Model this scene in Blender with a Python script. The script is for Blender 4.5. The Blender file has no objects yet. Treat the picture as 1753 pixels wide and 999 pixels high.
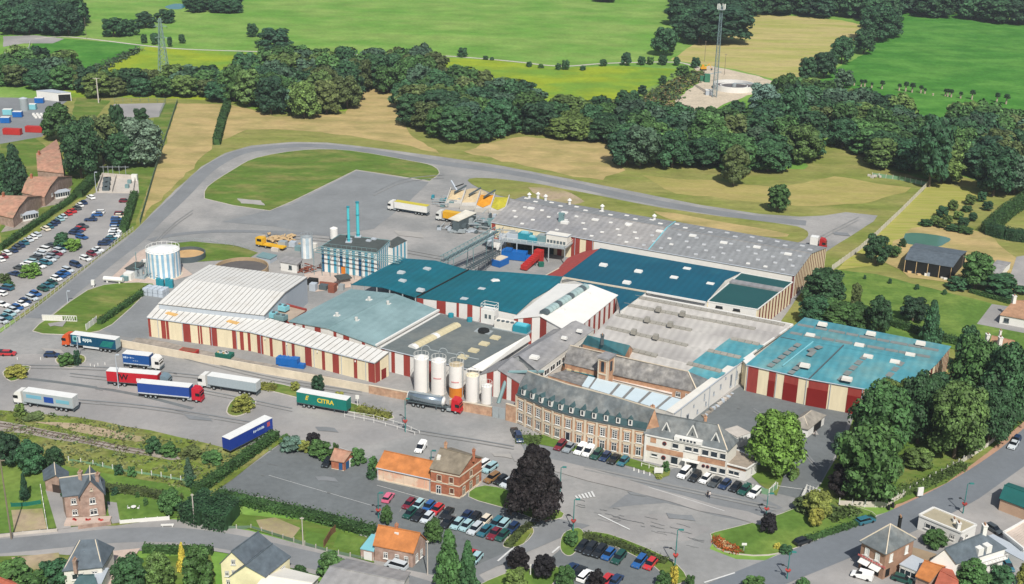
import bpy, math, random
import numpy as np
from mathutils import Vector, Matrix
S = bpy.context.scene
C = S.collection
rnd = random.Random(11)
# ------------------------------------------------------------------ camera
F_PX, PITCH, ROLL, CAM_H = 2130.0, math.radians(21.0), math.radians(1.2),138.0
R0 = Vector((1,0,0)); U0 = Vector((0, math.sin(PITCH), math.cos(PITCH))); FW = Vector((0, math.cos(PITCH),-math.sin(PITCH)))
CR = math.cos(ROLL)*R0 + math.sin(ROLL)*U0; CU = -math.sin(ROLL)*R0 + math.cos(ROLL)*U0
CAM = Vector((0,0, CAM_H))
cd = bpy.data.cameras.new('camera'); cam = bpy.data.objects.new('camera', cd); C.objects.link(cam)
cam.matrix_world = Matrix(((CR.x, CU.x, -FW.x, 0),(CR.y, CU.y, -FW.y, 0),(CR.z, CU.z, -FW.z, CAM_H),(0,0,0,1)))
cd.sensor_width = 36; cd.sensor_fit = 'HORIZONTAL'; cd.lens = F_PX/1753*36; cd.clip_start = 1; cd.clip_end = 20000
S.camera = cam
# ------------------------------------------------------------------ light
SUN_EL, SUN_AZ = math.radians(49), Vector((0.2,-0.98,0)).normalized()
w = bpy.data.worlds.new('World'); S.world = w; w.use_nodes = True
nt = w.node_tree; bg = nt.nodes['Background']; sk = nt.nodes.new('ShaderNodeTexSky')
sk.sky_type = 'NISHITA'; sk.sun_disc = False; sk.sun_elevation = SUN_EL
sk.sun_rotation = math.atan2(SUN_AZ.x, SUN_AZ.y); sk.air_density = 1.3; sk.dust_density = 2.0
nt.links.new(sk.outputs[0], bg.inputs[0]); bg.inputs[1].default_value = 0.085
sd = Vector((SUN_AZ.x*math.cos(SUN_EL), SUN_AZ.y*math.cos(SUN_EL), math.sin(SUN_EL)))
ld = bpy.data.lights.new('sun', 'SUN'); ld.energy = 5.0; ld.angle = math.radians(0.6); ld.color = (1,.965,.9)
sun = bpy.data.objects.new('sun', ld); C.objects.link(sun); sun.location = sd*500
sun.rotation_euler = sd.to_track_quat('Z', 'Y').to_euler()
S.view_settings.view_transform = 'Standard'; S.view_settings.look = 'None'; S.view_settings.exposure = 0.1; S.view_settings.gamma = 1

# ------------------------------------------------------------------ pixel <-> place
def P(x, y, z=0.0):
    d = (x-876.5)/F_PX*CR - (y-499.5)/F_PX*CU + FW
    t = (z-CAM_H)/d.z
    return CAM + t*d
def Q(p):
    v = Vector(p)-CAM; k = v.dot(FW)
    return 876.5+F_PX*v.dot(CR)/k, 499.5-F_PX*v.dot(CU)/k
def height(xb, yb, yt):
    p = P(xb, yb); a = Q(p)[1]; b = Q((p.x, p.y, 10))[1]
    h = 10*(a-yt)/(a-b); c = Q((p.x, p.y, h))[1]
    return h*(a-yt)/max(a-c, .1)
def mpp(x, y):
    return (P(x+1, y)-P(x, y)).length
def heading(x0, y0, x1, y1):
    d = P(x1, y1)-P(x0, y0); return math.atan2(d.y, d.x)

# ------------------------------------------------------------------ materials
def lin(c):
    c /= 255.0
    return c/12.92 if c <= .04045 else ((c+.055)/1.055)**2.4
def col(rgb, k=.8): return tuple(lin(v)*k for v in rgb)+(1,)
MATS = {}
def mat(name, rgb, rough=.8, var=.18, scale=.25, metal=0, fine=0, k=.8, tint=False, streak=None, bump=0, second=None, spec=.3, ribs=0):
    """colour with blotchy wear; scale in 1/m; second = other colour blended in large irregular areas"""
    if name in MATS: return MATS[name]
    m = bpy.data.materials.new(name); m.use_nodes = True; nt = m.node_tree; b = nt.nodes['Principled BSDF']
    N = nt.nodes.new; L = nt.links.new
    b.inputs['Roughness'].default_value = rough; b.inputs['Metallic'].default_value = metal
    b.inputs['Specular IOR Level'].default_value = spec
    base = col(rgb, k)
    geo = N('ShaderNodeNewGeometry'); mp = N('ShaderNodeMapping'); L(geo.outputs['Position'], mp.inputs['Vector'])
    if streak: mp.inputs['Scale'].default_value = streak[1]; mp.inputs['Rotation'].default_value = (0,0, streak[0])
    n1 = N('ShaderNodeTexNoise'); n1.inputs['Scale'].default_value = scale; n1.inputs['Detail'].default_value = 7; n1.inputs['Roughness'].default_value = .65
    L(mp.outputs[0], n1.inputs['Vector'])
    r = N('ShaderNodeMapRange'); r.inputs['From Min'].default_value = .3; r.inputs['From Max'].default_value = .7
    r.inputs['To Min'].default_value = 1-var; r.inputs['To Max'].default_value = 1+var; L(n1.outputs['Fac'], r.inputs['Value'])
    out = None
    if second:
        n2 = N('ShaderNodeTexNoise'); n2.inputs['Scale'].default_value = second[1]; n2.inputs['Detail'].default_value = 5; n2.inputs['Roughness'].default_value = .6
        L(mp.outputs[0], n2.inputs['Vector'])
        cr = N('ShaderNodeMapRange'); cr.inputs['From Min'].default_value = second[2]; cr.inputs['From Max'].default_value = second[3]; L(n2.outputs['Fac'], cr.inputs['Value'])
        mx = N('ShaderNodeMix'); mx.data_type = 'RGBA'; mx.inputs['A'].default_value = base; mx.inputs['B'].default_value = col(second[0], k); L(cr.outputs[0], mx.inputs['Factor']); out = mx.outputs['Result']
    vm = N('ShaderNodeVectorMath'); vm.operation = 'SCALE'
    if out: L(out, vm.inputs[0])
    else: vm.inputs[0].default_value = base[:3]
    L(r.outputs[0], vm.inputs['Scale']); cur = vm.outputs[0]
    if fine:
        n3 = N('ShaderNodeTexNoise'); n3.inputs['Scale'].default_value = .8 if not streak else .45; n3.inputs['Detail'].default_value = 3; L(mp.outputs[0], n3.inputs['Vector'])
        r3 = N('ShaderNodeMapRange'); r3.inputs['From Min'].default_value = .3; r3.inputs['From Max'].default_value = .7; r3.inputs['To Min'].default_value = 1-fine; r3.inputs['To Max'].default_value = 1+fine
        L(n3.outputs['Fac'], r3.inputs['Value'])
        v3 = N('ShaderNodeVectorMath'); v3.operation = 'SCALE'; L(cur, v3.inputs[0]); L(r3.outputs[0], v3.inputs['Scale']); cur = v3.outputs[0]
    if tint:
        oi = N('ShaderNodeObjectInfo'); v2 = N('ShaderNodeVectorMath'); v2.operation = 'MULTIPLY'; L(cur, v2.inputs[0]); L(oi.outputs['Color'], v2.inputs[1]); cur = v2.outputs[0]
    L(cur, b.inputs['Base Color'])
    if ribs:  # lighter and darker bands in the colour imitate shaded corrugation
        m5 = N('ShaderNodeMapping'); m5.inputs['Rotation'].default_value = (0,0,.42); L(geo.outputs['Position'], m5.inputs['Vector'])
        wv_ = N('ShaderNodeTexWave'); wv_.inputs['Scale'].default_value = .15; wv_.inputs['Distortion'].default_value = .6; wv_.inputs['Detail'].default_value = 1; L(m5.outputs[0], wv_.inputs['Vector'])
        r5 = N('ShaderNodeMapRange'); r5.inputs['To Min'].default_value = 1-ribs*1.6; r5.inputs['To Max'].default_value = 1+ribs; L(wv_.outputs['Fac'], r5.inputs['Value'])
        v5 = N('ShaderNodeVectorMath'); v5.operation = 'SCALE'; L(cur, v5.inputs[0]); L(r5.outputs[0], v5.inputs['Scale']); L(v5.outputs[0], b.inputs['Base Color'])
    if bump:
        bp = N('ShaderNodeBump'); bp.inputs['Strength'].default_value = bump; bp.inputs['Distance'].default_value = .3; L(n1.outputs['Fac'], bp.inputs['Height']); L(bp.outputs[0], b.inputs['Normal'])
    MATS[name] = m; return m
def leafmat(name, rgb, k=.8):
    if name in MATS: return MATS[name]
    m = bpy.data.materials.new(name); m.use_nodes = True; nt = m.node_tree; b = nt.nodes['Principled BSDF']; N = nt.nodes.new; L = nt.links.new
    b.inputs['Roughness'].default_value = .65; b.inputs['Specular IOR Level'].default_value = .25
    geo = N('ShaderNodeNewGeometry'); oi = N('ShaderNodeObjectInfo')
    n = N('ShaderNodeTexNoise'); n.inputs['Scale'].default_value = .45; n.inputs['Detail'].default_value = 4; L(geo.outputs['Position'], n.inputs['Vector'])
    r = N('ShaderNodeMapRange'); r.inputs['From Min'].default_value = .3; r.inputs['From Max'].default_value = .7; r.inputs['To Min'].default_value = .6; r.inputs['To Max'].default_value = 1.45; L(n.outputs['Fac'], r.inputs['Value'])
    r2 = N('ShaderNodeMapRange'); r2.inputs['To Min'].default_value = .6; r2.inputs['To Max'].default_value = 1.4; L(geo.outputs['Random Per Island'], r2.inputs['Value'])
    mu = N('ShaderNodeMath'); mu.operation = 'MULTIPLY'; L(r.outputs[0], mu.inputs[0]); L(r2.outputs[0], mu.inputs[1])
    v = N('ShaderNodeVectorMath'); v.operation = 'SCALE'; v.inputs[0].default_value = col(rgb, k)[:3]; L(mu.outputs[0], v.inputs['Scale'])
    v2 = N('ShaderNodeVectorMath'); v2.operation = 'MULTIPLY'; L(v.outputs[0], v2.inputs[0]); L(oi.outputs['Color'], v2.inputs[1]); L(v2.outputs[0], b.inputs['Base Color'])
    MATS[name] = m; return m
def brickmat(name, c1, c2, mortar):
    m = mat(name, c1,.85,.12,.6, fine=.18, second=(c2,.9,.42,.6)); return m

asphalt = mat('asphalt', (160,160,158),.9,.15,.06, fine=.06, second=((174,171,167),.03,.42,.6), k=.66)
asphalt_dark = mat('dark_asphalt', (122,127,128),.9,.14,.07, fine=.08, k=.66)
asphalt_mid = mat('worn_asphalt', (142,145,147),.9,.13,.08, fine=.05, k=.66)
asphalt_patch = mat('patched_asphalt', (146,149,150),.9,.14,.09, fine=.05, k=.66)
asphalt_pale = mat('pale_asphalt', (178,174,170),.9,.13,.06, fine=.06, second=((162,160,158),.05,.4,.6), k=.66)
concrete = mat('concrete', (196,188,178),.9,.10,.2, fine=.05)
paint_white = mat('road_paint', (215,215,212),.8,.12,1.5)
meadow = mat('meadow', (102,146,60),1,.2,.05, fine=.14, k=.86, streak=(.15,(1,1.4,1)), second=((128,156,78),.02,.38,.62), spec=.05)
yellow_meadow = mat('yellow_meadow', (144,160,44),1,.16,.06, fine=.12, k=.86, streak=(.1,(1,1.5,1)), second=((112,146,52),.02,.42,.6), spec=.05)
bright_meadow = mat('bright_meadow', (70,128,48),1,.2,.06, fine=.16, k=.78, streak=(-.1,(1,1.4,1)), second=((88,140,58),.03,.42,.6), spec=.05)
straw = mat('straw_field', (184,170,114),1,.14,.07, fine=.14, streak=(.9,(.6,2.6,1)), second=((160,162,88),.02,.42,.62), spec=.05)
olive = mat('dry_grass', (148,144,86),1,.22,.07, fine=.14, streak=(.2,(1,2.5,1)), second=((124,134,66),.025,.38,.62), spec=.05)
hay = mat('mown_hay', (186,164,114),1,.15,.07, fine=.09, streak=(.1,(1,2,1)), second=((160,148,96),.05,.42,.62), spec=.05)
lawn = mat('lawn', (98,124,54),1,.2,.08, fine=.14, k=.76, streak=(.3,(1,2,1)), second=((134,136,78),.06,.46,.66), spec=.05)
lawn_fresh = mat('fresh_lawn', (100,132,60),1,.2,.12, fine=.14, k=.72, second=((122,144,70),.06,.45,.65), spec=.05)
rough_grass = mat('rough_grass', (116,132,60),1,.28,.14, fine=.25, k=.74, second=((150,146,92),.09,.46,.64), spec=.05)
soil = mat('bare_soil', (176,158,132),1,.14,.2, fine=.12, second=((142,138,92),.1,.45,.65), spec=.05)
sand = mat('sandy_ground', (200,186,164),1,.14,.15, fine=.14, spec=.05)
gravel = mat('gravel', (156,148,138),1,.14,.3, fine=.2, spec=.05)
pinkpave = mat('paving', (198,178,164),.9,.08,.4, fine=.05)
redpath = mat('red_footpath', (178,142,118),.95,.08,.2, fine=.06)
water = mat('pond_water', (84,126,112),.12,.06,.1, spec=.5)
bluewater = mat('blue_water', (30,120,130),.2,.05,.1, spec=.5)
white = mat('white_paint', (232,230,224),.6,.05,.3)
offwhite = mat('white_render', (226,222,212),.8,.07,.3)
cream = mat('cream_cladding', (236,222,188),.6,.10,.4, streak=(0,(2.5,2.5,.35)))
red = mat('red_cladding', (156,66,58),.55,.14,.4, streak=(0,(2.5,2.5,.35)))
darkred = mat('dark_red_paint', (132,34,30),.45,.07,.3)
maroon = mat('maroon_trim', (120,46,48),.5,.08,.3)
greyclad = mat('grey_cladding', (184,192,200),.6,.05,.3)
steel = mat('galvanised_steel', (170,178,180),.5,.08,.5, metal=.2)
darksteel = mat('dark_steel', (92,104,108),.6,.10,.5, metal=.2)
bluesteel = mat('blue_grey_steel', (120,150,152),.55,.10,.5)
rust = mat('rusty_steel', (142,84,66),.8,.2,.6)
fibre = mat('fibre_cement_roof', (160,157,154),.9,.14,.2, ribs=.05, fine=.06, second=((140,140,142),.04,.4,.62))
fibre2 = mat('darker_fibre_roof', (140,142,143),.9,.13,.2, fine=.06, ribs=.05)
sawroof = mat('corrugated_roof', (190,186,180),.85,.14,.2, ribs=.045, fine=.05, second=((166,162,158),.1,.45,.6))
teal = mat('dark_teal_roof', (14,96,108),.7,.12,.12, ribs=.05, fine=.04, second=((18,106,124),.05,.4,.65))
blueteal = mat('deep_blue_roof', (12,86,108),.7,.12,.1, ribs=.05, second=((44,112,126),.03,.5,.72))
turq = mat('turquoise_roof', (78,146,158),.7,.16,.15, ribs=.05, fine=.05, second=((112,160,162),.07,.46,.62))
skyblue = mat('pale_blue_roof', (132,196,206),.6,.05,.1)
bluegrey = mat('blue_grey_roof', (122,150,152),.7,.13,.12, ribs=.02, fine=.04, second=((136,162,164),.06,.4,.6))
greenroof = mat('dark_green_roof', (34,84,84),.6,.08,.1)
ribwhite = mat('white_roof_sheet', (222,220,214),.6,.05,.2, second=((206,202,194),.2,.5,.7))
ribdark = mat('roof_joint', (112,108,104),.8,.1,.3)
flatroof = mat('bitumen_roof', (104,112,112),.9,.10,.12, fine=.08, second=((122,126,122),.08,.45,.65))
darkflat = mat('dark_flat_roof', (78,84,82),.9,.12,.2, fine=.1)
slate = mat('slate', (104,110,112),.75,.16,.35, fine=.22, second=((130,132,130),.25,.45,.65))
slateband = mat('slate_band', (66,92,96),.7,.12,.4, fine=.12)
slatehouse = mat('house_slate', (92,102,110),.7,.10,.4, fine=.15)
oldslate = mat('weathered_slate', (126,124,122),.85,.2,.4, fine=.25, second=((150,146,140),.3,.45,.65))
tile = mat('orange_tile', (188,120,68),.85,.18,.5, fine=.14)
paletile = mat('faded_tile', (178,134,112),.85,.12,.4, fine=.14, second=((160,132,110),.3,.45,.65))
browntile = mat('brown_tile', (170,132,104),.85,.12,.4, fine=.12)
brick = brickmat('buff_brick', (196,154,122),(180,136,108), None)
redbrick = brickmat('red_brick', (180,116,86),(164,100,76), None)
pinkbrick = brickmat('pinkish_brick', (176,150,136),(160,134,120), None)
plaster_pink = mat('peeling_plaster', (226,176,148),.9,.06,.5, second=((232,206,180),.4,.45,.6))
wallbrick = brickmat('yard_wall_brick', (196,160,132),(180,142,116), None)
stone = mat('pale_stone', (214,200,178),.85,.08,.6)
glass = mat('window_glass', (48,58,66),.12,.15,.3, spec=.6)
carglass = mat('car_glass', (22,28,34),.1,.05,.3, spec=.7)
black = mat('black_and_shaded_opening', (30,32,32),.9,.2,.4)  # plain black paint, also standing in for shade in doorways and openings
rubber = mat('tyre_rubber', (30,30,32),.8,.1,1)
chrome = mat('polished_tank', (176,190,200),.22,.05,.5, metal=.75)
carpaint = mat('car_paint', (255,255,255),.28,.02,.3, tint=True, spec=.6, k=1)
paintwork = mat('plain_paint', (255,255,255),.5,.06,.3, tint=True, k=.8)
bark = mat('bark', (112,98,84),.95,.2,1)
foliage = leafmat('foliage', (255,255,255),.8)
amber = mat('grain_heap', (212,144,40),.9,.12,.6, fine=.1)
yellowheap = mat('yellow_heap', (178,170,52),.9,.12,.6, fine=.1)
sandheap = mat('sand_heap', (196,176,140),.9,.1,.5, fine=.08)
hopper = mat('hopper_concrete', (186,182,174),.85,.12,.4)
bluepaint = mat('blue_machine_paint', (24,102,178),.5,.10,.6)
redpaint = mat('red_machine_paint', (184,48,44),.5,.10,.6)
tealpaint = mat('teal_machine_paint', (44,142,158),.5,.10,.6)
cyan = mat('cyan_stack_paint', (84,196,206),.5,.05,.6)
orangepaint = mat('orange_paint', (214,128,40),.6,.1,.5)
wood = mat('timber', (206,176,132),.85,.15,.8)
skin = mat('skin', (214,168,140),.6,.03,1)
flower_orange = leafmat('orange_flowers', (214,110,40),.8)

# ------------------------------------------------------------------ mesh helpers
class MB:
    def __init__(s): s.v = []; s.f = []; s.m = []
    def add(s, vs, fs, mi=0):
        o = len(s.v); s.v += [tuple(v) for v in vs]; s.f += [tuple(o+i for i in f) for f in fs]; s.m += [mi]*len(fs); return s
    def prism(s, bot, top, mi=0, cap=True):
        n = len(bot); fs = [(i, (i+1) % n, n+(i+1) % n, n+i) for i in range(n)]
        if cap: fs += [tuple(range(n-1,-1,-1)), tuple(range(n, 2*n))]
        return s.add(list(bot)+list(top), fs, mi)
    def box(s, x, y, z, sx, sy, sz, a=0, mi=0, taper=1):
        c, n = math.cos(a), math.sin(a)
        def ring(zz, k): return [(x+px*k*c-py*k*n, y+px*k*n+py*k*c, zz) for px, py in ((-sx/2,-sy/2),(sx/2,-sy/2),(sx/2, sy/2),(-sx/2, sy/2))]
        return s.prism(ring(z, 1), ring(z+sz, taper), mi)
    def cyl(s, x, y, z0, z1, r0, r1=None, n=16, mi=0, cap=True):
        r1 = r0 if r1 is None else r1
        def ring(z, r): return [(x+r*math.cos(2*math.pi*i/n), y+r*math.sin(2*math.pi*i/n), z) for i in range(n)]
        return s.prism(ring(z0, r0), ring(z1, max(r1,.001)), mi, cap)
    def tube(s, p, q, r, n=4, mi=0, r1=None):
        p = Vector(p); q = Vector(q); d = (q-p)
        if d.length < 1e-4: return s
        d.normalize(); a = d.cross(Vector((0,0,1)))
        if a.length < .05: a = d.cross(Vector((1,0,0)))
        a.normalize(); b = d.cross(a); r1 = r if r1 is None else r1
        def ring(c, rr): return [c+a*rr*math.cos(2*math.pi*(i+.5)/n)+b*rr*math.sin(2*math.pi*(i+.5)/n) for i in range(n)]
        return s.prism(ring(q, r1), ring(p, r), mi)
    def slab(s, pts, th=.2, mi=0):
        pts = [Vector(p) for p in pts]
        nz = sum((pts[i].x*pts[(i+1) % len(pts)].y-pts[(i+1) % len(pts)].x*pts[i].y) for i in range(len(pts)))
        if nz < 0: pts = pts[::-1]
        return s.prism([p-Vector((0,0, th)) for p in pts], pts, mi)
    def build(s, name, mats, parent=None, origin=None, smooth=False):
        o = Vector(origin) if origin is not None else (Vector(parent['_o']) if parent and '_o' in parent else Vector((0,0,0)))
        me = bpy.data.meshes.new(name); me.from_pydata([(v[0]-o.x, v[1]-o.y, v[2]-o.z) for v in s.v], [], s.f)
        for m in (mats if isinstance(mats, (list, tuple)) else [mats]): me.materials.append(m)
        if len(me.materials) > 1: me.polygons.foreach_set('material_index', s.m)
        if smooth: me.polygons.foreach_set('use_smooth', [True]*len(me.polygons))
        ob = bpy.data.objects.new(name, me); C.objects.link(ob)
        if parent: ob.parent = parent
        else: ob.location = o
        return ob
def inst(name, me, parent=None, loc=(0,0,0), rz=0, sc=None, color=None):
    ob = bpy.data.objects.new(name, me); C.objects.link(ob); ob.parent = parent; ob.location = loc; ob.rotation_euler = (0,0, rz)
    if sc: ob.scale = sc
    if color: ob.color = color
    return ob
def tag(o, label, cat, group=None):
    o['label'] = label; o['category'] = cat
    if len(label.split()) > 16: print('LONG', label)
    if group: o['group'] = group
    return o
def thing(name, label, cat, loc=(0,0,0), rz=0, group=None):
    e = bpy.data.objects.new(name, None); C.objects.link(e); e.location = loc; e.rotation_euler = (0,0, rz); e.empty_display_size = 1
    tag(e, label, cat, group)
    if rz == 0: e['_o'] = list(loc)
    return e
def V3(p): return p if isinstance(p, Vector) else P(*p)
LEVEL = .02
NP = [0]
def patch(name, pts, lvl, m, jit=0, stuff=False, step=6, kerb=0):
    w = [P(*p) for p in pts]
    if jit:
        q = []; r = random.Random(len(pts)*7+int(pts[0][0]))
        for i, a in enumerate(w):
            b = w[(i+1) % len(w)]; n = max(1, int((b-a).length/step)); d = (b-a); t = Vector((-d.y, d.x, 0)).normalized() if d.length > .01 else Vector((0,0,0))
            for k in range(n): q.append(a+d*k/n+t*r.uniform(-jit, jit)+d.normalized()*r.uniform(-jit, jit)*.5)
        w = q
    ar = sum(w[i].x*w[(i+1) % len(w)].y-w[(i+1) % len(w)].x*w[i].y for i in range(len(w)))
    if ar < 0: w = w[::-1]
    me = bpy.data.meshes.new(name); NP[0] += 1; z = lvl*LEVEL+NP[0]*.0011
    me.from_pydata([(v.x, v.y, z) for v in w], [], [tuple(range(len(w)))]); me.materials.append(m)
    o = bpy.data.objects.new(name, me); C.objects.link(o); o['kind'] = 'stuff' if stuff else 'structure'
    if kerb: kerbline(pts, True, kerb)
    return o
def smoothpath(pts, n=4, closed=False):
    out = []; N = len(pts)
    for i in range(N if closed else N-1):
        p0, p1, p2, p3 = (pts[(i-1) % N] if closed or i > 0 else pts[0]), pts[i], pts[(i+1) % N], (pts[(i+2) % N] if closed or i+2 < N else pts[-1])
        for k in range(n):
            t = k/n
            out.append(tuple(.5*((2*p1[j])+(-p0[j]+p2[j])*t+(2*p0[j]-5*p1[j]+4*p2[j]-p3[j])*t*t+(-p0[j]+3*p1[j]-3*p2[j]+p3[j])*t**3) for j in (0,1)))
    if not closed: out.append(tuple(pts[-1][:2]))
    return out
def ribbon(pts, width, z0, h, mb):
    w = [P(*p) for p in pts]
    L = []; R = []
    for i, p in enumerate(w):
        d = (w[min(i+1, len(w)-1)]-w[max(i-1,0)]); d.z = 0; d.normalize(); t = Vector((-d.y, d.x, 0))*width/2
        L.append(p+t); R.append(p-t)
    for i in range(len(w)-1):
        q = [R[i], R[i+1], L[i+1], L[i]]
        mb.prism([Vector((a.x, a.y, z0)) for a in q], [Vector((a.x, a.y, z0+h)) for a in q])
    return mb
def kerbline(pts, closed, k=.25, m=None):
    if closed: pts = list(pts)+[pts[0]]
    mb = MB(); ribbon(pts, k, 0,.22, mb); o = mb.build('kerb', m or concrete); o['kind'] = 'structure'; return o
def line(name, pts, width, lvl, m, kind='structure', h=0):
    w = [P(*p) for p in pts]; mb = MB()
    for i in range(len(w)-1):
        def off(j):
            d = w[min(j+1, len(w)-1)]-w[max(j-1,0)]; d.normalize(); return Vector((-d.y, d.x, 0))*width/2
        a, b = off(i), off(i+1); z = Vector((0,0, lvl*LEVEL+NP[0]*.0011+.0005))
        mb.add([w[i]-a+z, w[i+1]-b+z, w[i+1]+b+z, w[i]+a+z], [(0,1,2,3)])
    o = mb.build(name, m); o['kind'] = kind; return o
# ------------------------------------------------------------------ the ground
g = bpy.data.meshes.new('ground'); B_ = 9000
g.from_pydata([(-B_, -800,0),(B_, -800,0),(B_, 12000,0),(-B_, 12000,0)], [], [(0,1,2,3)]); g.materials.append(meadow)
o = bpy.data.objects.new('ground', g); C.objects.link(o); o['kind'] = 'structure'
patch('meadow', [(20,128),(60,68),(110,66),(245,76),(150,126),(100,135)], 1, bright_meadow, .6)
patch('meadow', [(120,140),(250,80),(340,85),(440,91),(540,97),(740,97),(850,103),(960,115),(1060,112),(1160,118),(1130,142),(1050,172),(1000,190),(800,215),(400,215),(100,175)], 1, yellow_meadow, .6)
patch('field', [(1148,102),(1200,68),(1300,22),(1440,34),(1510,50),(1440,78),(1385,112),(1365,140),(1320,134),(1260,118),(1215,112)], 1, straw, .8)
patch('field', [(1385,150),(1440,112),(1480,92),(1530,22),(1600,20),(1900,50),(1960,240),(1640,230),(1520,190)], 1, bright_meadow, .8)
patch('site_grass', [(60,165),(300,168),(385,172),(470,195),(600,190),(615,150),(690,155),(745,235),(850,225),(1035,235),(1100,270),(1230,290),(1380,290),(1385,240),(1480,255),(1500,285),(1590,308),(1640,300),(1760,330),(1800,420),(1800,640),(1400,700),(800,900),(250,660),(-30,520),(-60,300)], 2, olive, 1.0)
patch('mown_grass', [(386,175),(470,200),(590,195),(612,152),(684,152),(692,205),(700,228),(752,262),(700,250),(600,232),(500,222),(420,222),(378,242),(384,200)], 3, hay, 1.2)
patch('mown_grass', [(298,176),(381,178),(362,255),(330,288),(290,325),(245,372),(243,350),(282,250)], 3, hay, 1.2)
patch('mown_grass', [(826,248),(900,233),(1035,246),(1066,290),(1030,308),(960,297),(860,275),(790,258)], 3, hay, 1.6)
patch('mown_grass', [(1100,300),(1220,310),(1330,320),(1430,300),(1560,322),(1480,350),(1340,352),(1160,330)], 3, mat('mown_grass_mix', (158,152,88),1,.12,.05, fine=.12, streak=(.1,(1,3,1)), second=((172,158,100),.04,.4,.6), spec=.05),2)
patch('lawn', [(130,168),(190,172),(160,205),(120,212)], 3, lawn, .5)
patch('lawn', [(268,180),(306,172),(232,385),(208,402),(242,290)], 3, lawn, .4)
patch('lawn', [(0,235),(60,236),(140,300),(150,330),(0,432)], 3, lawn, .5)
patch('lawn', [(155,280),(262,280),(248,315),(160,312)], 3, lawn, .4)
patch('paved_yard', [(-60,165),(66,168),(120,168),(84,200),(72,234),(0,246),(-60,246)], 3, asphalt_mid, .4)
patch('paved_yard', [(195,178),(283,176),(272,200),(220,205),(188,196)], 4, asphalt_pale)
patch('terrace', [(72,326),(122,322),(110,348),(66,356)], 4, gravel, .3)
patch('terrace', [(20,372),(66,360),(52,388),(0,398)], 4, gravel, .3)
patch('white_path', [(5,80),(5,62),(60,60),(110,66),(90,74),(40,74)], 2, asphalt_pale, .3)
for pts in ([(60,66),(120,63),(250,78),(320,84),(440,88),(540,92),(740,95),(800,98),(880,105),(960,113),(1040,108),(1150,106),(1185,112),(1215,120)],):
    line('farm_track', smoothpath(pts),2.4,2, concrete)
patch('bare_ground', [(1187,116),(1215,112),(1300,130),(1322,138),(1290,160),(1240,178),(1180,205),(1130,200),(1160,168),(1208,132)], 3, sand, 1.2)
patch('weedy_ground', [(1062,190),(1090,170),(1160,130),(1200,120),(1205,132),(1160,165),(1150,200),(1100,205)], 4, rough_grass, 1.2)
# asphalt of the whole site
patch('asphalt_yard', [(-60,620),(0,570),(60,528),(120,480),(180,432),(230,395),(250,375),(300,325),(345,285),(385,262),(430,249),(500,243),(560,244),(640,253),(760,269),(860,284),(1000,311),(1100,331),(1200,351),(1300,366),(1370,371),(1410,369),(1448,363),(1502,369),(1495,379),(1412,432),(1393,460),(1372,500),(1330,560),(1460,650),(1462,710),(1440,770),(1404,830),(1376,860),(1290,900),(1222,925),(1215,940),(1260,958),(1330,960),(1400,1100),(600,1100),(560,950),(640,900),(470,870),(360,845),(470,760),(400,772),(300,748),(130,714),(-60,698)], 4, asphalt, .15)
ring = smoothpath([(60,545),(120,498),(180,450),(230,412),(262,380),(310,335),(352,293),(400,265),(450,254),(530,249),(640,260),(740,277),(860,293),(960,312),(1100,342),(1200,360),(1300,374),(1380,382)])
line('ring_road', ring, 6.2,5, asphalt_mid)
patch('road_patch', [(610,293),(734,312),(700,345),(640,392),(560,404),(470,388),(380,380),(500,350)], 6, asphalt_patch, .1)
patch('road_patch', [(1010,905),(1060,880),(1130,880),(1220,905),(1180,925),(1080,930)], 5, asphalt_pale, 1)
line('tyre_marks', smoothpath([(255,412),(300,402),(380,396),(470,398),(560,402),(640,415)]),3,7, asphalt_mid)
line('tyre_marks', smoothpath([(40,648),(100,655),(190,668),(260,682),(330,700)]),1.2,7, asphalt_dark)
patch('truck_park', [(-60,612),(60,606),(130,612),(200,640),(300,660),(440,660),(510,676),(640,705),(700,738),(722,742),(640,760),(560,770),(470,748),(400,772),(300,748),(130,714),(-60,698)], 5, asphalt_pale, .2)
patch('car_park', [(-60,600),(0,562),(60,520),(120,475),(180,430),(208,404),(238,328),(166,328),(150,338),(120,360),(70,396),(10,432),(-60,470)], 6, asphalt_pale, .1)
patch('footpath', [(170,330),(238,330),(236,300),(166,300)], 7, concrete)
# yards round the halls
patch('service_yard', [(162,560),(250,498),(285,500),(255,545),(255,582),(200,575)], 6, asphalt_patch)
patch('gravel_strip', [(255,580),(640,662),(690,680),(640,665),(430,632),(215,592),(235,578)], 6, gravel, .3)
patch('paved_yard', [(190,475),(240,430),(262,420),(330,470),(270,490),(210,492)], 6, pinkpave, .2)
patch('paved_yard', [(520,470),(560,462),(620,475),(600,492),(540,500)], 7, pinkpave)
patch('dark_yard', [(1270,660),(1290,668),(1455,708),(1440,760),(1404,828),(1376,856),(1330,845),(1345,800),(1270,770),(1180,718)], 6, asphalt_dark)
patch('station_car_park', [(364,846),(492,752),(560,770),(640,788),(660,800),(720,812),(830,850),(905,872),(960,890),(930,925),(870,965),(800,985),(700,985),(640,905),(450,850)], 7, asphalt_dark, .1)
patch('station_car_park', [(990,905),(1040,925),(1140,970),(1150,985),(1120,1030),(930,1030),(905,985),(955,945)], 7, asphalt_dark)
patch('square_strip', [(885,748),(960,768),(1120,815),(1160,800),(1300,850),(1340,870),(1300,885),(1200,850),(1100,835),(950,790),(900,775)], 6, asphalt_mid)
patch('square_strip', [(1040,870),(1125,812),(1210,842),(1330,870),(1280,895),(1180,870),(1140,860)], 5, asphalt_mid, .5)
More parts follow.
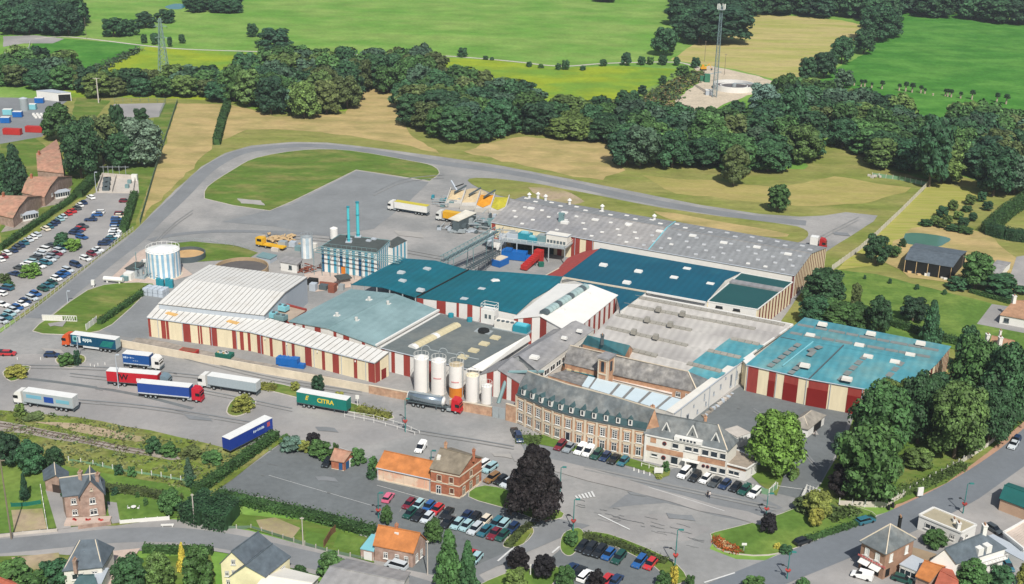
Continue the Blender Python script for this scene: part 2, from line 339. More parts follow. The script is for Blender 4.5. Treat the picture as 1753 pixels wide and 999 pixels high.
# streets
patch('street', [(820,985),(905,945),(1010,900),(960,890),(915,905),(870,945),(800,975),(740,1010),(860,1030)], 8, asphalt_mid)
patch('pavement', [(1900,610),(1753,735),(1690,786),(1620,836),(1560,866),(1480,888),(1400,915),(1320,955),(1230,1000),(1200,1050),(2000,1100),(2000,700)], 6, asphalt_pale)
patch('red_footpath', [(1760,722),(1753,752),(1690,798),(1620,845),(1550,868),(1528,875),(1535,862),(1620,826),(1690,776),(1750,715)], 7, redpath)
mst = smoothpath([(1960,628),(1800,730),(1740,780),(1670,828),(1600,866),(1520,903),(1440,935),(1370,963),(1290,995),(1200,1035),(1100,1085)])
line('main_street', mst, 8.2,8, mat('street_asphalt', (128,134,140),.9,.08,.06, fine=.05, k=.66))
mb = MB(); wv = [P(*p) for p in mst]; acc = 0
for i in range(len(wv)-1):
    d = wv[i+1]-wv[i]; n = max(1, int(d.length/7)); t = Vector((-d.y, d.x, 0)).normalized()*.09
    for k in range(n):
        a = wv[i]+d*(k+.2)/n; b = wv[i]+d*(k+.62)/n; z = Vector((0,0,9*LEVEL)); mb.add([a-t+z, b-t+z, b+t+z, a+t+z], [(0,1,2,3)])
o = mb.build('lane_markings', paint_white); o['kind'] = 'structure'
patch('pavement', [(-60,905),(0,913),(110,905),(200,895),(295,890),(340,895),(430,910),(560,945),(640,965),(740,985),(860,1020),(700,1060),(560,990),(430,955),(340,940),(200,945),(0,960),(-60,960)], 8, asphalt_pale)
line('side_street', smoothpath([(-60,935),(0,936),(110,926),(200,918),(300,917),(400,930),(480,948),(560,966),(660,990),(760,1020)]),5.5,9, asphalt_mid)
# islands and lawns
def island(pts, m=lawn, lvl=7, kerb=.3, name='lawn', n=3, jit=0):
    patch(name, smoothpath(pts, n, True), lvl, m, jit, step=2)
    if kerb: kerbline(smoothpath(pts, n, True), True, kerb)
patch('lawn', smoothpath([(350,340),(355,320),(400,290),(440,270),(520,257),(600,258),(700,275),(740,284),(752,297),(735,310)], 3)+[(610,291),(500,345),(462,361),(400,352)], 8, lawn)
kerbline(smoothpath([(350,340),(355,320),(400,290),(440,270),(520,257),(600,258),(700,275),(740,284),(752,297),(735,310)], 3)+[(610,291),(500,345),(462,361),(400,352)], True)
patch('dry_grass', smoothpath([(800,309),(830,305),(900,312),(1000,330),(1100,350),(1200,366),(1300,379),(1365,388),(1384,400),(1372,413),(1340,415),(1200,392),(1000,362),(900,345),(840,330)], 3, True),8, olive, .3)
patch('dry_grass', smoothpath([(905,322),(960,326),(1000,345),(960,350)], 3, True),9, soil, .8)
patch('bare_strip', smoothpath([(1120,362),(1250,382),(1350,402),(1300,404),(1180,384)], 3, True),9, hay, .8)
patch('lawn', [(285,418),(330,414),(400,420),(442,433),(428,441),(380,446),(320,450)], 8, lawn, .2)
patch('lawn', smoothpath([(90,540),(150,497),(205,485),(262,486),(252,500),(192,556),(150,571),(100,573),(56,567)], 2, True),8, lawn, .1)
kerbline(smoothpath([(90,540),(150,497),(205,485),(262,486),(252,500),(192,556),(150,571),(100,573),(56,567)], 2, True), True)
island([(5,638),(25,628),(52,628),(40,645),(18,653)], lawn)
island([(388,706),(400,684),(425,680),(438,688),(430,703),(405,713)], lawn)
island([(432,656),(470,656),(520,668),(600,690),(672,712),(655,718),(600,706),(520,684),(450,666)], lawn)
island([(98,622),(100,612),(140,608),(145,620),(120,630)], lawn)
island([(803,851),(830,832),(900,850),(965,880),(930,892),(870,872)], lawn_fresh, lvl=9)
island([(862,932),(885,905),(905,900),(913,912),(895,932),(872,938)], rough_grass, lvl=9)
island([(960,940),(965,915),(990,905),(1000,920),(985,945),(972,952)], lawn_fresh, lvl=9)
island([(995,915),(1040,915),(1140,955),(1175,990),(1150,1000),(1120,970),(1040,930)], lawn, lvl=9)
island([(800,1020),(860,985),(905,975),(960,975),(900,1040)], lawn_fresh, lvl=9)
patch('lawn', [(888,748),(930,745),(1000,762),(1100,792),(1148,806),(1146,815),(1125,822),(1118,812),(1080,800),(980,773),(900,757)], 9, lawn, .1)
tri = [(1218,918),(1225,912),(1300,893),(1370,868),(1395,850),(1470,870),(1500,884),(1460,900),(1395,925),(1340,946),(1290,951),(1240,944),(1222,932)]
patch('lawn', smoothpath(tri, 2, True),9, lawn_fresh); kerbline(smoothpath(tri, 2, True), True, .35)
patch('lawn', [(1395,850),(1440,770),(1470,700),(1600,690),(1753,640),(1760,716),(1690,776),(1620,828),(1545,862),(1520,868),(1435,868)], 9, lawn, .1)
patch('lawn', [(1330,850),(1345,805),(1360,790),(1270,800),(1300,830)], 9, lawn, .1)
patch('lawn', [(1430,462),(1500,470),(1700,520),(1760,540),(1760,640),(1640,600),(1380,540),(1378,500)], 5, lawn_fresh, .4)
patch('terrace', [(1698,521),(1760,530),(1760,572),(1672,555)], 6, asphalt_pale)
patch('dry_grass', [(1500,440),(1560,390),(1620,385),(1690,400),(1760,460),(1760,500),(1560,475)], 4, hay, 1)
patch('pond', smoothpath([(1548,402),(1560,399),(1590,401),(1626,408),(1620,416),(1606,422),(1570,420),(1550,416)], 3, True),5, water, .2)
patch('pond', smoothpath([(283,11),(300,6),(320,8),(310,15),(290,15)], 3, True),1, bluewater, .2)
patch('mown_strip', [(1430,462),(1600,310),(1680,330),(1560,400),(1520,450)], 3, mat('mown_rows', (152,156,74),1,.12,.12, fine=.1, streak=(1.05,(.3,4,1)), second=((172,164,96),.2,.4,.6), spec=.05),1)
patch('driveway', [(1740,440),(1800,430),(1800,560),(1750,500),(1730,470)], 6, asphalt_pale)
# railway land and gardens bottom left
patch('railway_land', [(-60,700),(0,702),(130,714),(300,748),(400,772),(470,748),(490,752),(362,846),(400,890),(300,885),(200,900),(-60,915)], 9, rough_grass, .5)
patch('ballast', smoothpath([(-60,716),(0,722),(90,738),(200,762),(300,782),(295,788),(200,772),(90,752),(0,738),(-60,734)], 2),10, gravel, .5)
patch('ballast', smoothpath([(60,722),(140,728),(240,750),(230,758),(130,740)], 2),10, soil, .5)
patch('lawn', [(-60,780),(60,790),(100,796),(160,808),(330,838),(360,846),(320,880),(290,890),(200,896),(100,905),(0,915),(-60,915)], 10, lawn_fresh, .2)
patch('driveway', [(78,840),(104,838),(122,905),(98,908)], 11, asphalt_pale)
patch('footpath', [(183,860),(200,862),(206,896),(192,898),(186,880)], 11, asphalt_pale)
patch('vegetable_plot', [(20,875),(72,872),(80,906),(26,912)], 11, soil, .2)
patch('gardens', [(380,872),(420,882),(520,892),(640,925),(640,965),(560,942),(430,908),(400,900)], 10, lawn, .2)
patch('bare_plot', [(440,893),(470,888),(515,905),(500,924),(450,910)], 11, soil, .3)
patch('lawn', [(525,910),(560,918),(552,940),(520,930)], 11, lawn_fresh)
patch('lawn', [(580,914),(625,925),(612,945),(570,938)], 11, lawn_fresh)
patch('garden', [(-60,955),(100,950),(190,958),(360,950),(380,1060),(-60,1060)], 7, lawn, .2)
patch('driveway', [(190,945),(240,940),(225,965),(190,1010),(170,1000)], 10, pinkpave)
patch('bare_plot', [(20,956),(100,948),(105,972),(40,978)], 10, soil, .2)
patch('yard', [(1480,1000),(1440,1010),(1380,1030),(1500,1060),(2000,1060),(2000,700),(1780,780),(1640,880),(1560,915)], 7, asphalt_pale)
# painted markings
for pts, wd in (([(1024,882),(1078,908)], .35),([(645,832),(750,862)], .12),([(560,760),(640,788)], .12),([(905,906),(917,896)], .4),([(852,962),(880,938)], .4),([(945,948),(958,937)], .4),
               ([(1205,999),(1258,982)], .35),([(1420,870),(1455,884)], .2),([(1110,835),(1240,876)], .15),([(1330,833),(1395,842)], .2),([(460,815),(640,868)], .1),([(890,902),(920,905)], .12)):
    line('road_marking', pts, wd, 10, paint_white)
for i in range(6):
    line('crossing_stripe', [(985+i*5.5,850-i*1.5),(990+i*5.5,856-i*.8)], .45,10, paint_white)
# wear on the tarmac: tyre marks, tar seams, patches, drains
r_ = random.Random(5)
seam = mat('tar_seam', (124,126,125),.8,.15,.5, k=.7); stain = mat('oil_stain', (153,153,151),.8,.15,.3, k=.7); pale_patch = mat('dusty_patch', (184,180,174),.95,.1,.2, k=.66)
def wob(pts, a): return [(x+r_.uniform(-a, a), y+r_.uniform(-a, a)*.5) for x, y in pts]
for a, b, n in (((985,862),(1190,915),14),((1060,880),(1180,925),10),((1000,868),(1060,900),6),((60,660),(320,705),4),((420,790),(620,840),3)):
    for k in range(n):
        t = r_.random(); x, y = a[0]+(b[0]-a[0])*t, a[1]+(b[1]-a[1])*t+r_.uniform(-12,12); L = r_.uniform(8,30)
        line('tar_seam', wob([(x+L*i/5, y+L*i/5*.24) for i in range(6)], 1.2), r_.uniform(.06,.16),9, seam)
for x0, y0, x1, y1, w_ in ((1000,800,1330,870,2.0),(700,735,880,765,1.4),(20,625,400,650,1.4),(60,680,440,725,1.6),(120,640,500,700,1.2),(450,400,760,440,2),(440,415,740,455,1.4),(250,430,330,360,1.4),(640,330,760,300,2),(280,600,620,672,1.0),(1380,420,1470,372,1.6),(1290,700,1400,800,1.2)):
    m_ = ((x0+x1)/2+r_.uniform(-15,15),(y0+y1)/2+r_.uniform(-8,8)); line('tyre_marks', smoothpath([(x0, y0), m_, (x1, y1)], 6), w_*.35,9, r_.choice([asphalt_patch, stain])); line('tyre_marks', smoothpath([(x0, y0+5),(m_[0], m_[1]+5),(x1, y1+5)], 6), w_*.3,9, stain)
for x, y, w_ in ((1090,846,16),(1165,885,26),(520,420,30),(700,400,26),(820,440,20),(180,662,20),(340,715,24),(560,735,20),(1380,740,22),(560,820,20),(760,870,14),(430,345,24),(1440,400,16),(90,600,20),(860,780,18)):
    patch('repair_patch', [(x-w_, y-w_*.2),(x+w_*.7, y-w_*.05),(x+w_, y+w_*.3),(x-w_*.7, y+w_*.15)], 8, r_.choice([asphalt_patch, asphalt_mid, pale_patch, asphalt_pale]),.3, step=2)
for x, y in ((1180,822),(1310,858),(940,790),(520,698),(300,660),(450,815),(563,845),(300,640),(1265,700)):
    patch('drain_cover', [(x-3, y-1),(x+3, y-.3),(x+3, y+1.4),(x-3, y+.7)], 11, seam)
patch('dusty_strip', [(870,775),(1000,800),(1120,835),(1330,893),(1300,900),(1100,850),(960,812),(880,790)], 7, asphalt_pale, .6)
# ------------------------------------------------------------------ building kit
class Bld:
    """walls from the eave ring down to the ground; roof planes, stripes, windows are parts of its own"""
    def __init__(s, name, label, cat, ring, wallm, z0=0, group=None, wall=True):
        s.ring = [V3(p) for p in ring]; n = len(s.ring)
        s.c = sum(s.ring, Vector())/n; s.c.z = 0; s.z0 = z0
        s.root = thing(name, label, cat, (s.c.x, s.c.y, 0),0, group)
        if wall:
            mb = MB()
            b = [Vector((p.x, p.y, z0)) for p in s.ring]
            t = [Vector((p.x, p.y, p.z-.06)) for p in s.ring]
            ar = sum(b[i].x*b[(i+1) % n].y-b[(i+1) % n].x*b[i].y for i in range(n))
            if ar < 0: b.reverse(); t.reverse()
            mb.prism(b, t, 0, False); mb.build('wall', wallm, s.root)
    def out(s, p, k=.3):
        d = Vector((p.x-s.c.x, p.y-s.c.y, 0)); return p+d.normalized()*k if d.length > .1 else p
    def roof(s, pts, m, name='roof', th=.18, over=.3, lift=.02):
        pts = [s.out(V3(p), over)+Vector((0,0, lift)) for p in pts]
        return MB().slab(pts, th).build(name, m, s.root)
    def wallpos(s, a, b):
        a = V3(a); b = V3(b); u = Vector((b.x-a.x, b.y-a.y, 0)); L = u.length; u.normalize(); n = Vector((u.y, -u.x, 0))
        if n.dot(Vector((a.x-s.c.x, a.y-s.c.y, 0))+u*L/2) < 0: n = -n
        return a, b, u, n, L
    def panel(s, a, b, t0, t1, m, name='wall_panel', proud=.07, zb=None, zt=None, drop=.1):
        a, b, u, n, L = s.wallpos(a, b); zb = s.z0 if zb is None else zb
        def at(t): return a+(b-a)*t
        p, q = at(t0), at(t1)
        zp = p.z-drop if zt is None else zt; zq = q.z-drop if zt is None else zt
        mb = MB(); bt = [Vector((p.x, p.y, zb)), Vector((q.x, q.y, zb)), Vector((q.x, q.y, zb))+n*proud, Vector((p.x, p.y, zb))+n*proud]
        tp = [Vector((v.x, v.y, z)) for v, z in zip(bt, (zp, zq, zq, zp))]
        if u.cross(n).z < 0: bt.reverse(); tp.reverse()
        mb.prism(bt, tp); return mb.build(name, m, s.root)
    def stripes(s, a, b, xs, m, alt=None, **k):
        """xs: photo columns (x0,x1) of each coloured stripe between the wall's ends"""
        for x in xs:
            x0, x1 = x[0], x[1]; mm = x[2] if len(x) > 2 else m
            t0 = (x0-a[0])/(b[0]-a[0]); t1 = (x1-a[0])/(b[0]-a[0]); s.panel(a, b, max(t0,.002), min(t1,.998), mm, **k)
    def even(s, a, b, n, m, frac=.4, t0=0, t1=1, name='wall_panel'):
        for i in range(n): s.panel(a, b, t0+(t1-t0)*(i+.3)/n, t0+(t1-t0)*(i+.3+frac)/n, m, name)
    def window(s, a, b, t, zc, w, h, fm=None, kind='cross', name='window', pm=None):
        a, b, u, n, L = s.wallpos(a, b); p = a+(b-a)*t; o = Vector(s.root['_o'])
        fr, pane = winmesh(w, h, fm or white, kind, pm or glass)
        ob = inst(name, fr, s.root, (p.x-o.x+n.x*.05, p.y-o.y+n.y*.05, zc), math.atan2(n.y, n.x)+math.pi/2)
        if pane: inst('pane', pane, ob)
        return ob
    def chimney(s, x, y, z, m, w=.7, h=1.6):
        p = P(x, y, z); mb = MB(); mb.box(p.x, p.y, z-1.5, w, w*1.4, h+1.5); mb.box(p.x, p.y, z+h, w*1.25, w*1.65,.15)
        ob = mb.build('chimney', m, s.root)
        m2 = MB(); m2.cyl(p.x, p.y-.25, z+h+.15, z+h+.6,.14, n=8); m2.cyl(p.x, p.y+.25, z+h+.15, z+h+.55,.14, n=8)
        me = m2.build('chimney_pot', browntile, None, s.root['_o']); me.parent = ob; me.location = (0,0,0)
    def rooflight(s, x, y, z, sx, sy, m=None, h=.35, name='skylight', a=None):
        p = P(x, y, z); mb = MB(); mb.box(p.x, p.y, z-.3, sx, sy, h+.3, ANG if a is None else a, taper=.9); return mb.build(name, m or white, s.root)
    def ridge(s, a, b, m=None, r=.12, name='ridge_cap'):
        return MB().tube(V3(a)+Vector((0,0,.08)), V3(b)+Vector((0,0,.08)), r).build(name, m or stone, s.root)
ANG = math.atan2(-.41,.91)
_win = {}
def winmesh(w, h, fm, kind, pm):
    k = (w, h, fm.name, kind, pm.name)
    if k in _win: return _win[k]
    mb = MB(); e = .12
    def b(x0, x1, z0, z1, y=0, d=.1): mb.prism([(x0, y-d, z0),(x1, y-d, z0),(x1, y, z0),(x0, y, z0)], [(x0, y-d, z1),(x1, y-d, z1),(x1, y, z1),(x0, y, z1)])
    b(-w/2, w/2,-h/2,-h/2+e); b(-w/2, w/2, h/2-e, h/2); b(-w/2,-w/2+e, -h/2, h/2); b(w/2-e, w/2,-h/2, h/2)
    if kind == 'cross': b(-.05,.05,-h/2, h/2); b(-w/2, w/2, h*.15, h*.15+.1)
    if kind == 'bars':
        for i in range(1,4): b(-w/2, w/2,-h/2+h*i/4,-h/2+h*i/4+.08)
        b(-.05,.05,-h/2, h/2)
    if kind == 'row':
        for i in range(1, int(w/1.0)): x = -w/2+w*i/int(w/1.0); b(x-.05, x+.05,-h/2, h/2)
    b(-w/2-.12, w/2+.12,-h/2-.14,-h/2,0,.2)
    def mk(mbb, nm, m):
        o = mbb.build(nm, m, None, (0,0,0)); me = o.data; bpy.data.objects.remove(o); return me
    fr = mk(mb, 'window_frame', fm)
    m2 = MB(); m2.prism([(-w/2,-.03,-h/2),(w/2,-.03,-h/2),(w/2,.02,-h/2),(-w/2,.02,-h/2)], [(-w/2,-.03, h/2),(w/2,-.03, h/2),(w/2,.02, h/2),(-w/2,.02, h/2)])
    _win[k] = (fr, mk(m2, 'pane', pm)); return _win[k]
def px(z, ox, oy, pts, s=3.843): return [(x/s+ox, y/s+oy)+(zz,) for (x, y, zz) in pts]
def lerp(a, b, t): return tuple(a[i]+(b[i]-a[i])*t for i in range(len(a)))

# ------------------------------------------------------------------ 1 long grey hall
fl, fr = (841,380,7.6),(1360,471.3,7.6); rl, rr = (878,342.5,10),(1387.5,433.5,10); bl, br = (897,335.5,7.6),(1415,423,7.6)
H1 = Bld('production_hall', 'long grey-roofed production hall with many small skylights behind the teal roofs', 'hall', [fl, fr, rr, br, bl, rl], cream)
sl, sr = lerp(fl, fr, .519), lerp(bl, br, .50); sm = lerp(rl, rr, .518)
H1.roof([fl, sl, sm, rl], fibre); H1.roof([sl, fr, rr, sm], fibre2); H1.roof([rl, sm, sr, bl], fibre2, over=.2); H1.roof([sm, rr, br, sr], fibre2, over=.2)
H1.ridge(sl, sm, skyblue, .25, 'gutter'); H1.ridge(sm, sr, skyblue, .25, 'gutter'); H1.ridge(rl, rr, fibre, .2)
H1.stripes(fl, fr, [(842,849),(965,973),(990,1005),(1016,1029)], red)
H1.stripes(fl, fr, [(1030,1358)], white, zb=4)
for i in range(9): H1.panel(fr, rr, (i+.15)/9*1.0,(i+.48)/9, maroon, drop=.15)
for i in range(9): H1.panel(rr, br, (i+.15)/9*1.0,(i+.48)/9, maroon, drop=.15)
H1.panel(fr, rr, 0.0,.03, white, proud=.12, drop=.02); H1.panel(fr, fl, 0,.006, maroon)
r = random.Random(3)
for i in range(17):
    for j in range(4):
        if i*4+j in (0,6,9,13,22,31,40,47,53): continue
        pale_half = i < 8  # left half of the roof has white skylights, right half mostly dull ones
        if pale_half and j == 0 and i % 2 == 0: continue
        u = (i+.6+(j % 2)*.35)/17.4; v = .14+j*.22
        a = lerp(fl, fr, u); b = lerp(rl, rr, u); q = lerp(V3(a), V3(b), v); sx, sy = (1.3,.9)
        mb = MB(); mb.box(q[0], q[1], q[2]-.3, sx, sy, .6, ANG+(.1 if i % 3 else -.05), taper=.88); mb.build('skylight', white if pale_half or r.random() < .08 else mat('dull_skylight', (196,198,200),.5,.1,.3), H1.root)
for i in range(9):
    u = (i+.7)/9.3; q = lerp(V3(lerp(fl, fr, u)), V3(lerp(rl, rr, u)),.86 if i % 2 else .8)
    MB().box(q[0], q[1], q[2]-.3,2.4,1.5,.7, ANG, taper=.92).build('smoke_vent', white, H1.root)
for i in range(24):
    u = (i+.5)/24; q = lerp(V3(lerp(bl, br, u)), V3(lerp(rl, rr, u)),.35+.3*(i % 2))
    MB().box(q[0], q[1], q[2]-.3,1.6,1.1,.6, ANG, taper=.9).build('skylight', white if i < 14 else mat('dull_skylight', (196,198,200)), H1.root)
for x, y in ((906,337),(921,336),(934,340),(975,347),(1031,357),(1120,374)):
    p = P(x, y, 8.6); mb = MB(); mb.cyl(p.x, p.y, 7.5,9.6,.5, n=10); mb.cyl(p.x, p.y, 9.6,10.3,.85,.15, n=10); mb.build('roof_cowl', white, H1.root)
p = P(961,378,9); mb = MB(); mb.box(p.x, p.y, 8,1.6,1.4,3.4, ANG); mb.box(p.x, p.y, 11.4,2,1.2,.5, ANG); mb.build('exhaust_duct', bluesteel, H1.root)
p = P(967,381,8.9); MB().box(p.x, p.y, 8.5,2.6,1.6,.9, ANG).build('smoke_vent', white, H1.root)

# ------------------------------------------------------------------ 2 dark teal double canopy hall
q0, q1, q2 = (601.7,486.5,6.6),(656,491.5,8.2),(713.6,509,7.2)
k0, k1, k2 = (688.5,441.6,6.6),(746,445.8,8.2),(802.5,462,7.2)
q3, q4 = (800,519,8.4),(884,537,7.2); k3, k4 = (868,465.5,8.4),(962.5,473,7.2)
w4 = (911.7,511.6,7.2)
H2 = Bld('teal_roofed_hall', 'dark teal roofed double hall with open left bay behind the blue grey roof', 'hall', [q2, q3, q4, w4,(957,485.6,7.2), k4, k3, k2], white)
for a in ([q0, q1, k1, k0], [q1, q2, k2, k1]): H2.roof(a, teal, over=.1)
for a in ([q2, q3, k3, k2], [q3, q4, w4,(957,485.6,7.2), k4, k3]): H2.roof(a, teal, over=.1)
H2.ridge(q2, k2, black, .3, 'roof_gutter')
H2.stripes(q2, q3, [(713.8,725),(748,763.5),(782,786)], red); H2.stripes(q3, q4, [(800,809),(822,832)], red)
for i in range(6):
    a = V3(lerp(q0, q1, i/2.5)) if i < 3 else V3(lerp(q1, q2,(i-2.5)/2.6)); mb = MB(); mb.box(a.x, a.y, 0,.35,.35, a.z-.2); mb.build('column', steel, H2.root)
    b = V3(lerp(k0, k1, i/2.5)) if i < 3 else V3(lerp(k1, k2,(i-2.5)/2.6)); mb = MB(); mb.box(b.x, b.y, 0,.35,.35, b.z-.2); mb.build('column', steel, H2.root)
for x, y in ((687,466),(731,460),(689,480.5),(795,512),(825,495),(848,480),(720,496)):
    H2.rooflight(x, y, 8.1,2.2,1.7, mat('grey_rooflight', (190,196,198),.5))
H2.rooflight(848,481,8.2,2.6,1.7, white, a=.4)
# 3 deep blue hall
pts = [(1027.5,424.4,7.2),(1269,466,7.2),(1241.8,479,7.8),(1208,518,7.2),(1107,499,7.2),(1062,531,7.2),(1055,506,7.2),(1010,488,7.2),(962.5,473,7.2)]
H3 = Bld('blue_roofed_hall', 'deep blue roofed hall running along the front of the long grey hall', 'hall', pts, white)
H3.roof(pts, blueteal, over=0)
for x, y in ((1033,453),(1093,464),(1154,475),(1216,486),(1073,483),(1176,460)): H3.rooflight(x, y, 7.5,2.4,1.8)
H3.ridge((964,475,7.4),(1107,499.5,7.4), stone, .3, 'parapet'); H3.ridge((1107,499.5,7.4),(1208,518,7.4), white, .35, 'parapet')
lo = [(922,478,5.8),(957,458,5.8),(972,441,5.8),(1000,430,6),(1026,425.5,6.6),(962,473,6.2)]
X = Bld('red_lean_to', 'low red roofed strip between the open yard and the blue roofed hall', 'shed', lo, red); X.roof(lo, red, over=0)
X.ridge((922,478,6.1),(957,459,6.1), stone, .15, 'coping')
# 4 dark green flat roofs
pa = [(1269,467,7.0),(1357,483,7.0),(1297,530,7.0),(1211,516,7.0)]
H4 = Bld('green_roofed_block', 'dark green flat-roofed block at the right end below the long grey hall', 'building', pa, cream)
def g4(u, v): return lerp(lerp(pa[0], pa[1], u), lerp(pa[3], pa[2], u), v)
H4.roof([g4(0,0), g4(1,0), g4(1,.26), g4(0,.26)], greenroof, over=0); H4.roof([g4(0,.26), g4(1,.26), g4(1,.36), g4(0,.36)], fibre, over=0, lift=.5, th=.6); H4.roof([g4(0,.36), g4(1,.36), g4(1,1), g4(0,1)], greenroof, over=0)
for a, b in ((0,1),(1,2),(2,3),(3,0)): H4.ridge(pa[a], pa[b], white, .2, 'parapet')
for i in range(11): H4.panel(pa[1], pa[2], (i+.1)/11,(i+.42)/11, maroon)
H4.panel(pa[2], pa[3], .02,.98, white); 
for x in (1232,1262): H4.window(pa[2], pa[3], (x-1297)/(1211-1297),6,2,.6, black, 'x')
# 5 white hall with glazed roof monitor
wl0, wr0, wm0 = (879,544,7.4),(991,552,7.4),(922,538,9.2)
wl1, wr1, wm1 = (956,485.6,7.4),(1057,505,7.4),(1010,487,9.2)
wl0, wm0, wr0 = (879.5,544.5,7.4),(925,540,9.0),(978,570,7.4)
H5 = Bld('white_roofed_hall', 'white roofed hall with a long glazed roof monitor and red striped walls', 'hall', [wl0, wm0, wr0, wr1, wm1, wl1], white)
H5.roof([wl0, wm0, wm1, wl1], white); H5.roof([wm0, wr0, wr1, wm1], white)
H5.stripes(wl0, wm0, [(880,887),(896,911)], red); H5.stripes(wm0, wr0, [(925,936)], red)
for i in range(9): H5.panel(wr0, wr1,(i+.2)/9,(i+.55)/9, red)
a = V3((930,536,9.3)); b = V3((1003,489.5,9.3)); n = 14
for i in range(n):
    p = a+(b-a)*(i+.05)/n; q = a+(b-a)*(i+.9)/n; d = (b-a); t = Vector((-d.y, d.x, 0)).normalized()
    mb = MB(); prof = [(-1.3,-.2),(-1.15,.45),(-.45,.85),(.45,.85),(1.15,.45),(1.3,-.2)]
    mb.prism([p+t*x+Vector((0,0, z)) for x, z in prof], [q+t*x+Vector((0,0, z)) for x, z in prof])
    mb.build('roof_glazing', mat('frosted_glazing', (164,186,184),.3,.1,.4, spec=.6) if i % 4 else darksteel, H5.root)
for x, y in ((1006,502),(962,530)): H5.rooflight(x, y, 8.6,2,.8)
# 6 blue grey hall
e0, m0, e1 = (495,549.5,6.6),(562,561,8.2),(643.5,591.5,6.6)
f0, m1, f1 = (600.5,495,6.6),(676,503,8.2),(751,531,6.6)
H6 = Bld('blue_grey_roofed_hall', 'blue grey low-pitched hall behind the ribbed cream building', 'hall', [e0, m0, e1, f1, m1, f0], white)
H6.roof([e0, m0, m1, f0], bluegrey); H6.roof([m0, e1, f1, m1], bluegrey); H6.ridge(m0, m1, bluegrey, .12)
H6.ridge(e1, f1, white, .4, 'gutter')
H6.stripes(e0, m0, [(502,506),(518,522),(539,549)], red); H6.stripes(m0, e1, [(571,576),(588,598),(620,625)], red)
for x, y in ((577,541),(610,549),(632,514),(664,521)):
    H6.rooflight(x, y, 7.6,1.8,1.4); p = P(x, y, 7.9); MB().cyl(p.x, p.y, 7.9,9.0,.35,.45,8).build('roof_vent', ribwhite, H6.root)
# 7 bitumen flat roof block
d0, d1, d2, d3 = H7P = ((652,595,6.4),(753,537,6.4),(905,572,6.4),(800,631,6.4))
H7 = Bld('flat_roofed_block', 'dark bitumen flat-roofed block with a long tan skylight above the white silos', 'building', [d0, d1, d2, d3], white)
H7.roof([d0, d1, d2, d3], flatroof, over=0)
H7.stripes(d0, d3, [(653,659),(670.5,676.5, red),(692,703),(735,745),(770,776)], red)
dk = [(800,632,6.6),(905,572,6.6),(907,583,5.0),(822,635,5.0)]
H7.roof([(800,631.5,6.6),(905,572.5,6.6),(908,582,4.9),(826,634,4.9)], white, 'parapet_skirt', over=.1)
H7.ridge(d0, d1, white, .25, 'parapet'); H7.ridge(d1, d2, fibre, .2, 'parapet')
a = V3((705,595,6.5)); b = V3((783,555.5,6.5)); d = b-a; t = Vector((-d.y, d.x, 0)).normalized(); tanlight = mat('tan_rooflight', (206,194,158),.6,.08,.5)
for i in range(13):
    p = a+d*(i+.03)/13; q = a+d*(i+.97)/13; prof = [(-1.4,-.2),(-1.1,.45),(0,.75),(1.1,.45),(1.4,-.2)]
    mb = MB(); mb.prism([p+t*x+Vector((0,0, z)) for x, z in prof], [q+t*x+Vector((0,0, z)) for x, z in prof]); mb.build('skylight', white if i in (0,6) else tanlight, H7.root)
for x, y in ((848,578),(829,588.5),(811,600),(793,611)): H7.rooflight(x, y, 6.5,2.6,2.2, tanlight)
for x, y in ((772,541.5),(804,549)):
    p = P(x, y, 6.5); MB().cyl(p.x, p.y, 6.4,7.4,.8, n=12).build('roof_fan', tealpaint, H7.root)
# plant on that roof
p = P(838,552,6.5); root = thing('rooftop_plant_cabin', 'white cabin with a railed cage on top, standing on the dark flat roof', 'machine', p)
MB().box(p.x, p.y, 6.5,4.2,2.6,4.2, ANG).build('cabin', white, root)
for i in range(3): MB().box(p.x-1+i*1.1, p.y-1.35+i*-.45+.35,8.2,.7,.12,1.2, ANG).build('louvre', darksteel, root)
mb = MB()
for sx in (-1,1):
    for sy in (-1,1):
        c = Vector((p.x+sx*1.9+sy*.5, p.y-sx*.8+sy*1.1,10.7)); mb.tube(c, c+Vector((0,0,1.6)),.07)
for z in (11.4,12.3):
    cs = [Vector((p.x+sx*1.9+sy*.5, p.y-sx*.8+sy*1.1, z)) for sx, sy in ((-1,-1),(1,-1),(1,1),(-1,1))]
    for i in range(4): mb.tube(cs[i], cs[(i+1) % 4], .06)
mb.build('cage', white, root)
p = P(865,562,6.5); root = thing('rooftop_cooler', 'white box cooler with round fans beside the rooftop cabin', 'machine', p)
MB().box(p.x, p.y, 6.5,5.6,2.4,2.3, ANG).build('housing', offwhite, root)
for i in range(4):
    MB().cyl(p.x-1.9+i*1.25, p.y-.95-i*.5+.9,8.8,9.05,.5, n=10).build('fan', darksteel, root)
MB().box(p.x, p.y, 6.45,6.4,3.2,.25, ANG).build('deck', steel, root)
p = P(893,569,6.5); root = thing('turquoise_cooler', 'turquoise box unit at the right corner of the dark flat roof', 'machine', p)
MB().box(p.x, p.y, 7.0,4.2,2.8,1.8, ANG).build('housing', tealpaint, root); MB().box(p.x, p.y, 6.5,4.6,3.1,.5, ANG).build('plinth', steel, root); MB().box(p.x, p.y, 8.8,3.2,2,.25, ANG).build('cover', mat('light_turquoise', (96,190,206)), root)
p = P(828,567,6.5); root = thing('black_roof_tank', 'black round cover lying beside the rooftop cabin', 'tank', p)
MB().cyl(p.x, p.y, 6.5,7.1,1.7,1.5,16).build('lid', black, root); MB().box(p.x, p.y, 6.42,4.6,2.6,.2, ANG).build('base', steel, root)
